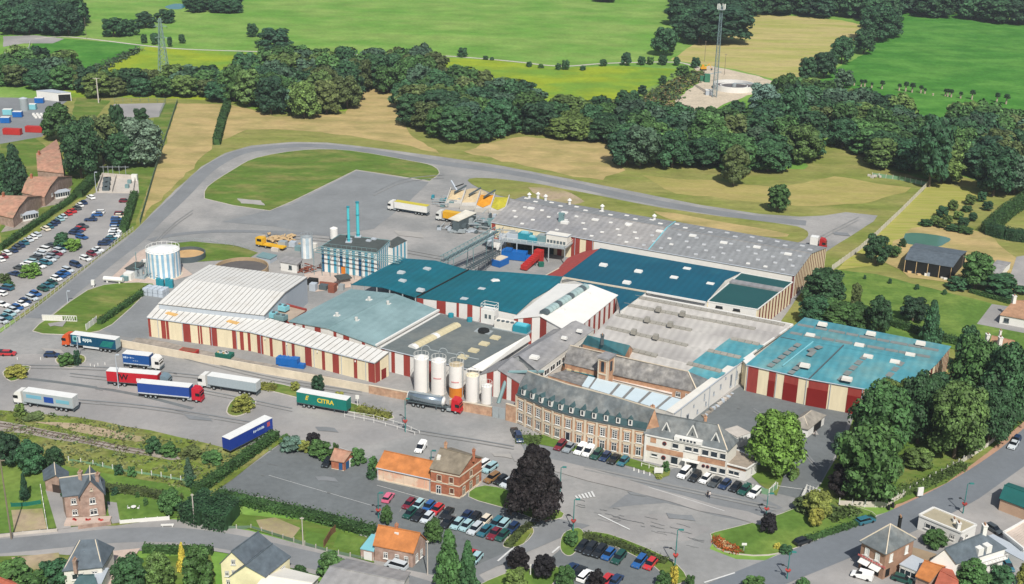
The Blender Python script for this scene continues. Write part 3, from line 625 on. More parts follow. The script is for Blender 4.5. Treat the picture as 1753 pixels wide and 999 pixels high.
# 8 ribbed white hall (upper) and cream striped building (lower)
A0, A1 = (272,519.5,8.2),(452.5,539.5,8.2); R_0, R_1 = (318.5,478,10),(487.5,500.5,10); K0, K1 = (359,453.5,8.2),(525.5,474.5,8.2)
H8 = Bld('white_ribbed_hall', 'white hall with ribbed roof and pale grey gable behind the cream building', 'hall', [A0, A1, R_1, K1, K0, R_0], greyclad)
def ribs(B, lo0, lo1, hi0, hi1, n, over=.25, frac=.86, lift=.12):
    lo0, lo1, hi0, hi1 = [B.out(V3(p), over) for p in (lo0, lo1, hi0, hi1)]
    MB().slab([lo0, lo1, hi1, hi0], .1).build('roof', ribdark, B.root)
    z = Vector((0,0, lift))
    for i in range(n):
        a, b = i/n, (i+frac)/n
        MB().slab([lo0.lerp(lo1, a)+z, lo0.lerp(lo1, b)+z, hi0.lerp(hi1, b)+z, hi0.lerp(hi1, a)+z], .11).build('roof_sheet', ribwhite, B.root)
ribs(H8, A0, A1, R_0, R_1,22); ribs(H8, R_0, R_1, K0, K1,22)
c0, c1, c2 = (252.5,543,5.8),(430,568,5.8),(642,621,5.8); u0, u1, u2 = (271,522,6.8),(462,546,6.8),(665,603,6.8)
H9 = Bld('cream_striped_building', 'long cream building with dark red stripes and a white ribbed roof facing the truck park', 'building', [c0, c1, c2, u2, u1, u0], cream)
ribs(H9, c0, c1, u0, u1,18); ribs(H9, c1, c2, u1, u2,22)
S1 = [(252.8,256.8),(275.5,283),(284.2,288.5),(313.5,326),(339,341.5),(343,346),(359,371.5),(397.5,404),(410.5,416.5),(423.5,428)]
S2 = [(440,450.5),(462.5,467.5),(485,490.5),(501.5,506.5),(524.5,535.5),(553.5,558.5),(571.5,582),(607,612.5),(631,641.8)]
H9.stripes(c0, c1, S1, red); H9.stripes(c1, c2, S2, red)
H9.panel(c2, u2,0,.34, red); H9.panel(c2, u2,.42,.95, cream, zb=3); H9.panel(c2, u2,.45,.8, darkred, 'door', zt=2.9)
for t in (.12,.3,.55,.85):
    a, b, u, n, L = H9.wallpos(c1, c2); p = a+(b-a)*t; mb = MB(); mb.box(p.x+n.x*.2, p.y+n.y*.2,4.8,.3,.3,.4); mb.build('wall_lamp', white, H9.root)
a, b, u, n, L = H9.wallpos(c0, c1)
for t in (.18,.75): p = V3(lerp(c0, c1, t)).lerp(V3(lerp(u0, u1, t)),.45); MB().box(p.x, p.y, p.z, 1.3,3.6,.3, ANG+1.5).build('rooflight', mat('amber_rooflight', (222,178,110)), H9.root)
# small units on the low roof between
for x, y in ((484,528.5),(464,540),(481,545)):
    p = P(x, y, 6.6); root = thing('air_handling_unit', {484: 'pale turquoise air unit nearest the grey gable', 464: 'pale turquoise air unit at the left above the white ribbed roof', 481: 'dark turquoise air unit nearest the blue grey roof'}[x], 'machine', p, 0, 'air units between the ribbed roofs')
    MB().box(p.x, p.y, 6.4,3.2,2.2,1.3, ANG).build('housing', skyblue if x != 481 else bluesteel, root)
    for k in (-.8,.8): MB().cyl(p.x+k, p.y-k*.35,7.7,7.95,.5, n=10).build('fan', darksteel, root)
lk = [(478,519,5.8),(524,531,5.8),(495,549,5.8),(450,541,5.8)]
X = Bld('link_building', 'low tan roofed link with red parapet between the ribbed and the blue grey roofs', 'building', lk, red); X.roof(lk, mat('tan_flat_roof', (178,160,142)), over=0)
X.ridge(lk[0], lk[1], red, .5, 'parapet')
# 9 powerhouse
b0, b1, b2, b3 = (549,422.5,8.4),(645,433,8.4),(668,411.5,8.4),(582,401.5,8.4)
HP = Bld('powerhouse', 'boiler house with blue and white striped walls under two cyan chimneys', 'building', [b0, b1, b2, b3], white)
HP.roof([b0, b1, b2, b3], darkflat, over=0)
bl1, bl2 = mat('stripe_blue', (84,158,182)), mat('stripe_navy', (44,96,130))
for i in range(9): HP.panel(b0, b1,(i+.05)/9,(i+.5)/9, bl1 if i % 3 else bl2)
for i in range(7): HP.panel(b1, b2,(i+.1)/7,(i+.5)/7, bl1)
HP.panel(b0, b1,.36,.43, orangepaint, 'door', proud=.12, zt=2.6)
for a, b in ((b0, b1),(b1, b2),(b2, b3),(b3, b0)): HP.ridge(a, b, bluesteel, .15, 'parapet')
for x, y in ((631,412),(640,409),(598,409)): HP.rooflight(x, y, 8.5,1.6,1.2, greyclad)
mb = MB()
for i in range(4):
    k = i*.7; o_ = Vector((-.6*k, -1.2-k, -.4*i+.6)); mb.tube(V3(b0)+o_, V3(b1)+o_+Vector((9,-4,0)),.16,6)
for i in range(8):
    a = V3(lerp(b0, b1, i/7.)); mb.tube(a+Vector((0,-.3,.3)), a+Vector((-1.8,-3.4,.3)),.1); mb.tube(a+Vector((-1.8,-3.4,.5)), Vector((a.x-1.8, a.y-3.4,0)),.1)
for i in range(12):
    a = V3(lerp(b0, b1, i/11.)); mb.tube(a+Vector((0,.5,1.2)), a+Vector((0,.5,0)),.05)
mb.tube(V3(b0)+Vector((0,.5,1.2)), V3(b1)+Vector((0,.5,1.2)),.06); mb.build('pipe_rack', bluesteel, HP.root)
e = [(655,420,6.8),(672,424,6.8),(697,411.5,6.8),(681,404,6.8)]
X = Bld('powerhouse_annex', 'lower striped annex at the right end of the boiler house', 'building', e, white); X.roof(e, darkflat, over=0)
for i in range(4): X.panel(e[1], e[2], (i+.1)/4,(i+.5)/4, bl1)
for x, y, yt, rr_, lab in ((597.3,414,353.5,.42, 'slimmer cyan chimney on the left above the boiler house roof'),(613,405,345.5,.5, 'thicker and taller cyan chimney on the right above the boiler house roof')):
    p = P(x, y, 8.4); top = 8.4+(y-yt)/((Q((p.x, p.y, 8.4))[1]-Q((p.x, p.y, 18.4))[1])/10)
    root = thing('chimney_stack', lab, 'chimney', (p.x, p.y, 8.4),0, 'cyan chimneys of the boiler house')
    MB().cyl(p.x, p.y, 8.4, top, rr_*1.1, rr_, 14).build('flue', cyan, root, smooth=False)
    for z in (9.2,(8.4+top)/2+1.5, top-.2): MB().cyl(p.x, p.y, z, z+.3, rr_*1.28, n=14).build('band', tealpaint, root)
    MB().box(p.x, p.y, 8.38,2,2,.3).build('base', greyclad, root)
# 15 sawtooth complex
Lf = [(1083,503.5),(1000,589)]; Rr = [(1357,556.5),(1271,617),(1216,656)]
def LL(t): return lerp(Lf[0], Lf[1], t)
def RR(t): return lerp(Rr[0], Rr[1], t/.62) if t < .62 else lerp(Rr[1], Rr[2], (t-.62)/.38)
ringz = 5.6
SW = Bld('sawtooth_workshop', 'pale grey sawtooth-roofed workshop with rows of dark glazing, partly turquoise at the right', 'factory', [LL(0)+(ringz,), RR(0)+(ringz,), Rr[1]+(ringz,), RR(1)+(ringz,), LL(1)+(ringz,)], offwhite)
T = [(.0,.0),(.035,.02),(.2,.15),(.4,.355),(.64,.59),(.9,.82)]
for i in range(5):
    (l0, r0),(l1, r1) = T[i+1], T[i]          # glazing line i, roof falls away to the line behind
    a0, b0_ = LL(l0), RR(r0); a1, b1_ = LL(l1), RR(r1)
    if i == 0: a1, b1_ = LL(0), RR(0)
    z1, z2 = 5.7,6.9
    # underside lip drawn by the glazing; roof between
    nx = T[i+2] if i < 4 else (1.0,1.0)
    lo_l, lo_r = LL(nx[0]), RR(nx[1])
    split = (1.1,.9,.77,.74,.78)[i] if i else 1.1
    hi0, hi1 = (a0[0], a0[1], z2),(b0_[0], b0_[1], z2)
    l0_, l1_ = (lo_l[0], lo_l[1], z1),(lo_r[0], lo_r[1], z1)
    if split > 1: SW.roof([hi0, hi1, l1_, l0_], sawroof, over=0)
    else:
        sp = min(split, 1); ha, la = lerp(hi0, hi1, sp), lerp(l0_, l1_, sp)
        SW.roof([hi0, ha, la, l0_], sawroof, over=0)
        SW.roof([ha, hi1, l1_, la], turq if i >= 2 else sawroof, over=0)
    # back slope strip
    ps, pe = (((.02,.96),),((.0,.84),),((.02,.52),(.78,.97)),((.03,.6),(.74,.97)),((.2,.5),(.72,.97)))[i], 0
    for s0, s1 in ps:
        A_, B2 = lerp(hi0, hi1, s0), lerp(hi0, hi1, s1); n = max(3, int((s1-s0)*26))
        va, vb = V3(A_), V3(B2); dd = vb-va; tt = Vector((-dd.y, dd.x, 0)).normalized()
        for k in range(n):
            p = va+dd*(k+.04)/n; q = va+dd*(k+.96)/n; mb = MB()
            prof = [(-.7,-.5),(-.65,.12),(.7,.35),(.75,-.5)]
            mb.prism([p+tt*x+Vector((0,0, z)) for x, z in prof], [q+tt*x+Vector((0,0, z)) for x, z in prof]); mb.build('roof_glazing', mat('dusty_glazing', (156,152,142),.6,.15,.4), SW.root)
    for s_ in (.25,.42):
        if i in (1,2,3): c_ = lerp(hi0, hi1, s_*.9); SW.rooflight(c_[0], c_[1]-2,7.6,1.4,1.6, mat('dusty_glazing', (134,130,120)), h=.9, name='vent_box')
SW.ridge(LL(0)+(6.3,), RR(0)+(6.3,), white, .4, 'parapet'); SW.ridge(Rr[0]+(6.2,), Rr[1]+(6.2,), white, .35, 'parapet')
# 14 long grey hall on the left of the sawtooth
g0, gm0, g1 = (866,617,6.6),(889,607,8.2),(920.5,634,6.6); gb0, gbm, gb1 = (955,558.5,6.6),(985,549,8.2),(1017,563.5,6.6)
HG = Bld('narrow_grey_hall', 'narrow grey-roofed hall with grey gable between the white hall and the brick offices', 'hall', [g0, gm0, g1, gb1, gbm, gb0], mat('grey_gable', (150,154,154)))
HG.roof([g0, gm0, gbm, gb0], fibre); HG.roof([gm0, g1, gb1, gbm], fibre)
HG.panel(g1, gb1,.01,.99, offwhite)
for i in range(9): HG.window(g1, gb1,.05+i*.1,4.4,2.6,1.6, white, 'row')
for x, y in ((915,611),(966,578),(992,566)): HG.rooflight(x, y, 8,1.6,1)
HG.rooflight(915,611,7.9,2.4,1.8, white)
# 13 red and white gabled shed beside the silos
s0, s1, s2, s3 = (821,641,5.6),(889,655,5.6),(905,628,5.6),(852,620,5.6); sg = (853,631,8.0); sb = (876,612,8.0)
X = Bld('striped_gabled_shed', 'red and white striped gabled shed right of the silos', 'shed', [s0, sg, s1, s2, sb, s3], white)
X.roof([s0, sg, sb, s3], fibre); X.roof([sg, s1, s2, sb], fibre)
X.stripes(s0, sg, [(833.5,845)], red, drop=.3); X.stripes(sg, s1, [(857,868),(876,889)], red, drop=.3); X.stripes(s0, sg, [(846,853)], white, drop=.3)
mb = MB(); a = P(870,655,4); b = P(849,682,0); mb.tube(a+Vector((0,0,3)), P(853,690,0),.5,6); mb.tube(a+Vector((0,0,3)), a+Vector((9,3,2)),.4,6)
o = mb.build('conveyor_pipe', bluesteel, None, P(853,690)); tag(o, 'inclined grey conveyor tube in front of the striped gabled shed', 'conveyor')
# 12 silos
for x, r_, yt, yb, lab, sk in ((721.7,13,608,673, 'tall white silo, leftmost of the group by the yard wall', 0),(751,13,613,677, 'tall white silo second from the left with faint red mark', 1),(781,12.6,620,683, 'tall white silo with rusty top and orange skirt at its foot', 2),(808.5,11.6,638,690, 'white silo with cream cap, right of the orange-skirted one', 3),(833,9.4,657,693, 'short narrow white silo at the right end of the group', 4)):
    p = P(x, yb-2); rad = r_*mpp(x, yb); p = P(x, yb-r_*.3); h = height(x, yb-r_*.3, yt+r_*.25)
    root = thing('silo', lab, 'silo', p, 0, 'white silos by the yard wall')
    z0 = 3.2 if sk == 2 else .3
    MB().cyl(p.x, p.y, z0, h, rad, n=28).build('shell', mat('silo_white', (238,234,228),.4,.04,.5), root, smooth=False)
    MB().cyl(p.x, p.y, h, h+rad*.35, rad, rad*.25,28).build('cone_top', {2: mat('rusty_silo_top', (186,170,140),.8,.2,.5),3: cream}.get(sk, white), root)
    MB().cyl(p.x, p.y, 0,.35, rad*1.05, n=28).build('plinth', concrete, root)
    if sk == 2: MB().cyl(p.x, p.y, .3,3.2, rad*.97, n=28).build('skirt', orangepaint, root)
    if sk in (1,2):
        m2 = MB(); 
        for k in range(7):
            an = math.radians(-125+k*9); m2.box(p.x+math.cos(an)*(rad+.02), p.y+math.sin(an)*(rad+.02), h*.52,.06,.26,.32, an)
        m2.build('faded_marking', mat('faded_red_print', (214,150,148)), root)
    m2 = MB()
    for k in range(12):
        a1, a2 = 2*math.pi*k/12,2*math.pi*(k+1)/12; c1_ = Vector((p.x+rad*math.cos(a1), p.y+rad*math.sin(a1), h)); c2_ = Vector((p.x+rad*math.cos(a2), p.y+rad*math.sin(a2), h))
        m2.tube(c1_, c1_+Vector((0,0,1.1)),.04); m2.tube(c1_+Vector((0,0,1.1)), c2_+Vector((0,0,1.1)),.04)
    m2.build('railing', white, root)
    m2 = MB(); an = math.radians(-40); c_ = Vector((p.x+math.cos(an)*(rad+.25), p.y+math.sin(an)*(rad+.25),0)); m2.tube(c_, c_+Vector((0,0, h)),.1)
    if sk < 3:
        top = Vector((p.x, p.y, h+.6)); pr = None
        for k in range(9):
            t = k/8*math.pi; q = top+Vector((1.1-1.1*math.cos(t),.3,1.4+1.2*math.sin(t))); 
            if pr: m2.tube(pr, q, .1,6)
            pr = q
        m2.tube(pr, pr+Vector((3.4,.4,-.8)),.09,6)
    m2.build('feed_pipe', steel, root)
# 19 turquoise hall on the right
t0, t1, t2 = HTP = ((1278,624,7.4),(1385,648.5,7.4),(1540,676,7.4)); tr1 = (1590,630,9.0); tb0, tb1 = (1378,543.5,7.4),(1627,592.5,7.4); tm0, tm1 = (1336,577,9),(1602,622,9)
HT = Bld('turquoise_roofed_hall', 'large turquoise roofed hall with red and cream striped front at the right', 'hall', [t0, t1, t2, tm1, tb1, tb0, tm0], cream)
HT.roof([t0, t1,(1440,590,9), tm0], turq); HT.roof([t1, t2, tm1,(1440,590,9)], turq); HT.roof([tm0, tm1, tb1, tb0], turq)
HT.stripes(t0, t1, [(1281.5,1299.5),(1318,1329.5),(1344,1368)], red); HT.stripes(t1, t2, [(1383.5,1420),(1453.5,1480),(1500,1520)], red)
def door(B, a, b, x0, x1, m, zt=4.6): B.panel(a, b, (x0-a[0])/(b[0]-a[0]),(x1-a[0])/(b[0]-a[0]), m, 'lower_red_panel', proud=.14, zt=zt)  # lower part of a red stripe as a darker red panel
door(HT, t0, t1,1318,1329.5, darkred); door(HT, t0, t1,1344,1368, darkred, 5); door(HT, t1, t2,1384,1420, darkred, 5); door(HT, t1, t2,1453.5,1480, darkred, 5)
HT.ridge((1385,648.5,7.5),(1444,591,9.1), darksteel, .2, 'roof_joint'); HT.ridge((1340,626,7.9),(1392,585,9), skyblue, .18, 'roof_joint'); HT.ridge(tm0,(1362,582,9), darksteel, .12, 'roof_joint')
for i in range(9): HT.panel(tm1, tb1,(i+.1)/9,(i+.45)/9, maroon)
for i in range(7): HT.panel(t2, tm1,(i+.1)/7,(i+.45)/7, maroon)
patchm = mat('weathered_translucent_strip', (128,134,132),.8,.14,.4)
for a, b, n in (((1316,628,7.7),(1370,587,9),6),((1352,640,7.7),(1375,620,8.4),3),((1384,601,8.9),(1408,592,9),2),((1437,652,7.8),(1484,607,8.8),5),((1510,655,7.8),(1546,618,8.8),4),((1384,610,8.6),(1396,598,9),1)):
    a, b = V3(a), V3(b); d = b-a; t = Vector((-d.y, d.x, 0)).normalized()*.75
    for i in range(n):
        p, q = a+d*(i+.1)/n, a+d*(i+.8)/n; z = Vector((0,0,.16)); MB().slab([p-t+z, q-t+z, q+t+z, p+t+z], .15).build('rooflight_strip', patchm, HT.root)
for k in range(2):
    for i in range(9):
        c_ = lerp(lerp(tm0, tm1,(i+.6)/9.6), lerp(tb0, tb1,(i+.6)/9.6),.25+.4*k); v = V3(c_); MB().box(v.x, v.y, v.z-.2,4.4 if (i+k) % 2 else 3.2,1.5,.42, ANG).build('rooflight_strip', patchm, HT.root)
for x, y in ((1408,554.5),(1387,573.5),(1491,570.5),(1471,590.5),(1576,587),(1558,607),(1486,610),(1378,625),(1450,648),(1532,619)): HT.rooflight(x, y, 8.8,2.6,1.8, offwhite)
# ------------------------------------------------------------------ long curved brick office building
ev = [(885,674,7.8),(907,683.5,7.8),(930.6,694,7.8),(951,701.5,7.8),(972,708,7.8),(997,714.5,7.8),(1024,720.5,7.8),(1066,728.5,7.8),(1106,735.5,7.8)]
E_ = [V3(p) for p in ev]
rgp = [V3(p) for p in [(903,634.5,13.2),(923,642,13.2),(946,649,13.2),(972,657.5,13.2),(998,664,13.2),(1024,671,13.2),(1050,677.5,13.2),(1086,689,13.2),(1121,700,13.2)]]
bk = [r_+(r_-e_)*.95 for r_, e_ in zip(rgp, E_)]
for b in bk: b.z = 7.8
HB = Bld('brick_office_building', 'long curved brick office building with slate mansard roof and small dormers facing the square', 'building', E_+[b for b in reversed(bk)], brick)
HB.c = (E_[0]+E_[-1]+bk[0]+bk[-1])/4; HB.c.z = 0
for i in range(8):
    m0_, m1_ = E_[i].lerp(rgp[i], .16), E_[i+1].lerp(rgp[i+1], .16); m0_.z = m1_.z = 9.6
    f0_, f1_ = E_[i].copy(), E_[i+1].copy()
    MB().slab([f0_, f1_, m1_, m0_], .15).build('roof_band', slateband, HB.root)
    MB().slab([m0_, m1_, rgp[i+1], rgp[i]], .15).build('roof', slate, HB.root)
    MB().slab([rgp[i], rgp[i+1], bk[i+1], bk[i]], .15).build('roof', slate, HB.root)
    MB().tube(rgp[i], rgp[i+1], .14).build('ridge_cap', stone, HB.root)
    d = (E_[i+1]-E_[i]).normalized(); n = Vector((d.y, -d.x, 0)); 
    MB().tube(E_[i]+n*.2, E_[i+1]+n*.2,.22).build('gutter', darksteel, HB.root)
    for z, t_ in ((.3,.6),(3.7,.35),(7.2,.45)):
        mb = MB(); a, b = E_[i], E_[i+1]
        mb.prism([Vector((a.x, a.y, z)), Vector((a.x, a.y, z))+n*.14, Vector((b.x, b.y, z))+n*.14, Vector((b.x, b.y, z))], [Vector((a.x, a.y, z+t_)), Vector((a.x, a.y, z+t_))+n*.14, Vector((b.x, b.y, z+t_))+n*.14, Vector((b.x, b.y, z+t_))]); mb.build('stone_band', stone, HB.root)
mb = MB()
for g_ in (0,-1):
    mb = MB(); mb.add([E_[g_], rgp[g_], bk[g_]], [(0,1,2)] if g_ else [(2,1,0)]); mb.build('gable', brick, HB.root)
# walk along the facade: bays
seg = [(E_[i+1]-E_[i]).length for i in range(8)]; tot = sum(seg)
def along(s_):
    for i, L in enumerate(seg):
        if s_ <= L or i == 7: d = (E_[i+1]-E_[i]).normalized(); return E_[i]+d*s_, d
        s_ -= L
NB = 12
o_ = Vector(HB.root['_o'])
for i in range(NB+1):
    p, d = along(min(tot*i/NB, tot-.01)); n = Vector((d.y, -d.x, 0)); MB().box(p.x+n.x*.1, p.y+n.y*.1,0,.55,.3,7.6, math.atan2(d.y, d.x)).build('pilaster', stone, HB.root)
for i in range(NB):
    p, d = along(tot*(i+.5)/NB); n = Vector((d.y, -d.x, 0)); az = math.atan2(n.y, n.x)+math.pi/2
    for zc, kind in ((5.35, 'bars'),(2.1, 'cross' if i != 5 else 'row')):
        q = p+n*.1
        fr, pane = winmesh(1.25,2.2, white, kind, glass); ob = inst('window', fr, HB.root, (q.x-o_.x, q.y-o_.y, zc), az); inst('pane', pane, ob)
        MB().box(q.x, q.y, zc+1.15,1.8,.3,.35, math.atan2(d.y, d.x)).build('stone_lintel', stone, HB.root)
    # dormer
    if i < 11:
        q, d = along(tot*(i+.72)/NB); n = Vector((d.y, -d.x, 0)); q = q-n*.35; a = math.atan2(d.y, d.x)
        m2 = MB(); m2.box(q.x, q.y, 8.3,.95,1.2,1.6, a); dm = m2.build('dormer', white, HB.root)
        def loc(x, y, z): return Vector((q.x, q.y, 0))+d*x-n*y+Vector((0,0, z))
        m3 = MB(); m3.prism([loc(-.65,-.75,9.9), loc(.65,-.75,9.9), loc(0,-.75,10.7)], [loc(-.65,1.2,9.9), loc(.65,1.2,9.9), loc(0,1.2,10.7)]); 
        r3 = m3.build('dormer_roof', slateband, dm, HB.root['_o'])
        fr, pane = winmesh(.5,1.0, offwhite, 'x', glass); qq = loc(0,-.6,9.1); inst('dormer_window', pane, dm, (qq.x-o_.x, qq.y-o_.y, 9.1), az)
# ------------------------------------------------------------------ white administration villa
v0, v1, v2 = (1104.6,741.6,7.1),(1245,771,7.1),(1268.5,751,7.1); v3 = (1130,716,7.1)
vr0, vr1 = (1116,706,11.2),(1229,727,11.2)
v3 = V3(vr0)*2-V3(v0); v3.z = 7.1; v2w = V3(v1)+(v3-V3(v0)); v2w.z = 7.1
HV = Bld('administration_building', 'white administration building with brick bands, hipped slate roof and triangular dormers', 'building', [V3(v0), V3(v1), v2w, v3], offwhite)
HV.roof([V3(v0), V3(v1), V3(vr1), V3(vr0)], slate, over=.4); HV.roof([V3(v1), v2w, V3(vr1)], slate, over=.4); HV.roof([v2w, v3, V3(vr0), V3(vr1)], slate, over=.4)
HV.ridge(vr1, v1, stone, .16, 'hip_cap'); HV.ridge(vr1, v2w, stone, .16, 'hip_cap'); HV.ridge(vr0, vr1, slate, .14)
def tv(x): return (x-1104.6)/(1245-1104.6)
HV.panel(v0, v1,.02,.48, brick, 'brick_band', zb=3.0, zt=4.3); HV.panel(v0, v1,.66,.99, brick, 'brick_band', zb=3.0, zt=4.3)
HV.panel(v0, v1,.07,.14, brick, 'brick_band', zb=5.2, zt=6.4)
HV.panel(v0, v1,0,.025, white, 'corner_strip', proud=.2); HV.panel(v0, v1,.01,.99, white, 'cornice', proud=.3, zb=6.8, zt=7.05)
for t, z, w_, h_ in ((.38,5.6,1.6,1.3),(.54,5.6,1.8,1.2),(.63,5.6,1.4,1.2),(.745,5.5,1.7,1.5),(.85,5.5,1.7,1.5),(.955,5.5,1.5,1.5),(.13,2.2,1.6,.8),(.38,1.9,1.8,2.0),(.86,1.8,1.7,1.4),(.965,1.8,1.6,1.4)):
    HV.window(v0, v1, t, z, w_, h_, white, 'row')
a, b, u, n, L = HV.wallpos(v0, v1)
for t, z, r_ in ((.245,5.6,.5),(.245,2.0,.55),(.735,2.1,.4),(.785,2.1,.4)):
    p = a+(b-a)*t; m2 = MB(); c_ = Vector((p.x, p.y, z)); m2.tube(c_, c_+n*.12, r_, 14); m2.build('round_window_frame', darkred, HV.root); m2 = MB(); m2.tube(c_+n*.1, c_+n*.16, r_*.7,14); m2.build('round_pane', glass, HV.root)
HV.panel(v0, v1,.565,.655, mat('dark_gate', (74,84,88)), 'entrance_gate', proud=.1, zt=3.0)
p = a+(b-a)*.59+n*.9; MB().box(p.x, p.y, 3.0,4.0,1.1,.15, math.atan2(u.y, u.x)).build('canopy', white, HV.root)
p = a+(b-a)*.535+n*.7; MB().box(p.x, p.y, 0,.25,1.7,3.0, math.atan2(u.y, u.x)).build('fin_wall', white, HV.root); 
p = a+(b-a)*.49-n*.4
for t in (.22,.54,.82):
    q = a+(b-a)*(t+.02)-n*1.4; s_ = 1.0 if t != .54 else 1.3; an = math.atan2(u.y, u.x)
    def loc(x, y, z): return Vector((q.x, q.y, 0))+u*x-n*y+Vector((0,0, z))
    m3 = MB(); m3.prism([loc(-1.0*s_, -.4,8), loc(1.0*s_, -.4,8), loc(0,-.4,8+2.3*s_)], [loc(-1*s_, 3,8.2), loc(1*s_, 3,8.2), loc(0,3,8+2.3*s_)]); dm = m3.build('triangular_dormer', slate, HV.root)
    m4 = MB(); m4.tube(loc(-1.05*s_, -.45,8), loc(0,-.45,8.1+2.3*s_),.16); m4.tube(loc(1.05*s_, -.45,8), loc(0,-.45,8.1+2.3*s_),.16); m4.tube(loc(-1.0*s_, -.45,8), loc(1.0*s_, -.45,8),.16); m4.build('dormer_trim', white, dm, HV.root['_o'])
    m5 = MB(); m5.prism([loc(-.4,-.42,8.2), loc(.4,-.42,8.2), loc(0,-.42,9.4)], [loc(-.4,-.46,8.2), loc(.4,-.46,8.2), loc(0,-.46,9.4)]); m5.build('dormer_pane', glass, dm, HV.root['_o'])
q = a+(b-a)*.53; 
def loc(x, y, z): return Vector((q.x, q.y, 0))+u*x-n*y+Vector((0,0, z))
m3 = MB(); m3.prism([loc(-3.2,-.5,7.2), loc(3.2,-.5,7.2), loc(3.2,1,7.2), loc(-3.2,1,7.2)], [loc(-3.2,-.5,8.1), loc(3.2,-.5,8.1), loc(3.2,1,8.1), loc(-3.2,1,8.1)]); m3.build('attic_strip', white, HV.root)
for k in range(5): m3 = MB(); c_ = loc(-1.6+k*.8,-.52,7.5); m3.box(c_.x, c_.y, 7.45,.5,.1,.45, math.atan2(u.y, u.x)); m3.build('attic_window', glass, HV.root)
HV.chimney(1207,722,10.8, brick, .6,1.2); HV.chimney(1117,704,11.6, brick, .8,1.2)
w0, w1, w2, w3 = (1238,791,3.4),(1277.5,801,3.4),(1297.5,787.5,3.4),(1262,772,3.4)
X = Bld('flat_roofed_annex', 'low white flat-roofed annex at the right corner of the administration building', 'building', [w0, w1, w2, w3], white); X.roof([w0, w1, w2, w3], mat('gravel_roof', (158,146,132),.95,.14,.4, fine=.1), over=.5)
X.panel(w0, w1,.1,.99, brick, 'brick_band', zb=2.5, zt=3.1); X.window(w0, w1,.5,1.5,2.6,1.1, white, 'row'); X.window(w1, w2,.5,1.6,.5,1.6, white, 'x')
for a_, b_2 in ((w0, w1),(w1, w2),(w2, w3)): X.ridge(X.out(V3(a_),.5), X.out(V3(b_2),.5), white, .2, 'fascia')
tr = [(1238,735,3.2),(1262,748,3.2),(1285,740,3.2),(1262,728,3.2)]
X = Bld('rear_terrace_block', 'low pale terrace block behind the hipped roof of the administration building', 'building', tr, white); X.roof(tr, concrete, over=0)
# ------------------------------------------------------------------ 18 white wing wall
a0, a1, a2, a3 = (1153,707,6.2),(1271.5,617,6.2),(1262,613,6.2),(1141,702,6.2)
HW = Bld('white_rendered_wing', 'long white rendered wing with small windows running back beside the dark yard', 'building', [a0, a1, a2, a3], white); HW.roof([a0, a1, a2, a3], offwhite, over=.1)
for t, z, w_, h_ in ((.2,1.6,1.3,2.6),(.34,1.6,.5,.9),(.46,2.0,.5,.9),(.43,4.2,.4,1.6),(.57,3.1,.5,.8),(.67,3.6,.6,1.1),(.83,3.0,.9,3.4),(.92,3.3,.6,2.2),(.28,4,.4,.5),(.74,5,.5,.4)): HW.window(a0, a1, t, z, w_, h_, greyclad, 'x')
sc = [(1271.5,617,6.6),(1289,603,6.6),(1284,600,6.6),(1266,614,6.6)]
X = Bld('white_connecting_block', 'narrow white block joining the long white wing to the turquoise hall', 'building', [(1271.5,617,6.6),(1280,626,6.6),(1296,612,6.6),(1287,603,6.6)], cream); X.roof([(1271.5,617,6.6),(1280,626,6.6),(1296,612,6.6),(1287,603,6.6)], white, over=0)
# ------------------------------------------------------------------ 16 old slate building, tower, turquoise roof
o0, o1 = (967,621,5.2),(1195,672,5.2); or0, or1 = (976,591,9.2),(1178,636,9.2)
ob0, ob1 = V3(or0)*2-V3(o0), V3(or1)*2-V3((1192,671,5.2)); ob0.z = ob1.z = 5.2
HO = Bld('old_slate_building', 'old slate-roofed range with mottled grey roof between the courtyard and the sawtooth roofs', 'building', [V3(o0), V3(o1), ob1, ob0, V3(or0)], brick)
HO.roof([V3(o0), V3((1051,640,5.2)), V3((1052,607,9.2)), V3(or0)], oldslate); HO.roof([V3((1051,640,5.2)), V3(o1), V3(or1), V3((1052,607,9.2))], oldslate)
HO.roof([V3(o1), V3((1216,651,5.6)), V3(or1)], slate); HO.roof([V3(or0), V3(or1), ob1, ob0], oldslate)
HO.ridge(or1,(1194,671,5.4), stone, .2, 'hip_cap'); HO.ridge(or0, or1, stone, .14)
for t in (.86,.93): HO.window(o0, o1, t, 3.6,1.3,1.4, white, 'cross')
tp = [(1024,609,10.5),(1041,613.5,10.5),(1053,606,10.5),(1037,602,10.5)]
TW = Bld('brick_tower', 'square brick tower with stone corners and flat cap rising from the old slate roofs', 'tower', tp, brick)
TW.roof(tp, fibre, over=.4, th=.5); 
for t in (0.02,.85): TW.panel(tp[0], tp[1], t, t+.13, stone, 'quoin'); TW.panel(tp[1], tp[2], t, t+.13, stone, 'quoin')
TW.panel(tp[0], tp[1], .35,.65, glass, 'tall_window', zb=6.5, zt=9.2); TW.panel(tp[1], tp[2], .35,.65, glass, 'tall_window', zb=6.5, zt=9.2); TW.panel(tp[0], tp[1], .05,.95, stone, 'string_course', zb=5.7, zt=6.1, proud=.16); TW.panel(tp[0], tp[1], .05,.95, stone, 'string_course', zb=9.5, zt=9.8, proud=.16)
q_ = [(998,588,6.2),(1069,608,6.2),(1077.5,590.5,9.6),(1007,573.5,9.6),(1086,600,6.2)]
X = Bld('turquoise_gabled_roof_block', 'block with a turquoise pitched roof and brick gable among the grey sawtooth roofs', 'building', [q_[0], q_[1], q_[2], q_[4], (1016,582,6.2)], brick)
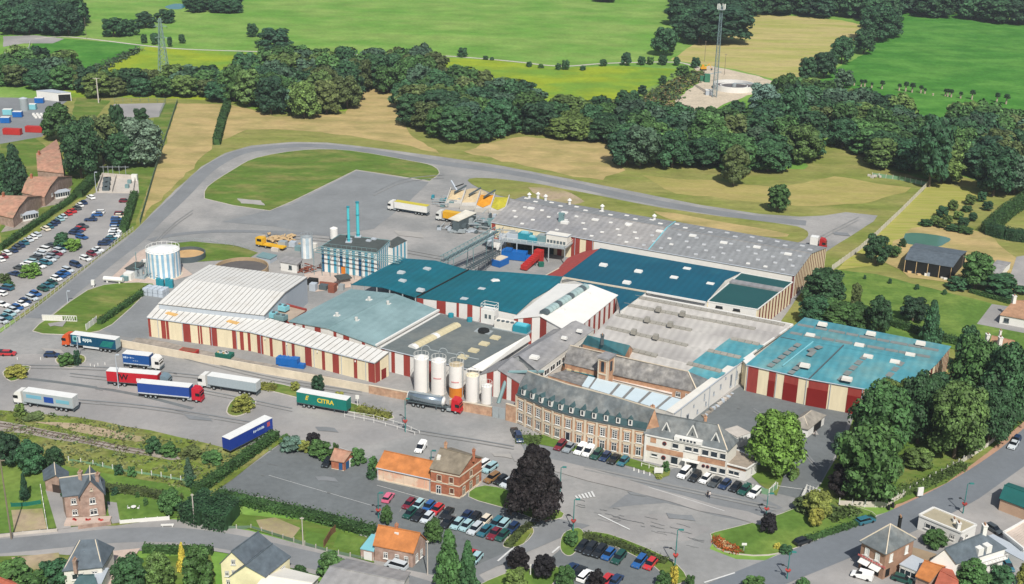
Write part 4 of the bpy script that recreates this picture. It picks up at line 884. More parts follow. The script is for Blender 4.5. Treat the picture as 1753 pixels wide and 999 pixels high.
X.roof([q_[0], q_[1], q_[2], q_[3]], turq, over=.2); X.roof([q_[3], q_[2], q_[4], (1018,582,6.2)], fibre, over=.1); X.ridge(q_[2], q_[4], stone, .12, 'verge'); X.chimney(1031,580,9.4, darksteel, .8,1)
# 17 courtyard roofs
cr = [(968,632,3.5),(963,622,3.5),(1020,634,3.5),(1020,646,3.5)]
X = Bld('teal_lean_to', 'low dark teal roof strip left of the brick tower', 'shed', cr, brick); X.roof(cr, teal, over=0)
for i in range(4): p = P(975+i*13,632+i*2.6,3.6); MB().box(p.x, p.y, 3.4,1.3,1.0,.4, ANG).build('skylight', tanlight, X.root)
cs = [(938,642,4.2),(968,633,4.2),(1006,644,4.2),(996,660,4.2)]
X = Bld('courtyard_slate_roof', 'low mottled slate roof directly behind the brick offices', 'shed', cs, brick); X.roof(cs, oldslate, over=0)
cg = [(996,660,4.4),(1007,643,4.4),(1178,686,4.4),(1152,706,4.4)]
X = Bld('glazed_courtyard_roof', 'pale blue translucent courtyard roof with grey cross strips behind the brick offices', 'roof', cg, offwhite)
for i in range(6):
    k0_, k1_ = (0,.09,.33,.47,.64,.84)[i], (.07,.30,.44,.61,.81,1)[i]
    MB().slab([V3(lerp(cg[0], cg[3], k0_)), V3(lerp(cg[0], cg[3], k1_)), V3(lerp(cg[1], cg[2], k1_)), V3(lerp(cg[1], cg[2], k0_))], .2).build('roof_panel', mat('translucent_sheet', (206,222,228),.4,.05,.3), X.root)
MB().slab([V3(p)-Vector((0,0,.08)) for p in cg], .1).build('roof', mat('grey_strip', (128,128,126)), X.root)
ct = [(1048,640,3.4),(1155,664,3.4),(1150,676,3.4),(1045,650,3.4)]
X = Bld('white_flat_terrace', 'white flat terrace roof at the foot of the old slate building', 'roof', ct, offwhite); X.roof(ct, mat('pale_terrace', (226,214,204)), over=0, lift=.3)
# 21 white hip roofed shed in yard
s0, s1, s2 = (1350,727,2.6),(1384,733,2.6),(1412,711,2.6); s3 = V3(s0)+V3(s2)-V3(s1)
HS = Bld('white_yard_shed', 'small white shed with hipped grey roof and open doorway in the dark yard', 'shed', [V3(s0), V3(s1), V3(s2), s3], white)
rA, rB = (V3(s0)+V3(s1))/2*.72+(V3(s2)+s3)/2*.28,(V3(s0)+V3(s1))/2*.28+(V3(s2)+s3)/2*.72; rA.z = rB.z = 4.4
gr = mat('weathered_hip_roof', (150,144,134),.9,.16,.5, fine=.15)
HS.roof([V3(s0), V3(s1), rA], gr, over=.5); HS.roof([V3(s1), V3(s2), rB, rA], gr, over=.5); HS.roof([V3(s2), s3, rB], gr, over=.5); HS.roof([s3, V3(s0), rA, rB], gr, over=.5)
HS.ridge(rA, s1, stone, .1, 'hip_cap'); HS.ridge(rA, rB, stone, .1); HS.ridge(rA, s0, stone, .1, 'hip_cap')
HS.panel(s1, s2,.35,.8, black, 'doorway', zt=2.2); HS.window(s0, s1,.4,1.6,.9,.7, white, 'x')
# ------------------------------------------------------------------ gabled house helper
def house(name, label, e0, e1, r0_, r1_, wallm, roofm, cat='house', side=1, z0=0, over=.35, e2=None, e3=None, capm=None):
    """front eave e0-e1 and ridge r0-r1 in photo pixels+height; the back slope mirrors the front"""
    E0, E1, Ra, Rb = V3(e0), V3(e1), V3(r0_), V3(r1_)
    B0 = Ra*2-E0; B1 = Rb*2-E1; B0.z = E0.z; B1.z = E1.z
    if e2: B1 = V3(e2)
    if e3: B0 = V3(e3)
    B = Bld(name, label, cat, [E0, E1, Rb, B1, B0, Ra], wallm, z0)
    B.roof([E0, E1, Rb, Ra], roofm, over=over); B.roof([Ra, Rb, B1, B0], roofm, over=over)
    B.ridge(B.out(Ra, over), B.out(Rb, over), capm or roofm, .13); B.B0, B.B1 = B0, B1; return B
# 22 station
ST = house('station_building', 'two-storey brick station building with grey tiled roof and arched windows', (737.4,801,6.2),(786.7,811,6.2),(756,767,8.6),(806,780,8.6), redbrick, mat('mossy_grey_tile', (132,122,106),.9,.14,.4, fine=.14))
e0, e1 = (737.4,801,6.2),(786.7,811,6.2); e2 = ST.B1
for z, t_ in ((0.1,.4),(3.0,.25),(5.4,.3)): ST.panel(e0, e1,.0,1, stone, 'stone_band', zb=z, zt=z+t_, proud=.1); ST.panel(V3(e1), e2,0,1, stone, 'stone_band', zb=z, zt=z+t_, proud=.1)
shut = mat('brown_shutter', (104,70,56))
for t in (.3,.72): ST.window(e0, e1, t, 4.3,1.1,1.5, stone, 'x', pm=shut)
ST.window(e0, e1,.74,1.7,1.1,1.4, stone, 'x', pm=shut); ST.window(e0, e1,.28,1.3,1.2,2.3, white, 'cross')
for t in (.18,.5,.8): ST.window(V3(e1), e2, t, 1.4,1.1,2.3, stone, 'cross')
ST.window(V3(e1), e2,.5,4.4,1.0,1.5, stone, 'x', pm=shut)
ST.chimney(763,765,8.6, brick, .6,.8); ST.chimney(811,778,8.6, redbrick, .6,1.0)
MB().box(*(P(752,783,7.3)[:2]),7.0,.8,2.2,.9, ANG+.3).build('roof_vent', offwhite, ST.root)
SWG = house('station_goods_wing', 'low wing with bright orange tiled roof and peeling pink wall attached to the brick station', (645.4,800,3.2),(738,820,3.2),(660,772,5.8),(745,790,5.8), plaster_pink, tile)
SWG.panel((645.4,800,3.2),(738,820,3.2),0,1, stone, 'stone_base', zb=0, zt=.5, proud=.12)
for i in range(5): SWG.panel((645.4,800,3.2),(738,820,3.2),.12+i*.19,.125+i*.19, stone, 'pilaster', proud=.1)
K = house('brick_kiosk', 'tiny brick kiosk with faded tiled roof and blue doors beside the empty car park', (567,786,2.5),(588.5,790,2.5),(574.5,768,3.9),(599,773,3.9), redbrick, paletile)
kb = mat('blue_door_paint', (40,92,140))
K.panel((567,786,2.5),(588.5,790,2.5),.6,.88, kb, 'door', zt=2); K.panel((567,786,2.5),(588.5,790,2.5),0,1, stone, 'stone_base', zb=0, zt=.3); K.panel(V3((588.5,790,2.5)), K.B1,.15,.4, kb, 'door', zt=2); K.panel(V3((588.5,790,2.5)), K.B1,.6,.85, kb, 'door', zt=2)
K.panel(V3((588.5,790,2.5)), K.B1,.42,.58, white, 'door_frame', zt=2.2)
# 24 orange roofed house
O = house('orange_roofed_house', 'pinkish brick house with bright orange tiled roof and a dark burnt patch on it', (641,932.5,3.6),(706,945.5,3.6),(650,899,6.6),(717,912,6.6), pinkbrick, tile)
for t in (.3,.6,.84): O.window((641,932.5,3.6),(706,945.5,3.6), t, 1.8,.9,1.4, white, 'cross')
for t in (.3,.65): O.window(V3((706,945.5,3.6)), O.B1, t, 1.6,.9,1.8, white, 'cross')
O.chimney(679,905,6.3, redbrick, .6,.8); q = P(680,912,5.9); MB().box(q.x, q.y, 5.6,.9,.7,.5, ANG).build('roof_hatch', white, O.root)
G = [(617,938,2.6),(640,943,2.6),(646,916,2.6),(636,914,2.6)]
X = Bld('garage_extension', 'flat-roofed brick garage with white door attached left of the orange roofed house', 'garage', G, pinkbrick); X.roof(G, skyblue, over=.1); X.panel(G[0], G[1], .25,.85, white, 'garage_door', zt=2.1)
# 25 grey slate brick house left
HH = house('slate_roofed_brick_house', 'brick house with dark slate roof, front gable and two chimneys in the left garden', (109.5,849,5.6),(176,842,5.6),(104,818,9.0),(166,810,9.0), pinkbrick, slatehouse, capm=stone)
ga, gb_, gap = (137,847,5.6),(177,841.5,5.6),(157,824,9.2)
X0, X1, XA = V3(ga), V3(gb_), V3(gap); nrm = Vector(((X1-X0).y, -(X1-X0).x, 0)).normalized(); 
f0, f1, fa = X0+nrm*.5, X1+nrm*.5, Vector(((X0.x+X1.x)/2,(X0.y+X1.y)/2,9.0))+nrm*.5; back = -nrm*6
mb = MB(); mb.prism([Vector((f0.x, f0.y, 0)), Vector((f1.x, f1.y, 0)), f1, fa, f0], [Vector((f0.x, f0.y, 0))+back, Vector((f1.x, f1.y, 0))+back, f1+back, fa+back, f0+back]); mb.build('gable_wing', pinkbrick, HH.root)
dz = Vector((0,0,.15)); uu = (f1-f0).normalized()*.4
for p_, q_ in ((f0-uu-Vector((0,0,.4)), fa),(f1+uu-Vector((0,0,.4)), fa)):
    MB().slab([p_+dz+nrm*.4, q_+dz+nrm*.4, q_+dz+back, p_+dz+back], .15).build('gable_roof', slatehouse, HH.root)
MB().tube(fa+nrm*.4+dz, fa+back+dz, .13).build('ridge_cap', stone, HH.root)
GW = HH.root; cen = HH.c.copy()
HH.c = (f0+f1)/2+back/2
for t, z, w_ in ((.5,4.2,1.2),(.5,1.6,1.5)): HH.window(f0, f1, t, z, w_, 1.4, white, 'cross')
for t, z in ((.5,6.9),): HH.window(f0, f1, t, z, .5,.7, stone, 'x')
HH.c = cen
for z in (4.2,1.6): HH.window((109.5,849,5.6),(176,842,5.6),.23, z, 1.1,1.3, white, 'cross')
HH.chimney(138,815,8.8, pinkbrick, .7,1.0); HH.chimney(168,822,7.6, pinkbrick, .7,1.4)
GA = house('brick_garage', 'small slate-roofed brick garage at the head of the driveway left of the brick house', (77,822,2.8),(74,806,2.8),(95,811.5,4.8),(93,793,4.8), pinkbrick, slatehouse, 'garage', capm=stone)
GA.panel(V3((77,822,2.8)), GA.B0,.3,.95, mat('dark_garage_door', (70,58,52)), 'garage_door', zt=2.2)
# 26 hipped grey house bottom left
A_ = [(109,976,4.4),(174,969,4.4),(193,938,4.4),(128,940,4.4)]; ra, rb = V3((137,925,7.6)), V3((163,924,7.6))
X = Bld('hipped_slate_house', 'white house with hipped grey slate roof at the bottom left by the side street', 'house', A_, offwhite)
for f in ([V3(A_[0]), V3(A_[1]), rb, ra], [V3(A_[1]), V3(A_[2]), rb], [V3(A_[2]), V3(A_[3]), ra, rb], [V3(A_[3]), V3(A_[0]), ra]): X.roof(f, slatehouse, over=.4)
X.ridge(ra, A_[0], stone, .1, 'hip_cap'); X.ridge(rb, A_[1], stone, .1, 'hip_cap'); X.chimney(129,968,5.3, pinkbrick, .6,1.2); X.window(A_[0], A_[1], .35,2.8,2.2,1.3, white, 'row'); X.window(A_[0], A_[1], .8,2.8,1.0,1.5, white, 'cross')
X.rooflight(144,945,6.0,.6,.6, white)
PO = [(152,1000,3),(174,998,3),(186,972,3),(165,972,3)]
X = Bld('white_porch', 'white porch block below the hipped slate house', 'porch', PO, white); X.roof(PO, greyclad, over=.1); X.window(PO[0], PO[1], .5,1.6,1.4,1.6, white, 'cross')
X = house('teal_slate_outhouse', 'small dark slate roof at the bottom edge below the white porch', (120,1012,3),(168,1008,3),(138,985,4.8),(158,984,4.8), offwhite, slateband, 'shed')
# 27 cream house
CH = house('cream_gabled_house', 'cream rendered house with dark slate roof and gable towards us at the bottom', (421,965,5.0),(464,931.5,5.0),(398,942.5,7.8),(440.5,911.5,7.8), mat('cream_render', (236,226,186)), slatehouse, capm=slatehouse)
CHW = [V3((421,965,5.0)), CH.B0]
for t, z in ((.5,5.4),(.22,3.2),(.5,3.0),(.78,2.8),(.15,1.0),(.42,.9),(.75,.9)): CH.window(CHW[0], CHW[1], t, z, .8,1.1, white, 'cross')
CH2 = house('cream_house_wing', 'lower slate-roofed wing adjoining the cream gabled house on its right', (453.5,985.5,4.0),(495.5,953,4.0),(422,966,6.6),(464.5,932,6.6), mat('cream_render', (236,226,186)), slatehouse)
for t in (.35,.7): CH2.window((453.5,985.5,4.0),(495.5,953,4.0), t, 2.4,1.3,1.3, white, 'cross')
# 28 bottom roofs
X = house('long_grey_roofed_barn', 'long low building with grey corrugated roof at the bottom edge of the picture', (540,1012,2.6),(680,1040,2.6),(567,970,4.4),(690,995,4.4), offwhite, fibre, 'shed')
X = house('white_roofed_extension', 'low white roofed extension at the bottom edge beside the cream house', (430,1015,2.6),(520,1025,2.6),(455,985,3.6),(532,998,3.6), white, offwhite, 'shed')
X = house('red_roofed_outbuilding', 'red tiled roof at the bottom left corner of the picture', (-20,1020,3),(45,1030,3),(-10,985,5),(40,1005,5), pinkbrick, mat('red_tile', (176,98,76),.85,.12,.5, fine=.14), 'house')
# 29 corner shop
c0, c1, c2 = (1475.5,926,6.2),(1517,947,6.2),(1565,922,6.2); c3 = V3(c0)+V3(c2)-V3(c1); ra, rb = V3((1519.5,885,9.4)), V3((1533,892,9.4)); ra = (V3(c0)+V3(c1)+V3(c2)+c3)/4; ra.z = 9.8
CS = Bld('corner_shop', 'square brick corner shop with slate pyramid roof, red lettering band and striped awnings', 'shop', [V3(c0), V3(c1), V3(c2), c3], mat('brown_brick', (162,128,106),.9,.1,.6, fine=.15))
cc = [V3(c0), V3(c1), V3(c2), c3]
for i in range(4): CS.roof([cc[i], cc[(i+1) % 4], ra], slate, over=.5); CS.ridge(ra, CS.out(cc[i], .4), stone, .13, 'hip_cap')
for t in (.27,.7): CS.window(c0, c1, t, 4.6,1.0,1.7, white, 'x', pm=white)
for t in (.2,.75): CS.window(c1, c2, t, 4.6,1.0,1.7, white, 'x', pm=white)
CS.panel(c0, c1,.08,.92, offwhite, 'sign_band', zb=2.8, zt=3.5, proud=.12)
a, b, u, n, L = CS.wallpos(c0, c1); 
for t in (.25,.7):
    p = a+(b-a)*t; MB().prism([p.copy()*1, p.copy(), p.copy()], [p, p, p]) if 0 else None
    q0_, q1_ = p-u*1.1, p+u*1.1; z = Vector((0,0,1))
    MB().slab([Vector((q0_.x, q0_.y, 2.7)), Vector((q1_.x, q1_.y, 2.7)), Vector((q1_.x, q1_.y, 2.1))+n*1.1, Vector((q0_.x, q0_.y, 2.1))+n*1.1], .08).build('awning', white, CS.root)
    CS.panel(c0, c1, t-.13, t+.13, black, 'shop_window', zb=.5, zt=2.4)
CS.panel(c1, c2,.08,.22, black, 'shop_window', zb=.5, zt=2.2); CS.chimney(1539,902,8.4, black, .5,2.2)
CS_sign = (a+(b-a)*.5+n*.16, u, n)
# 30.. right corner houses
W = [(1573.5,882,3.4),(1646,912,3.4),(1671.5,899,3.4),(1598,869,3.4)]
X = Bld('white_flat_roofed_house', 'white house with beige flat roof and parapet at the bend of the main street', 'house', W, white); X.roof(W, mat('beige_roof', (176,166,142),.9,.12,.4), over=-.4)
for i in range(4): X.ridge(W[i], W[(i+1) % 4], white, .25, 'parapet')
X.window(W[0], W[1], .3,1.9,2.4,1.2, white, 'row'); X.window(W[0], W[1], .6,1.9,.6,.6, white, 'x'); X.window(W[0], W[1], .82,1.8,.9,1.1, white, 'cross'); X.window(W[1], W[2], .4,2,.8,.8, white, 'x'); X.chimney(1640,905,3.4, white, .7,1.4); X.chimney(1633,893,3.4, white, .5,.6)
X = house('white_two_storey_house', 'white house with dark slate roof, bay dormers and balcony at the bottom right', (1638.5,963.5,4.6),(1721,938.5,4.6),(1619.5,938.5,7.6),(1683,912.5,7.6), white, slatehouse, capm=slatehouse)
ea, eb = (1638.5,963.5,4.6),(1721,938.5,4.6)
for t in (.15,.38,.62,.85): X.window(ea, eb, t, 1.8,.9,1.8, white, 'cross')
X.window(V3(ea), X.B0,.45,3.2,.7,1.0, white, 'x')
for t in (.45,.62): 
    q = V3(lerp(ea, eb, t))+Vector((0,.8,0)); MB().box(q.x, q.y, 4.4,1.4,1.6,1.9, math.atan2((V3(eb)-V3(ea)).y, (V3(eb)-V3(ea)).x)).build('dormer', white, X.root)
a, b, u, n, L = X.wallpos(ea, eb); q = a+(b-a)*.7+n*.6; MB().box(q.x, q.y, 3.0,7,1.3,.2, math.atan2(u.y, u.x)).build('balcony', white, X.root)
mb = MB()
for k in range(8): c_ = q+u*(-3.4+k*.97)+n*.6; mb.tube(Vector((c_.x, c_.y, 3.2)), Vector((c_.x, c_.y, 4.1)),.05)
mb.tube(Vector((q.x, q.y, 4.1))-u*3.4+n*.6, Vector((q.x, q.y, 4.1))+u*3.4+n*.6,.06); mb.build('balcony_railing', white, X.root); X.chimney(1684,911,7.6, white, .8,1.6)
SV = [(1541,965,2.8),(1571,977,2.8),(1584,960,2.8),(1562,950,2.8)]
X = Bld('white_conservatory', 'low white conservatory with a row of windows right of the corner shop', 'building', SV, white); X.roof(SV, greyclad, over=.2); X.window(SV[0], SV[1], .5,1.5,3.4,1.3, white, 'row')
SX = [(1563,937,2.6),(1602,948,2.6),(1588,960,2.6),(1560,952,2.6)]
X = Bld('tan_flat_extension', 'low flat-roofed extension behind the white conservatory', 'building', SX, greyclad); X.roof(SX, mat('tan_felt', (156,136,110)), over=.2)
X = house('small_orange_roofed_house', 'small house with orange tiled roof between the conservatory and the white house', (1569,985,2.8),(1592,995,2.8),(1585,960,4.4),(1610,969,4.4), pinkbrick, tile)
X = house('red_roofed_shed', 'low red roofed shed at the very bottom right', (1597,1010,2.8),(1640,1015,2.8),(1612,978,3.8),(1638,992,3.8), white, mat('red_tile', (176,98,76)))
X = house('green_roofed_garage', 'brick garage with dark green roof cut by the right edge of the picture', (1713,852,3.2),(1765,872,3.2),(1722,831,4.4),(1775,850,4.4), mat('tan_brick', (198,166,140),.9,.08,.6), mat('dark_green_sheet', (28,96,92)), 'garage')
WR = [(1718,912,3.4),(1775,880,3.4),(1800,900,3.4),(1753,940,3.4)]
X = Bld('pale_corrugated_shed', 'shed with pale pinkish corrugated roof and white edge at the lower right edge', 'shed', WR, white)
for i in range(10): X.roof([lerp(WR[0], WR[3], i/10), lerp(WR[1], WR[2], i/10), lerp(WR[1], WR[2], (i+.9)/10), lerp(WR[0], WR[3], (i+.9)/10)], mat('pinkish_sheet', (206,190,176)), 'roof_sheet', over=0)
X.ridge(WR[0], WR[1], white, .3, 'parapet'); X.ridge(WR[0], WR[3], white, .3, 'parapet')
LW = [(1682,920,2.6),(1712,938,2.6),(1753,960,2.6),(1760,944,2.6),(1700,914,2.6)]
X = Bld('white_lean_to', 'low white roofed lean-to joining the white house to the corrugated shed', 'shed', LW, white); X.roof(LW, greyclad, over=0)
CG = [(1706,833,3),(1765,850,3),(1775,840,3),(1735,822,3)]
# ------------------------------------------------------------------ 33 right: open barn, bungalows
OB = house('open_sided_barn', 'open-sided barn with slate roof and black interior beside the pond', (1550,443,4.6),(1630.5,456.5,4.6),(1560,423.5,5.8),(1643.5,437,5.8), black, slatehouse, 'barn')  # solid black walls painted as the shaded open interior
for i in range(5): OB.panel((1550,443,4.6),(1630.5,456.5,4.6), i*.245, i*.245+.012, wood, 'post', proud=.2)
for i in range(14):
    q = P(1556+i*5.6,467+i*.9+rnd.uniform(-1.5,1.5)); o = MB().box(q.x, q.y, 0, rnd.uniform(.6,1.6), rnd.uniform(.6,1.3), rnd.uniform(.4,1.3), rnd.random()*3).build('junk_crate', rnd.choice([white, bluesteel, greyclad, darksteel, wood]), None, (q.x, q.y, 0)); tag(o, 'crate in the clutter before the open barn, %s from the left' % 'first second third fourth fifth sixth seventh eighth ninth tenth eleventh twelfth thirteenth fourteenth'.split()[i], 'crate', 'clutter in front of the open barn')
X = house('grey_hut', 'little grey-roofed hut with white wall right of the open barn', (1697,465,2.4),(1712,469,2.4),(1703,450,3.4),(1722,454,3.4), white, fibre, 'hut')
BG = [(1712.5,535,3.2),(1712.5,535,3.2)]
X = house('white_bungalow', 'white bungalow with brown tiled roof and white chimney cut by the right edge', (1713,538,3.0),(1790,552,3.0),(1738,514,5.2),(1800,522,5.2), white, browntile); X.chimney(1735,517,5, white, .9,2)
X.window((1713,538,3.0),(1790,552,3.0),.15,1.6,1.4,1.2, darksteel, 'cross')
X = house('brown_roofed_house', 'house with brown roof and three white chimneys half hidden by trees', (1690,606,3.6),(1745,620,3.6),(1700,575,6.4),(1735,583,6.4), pinkbrick, browntile); X.chimney(1711,590,5.6, white, .9,2.2); X.chimney(1690,580,5, white, .9,1.4); X.chimney(1712,572,6, white, .5,1)
# ------------------------------------------------------------------ 34 left edge: estate houses, depot
def estate(label, a, b, rA, rB, z, zr, glaz=True):
    E0, E1, Ra, Rb = V3(a+(z,)), V3(b+(z,)), V3(rA+(zr,)), V3(rB+(zr,))
    m0, m1 = E0.lerp(Ra, .45), E1.lerp(Rb, .45); m0.z = m1.z = z+(zr-z)*.62
    B0 = Ra*2-E0; B1 = Rb*2-E1; B0.z = B1.z = z
    X = Bld('estate_house', label, 'house', [E0, E1, Rb, B1, B0, Ra], pinkbrick, group='brown-roofed houses at the left edge')
    X.roof([E0, E1, m1, m0], paletile, over=.3); X.roof([m0, m1, Rb, Ra], paletile, over=.3); X.roof([Ra, Rb, B1, B0], paletile, over=.3); X.chimney(rA[0]+4, rA[1]+1, zr, redbrick, .7,1)
    if glaz:
        X.window(E1, Rb, .5, z-1.2,1.4,1.2, white, 'cross')
    return X
estate('brown tiled house nearest the big trees, farthest of the three at the left edge', (64,291),(109,296),(63,262),(101,252),4.2,7.6)
estate('brown tiled house with a grey conservatory, middle one of the three at the left edge', (38,329),(76,337),(50,302),(98,302),3.6,7.4)
estate('brown tiled house cut by the left edge, nearest of the three', (-6,366),(22,373),(2,334),(46,336),3.6,7.4)
for x, y, lab in ((105,337, 'white framed conservatory beside the middle brown-roofed house'),(50,375, 'white framed conservatory beside the nearest brown-roofed house')):
    q = P(x, y); root = thing('conservatory', lab, 'conservatory', q, 0, 'conservatories of the brown-roofed houses'); aa = .75
    MB().box(q.x, q.y, 0,5.6,3.4,.7, aa).build('base_wall', white, root); MB().box(q.x, q.y, .7,5.4,3.2,1.5, aa).build('glazing', glass, root); MB().box(q.x, q.y, 2.2,5.9,3.7,.25, aa).build('roof', greyclad, root)
    mb = MB()
    for i in range(7):
        for sgn in (-1,1): cx, cy = -2.75+i*.915, sgn*1.66; mb.box(q.x+cx*math.cos(aa)-cy*math.sin(aa), q.y+cx*math.sin(aa)+cy*math.cos(aa),.7,.12,.12,1.5, aa)
    mb.build('glazing_bar', white, root)
DP = [(62,169,4.6),(98,174,4.6),(120,170,4.6),(120,160,4.6),(62,158,4.6)]
DP = [(62,154.5,4.4),(98,158.5,4.4),(121,157.5,4.4),(88,152.5,4.4)]
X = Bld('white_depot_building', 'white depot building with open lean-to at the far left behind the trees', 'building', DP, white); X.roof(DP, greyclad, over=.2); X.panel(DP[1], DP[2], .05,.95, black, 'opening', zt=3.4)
q = P(42,189); root = thing('depot_tank', 'upright steel tank in the depot yard at the far left', 'tank', q); MB().cyl(q.x, q.y, 0,6,2, n=20).build('shell', steel, root); MB().cyl(q.x, q.y, 6,6.6,2,.3,20).build('lid', greyclad, root)
for i, (x, y, c_, lab) in enumerate(((14,196, skyblue, 'pale blue container at the left edge of the depot'),(31,200, bluepaint, 'blue container below the depot tank'),(10,210, bluepaint, 'dark blue container at the depot edge'),(55,187, skyblue, 'pale blue container beside the depot tank'),(68,176, bluepaint, 'small blue container near the white depot building'),(90,168, tealpaint, 'teal container in front of the white depot building'),(22,230, redpaint, 'orange red container with pale stripe at the left'),(60,226, redpaint, 'bright red container right of the orange one'))):
    q = P(x, y); root = thing('container', lab, 'container', q, 0, 'containers in the left depot'); L_ = 8 if i >= 6 else 4.2
    if i >= 6: root.location = q; 
    MB().box(q.x, q.y, .2, L_, 2.5,2.5,.05 if i < 6 else -.08).build('body', c_, root); MB().box(q.x, q.y, 2.7, L_*.97,2.3,.12,.05 if i < 6 else -.08).build('roof', white if i < 6 else c_, root)
    for k in range(int(L_)): MB().box(q.x-L_/2+.6+k*1.0, q.y-1.28-(0.05 if i < 6 else -.08)*0,.3,.12,.08,2.2).build('rib', c_, root)
for k in range(14):
    q = P(58+k*2.2,197+(k % 3)*2.5); o = MB().box(q.x, q.y, 0,1.2,1.0,1.1).build('liquid_container', white, None, (q.x, q.y, 0)); tag(o, 'white cube container in the depot yard rows, %s from the left' % 'first second third fourth fifth sixth seventh eighth ninth tenth eleventh twelfth thirteenth fourteenth'.split()[k], 'container', 'white cube containers in the depot yard')
# substation walls
root = thing('transformer_enclosure', 'concrete walled electrical enclosure with gantries at the top of the left car park', 'substation', P(200,316))
for a, b in (((166,330),(176,302)),((176,302),(199,304)),((192,331),(199,304)),((199,304),(232,306)),((228,331),(232,306)),((166,330),(228,331))):
    A2, B2 = P(*a), P(*b); d = B2-A2; mb = MB(); h_ = 1.6 if a[1] != 330 or b[1] != 331 else .6; mb.box((A2.x+B2.x)/2,(A2.y+B2.y)/2,0, d.length, .3, h_, math.atan2(d.y, d.x)); mb.build('enclosure_wall', concrete, root)
for i in range(3):
    for j in range(2): q = P(180+j*4+i*.8,326-i*8); MB().box(q.x, q.y, .05,1.8,1.6,1.6).build('transformer', darksteel, root)
mb = MB()
for x in (178,186,194,205,216): q = P(x, 302); mb.tube(q, q+Vector((0,0,4.5)),.12); mb.tube(q+Vector((-1.4,0,4)), q+Vector((1.4,0,4)),.1)
mb.build('gantry', steel, root)
for x, y in ((218,322),(222,314)): q = P(x, y); MB().box(q.x, q.y, 0.02,1.4,1.4,1.5).build('switchgear', bluesteel, root)
q = P(231,309); MB().box(q.x, q.y, 0.01,2.2,1.4,2.6).build('cabinet', white, root)
# ------------------------------------------------------------------ lettering
def lettering(s, size, m, parent, loc, axis_u, axis_v, name='lettering', depth=.02, shear=0):
    cu = bpy.data.curves.new(name, 'FONT'); cu.body = s; cu.size = size; cu.extrude = depth; cu.align_x = 'CENTER'; cu.align_y = 'CENTER'; cu.offset = size*.025; cu.shear = shear
    to = bpy.data.objects.new(name, cu); me = bpy.data.meshes.new_from_object(to); bpy.data.objects.remove(to)
    me.materials.clear(); me.materials.append(m); u = Vector(axis_u).normalized(); v = Vector(axis_v).normalized(); n = u.cross(v)
    me.transform(Matrix(((u.x, v.x, n.x, loc[0]),(u.y, v.y, n.y, loc[1]),(u.z, v.z, n.z, loc[2]),(0,0,0,1))))
    ob = bpy.data.objects.new(name, me); C.objects.link(ob); ob.parent = parent; return ob
p_, u_, n_ = CS_sign
for k_ in range(11):
    q = p_+u_*(-2.9+k_*.58); MB().box(q.x, q.y, 2.9,.42,.08,.5 if k_ % 3 else .36, math.atan2(u_.y, u_.x)).build('sign_mark', mat('faded_red_sign', (204,112,108)), CS.root)

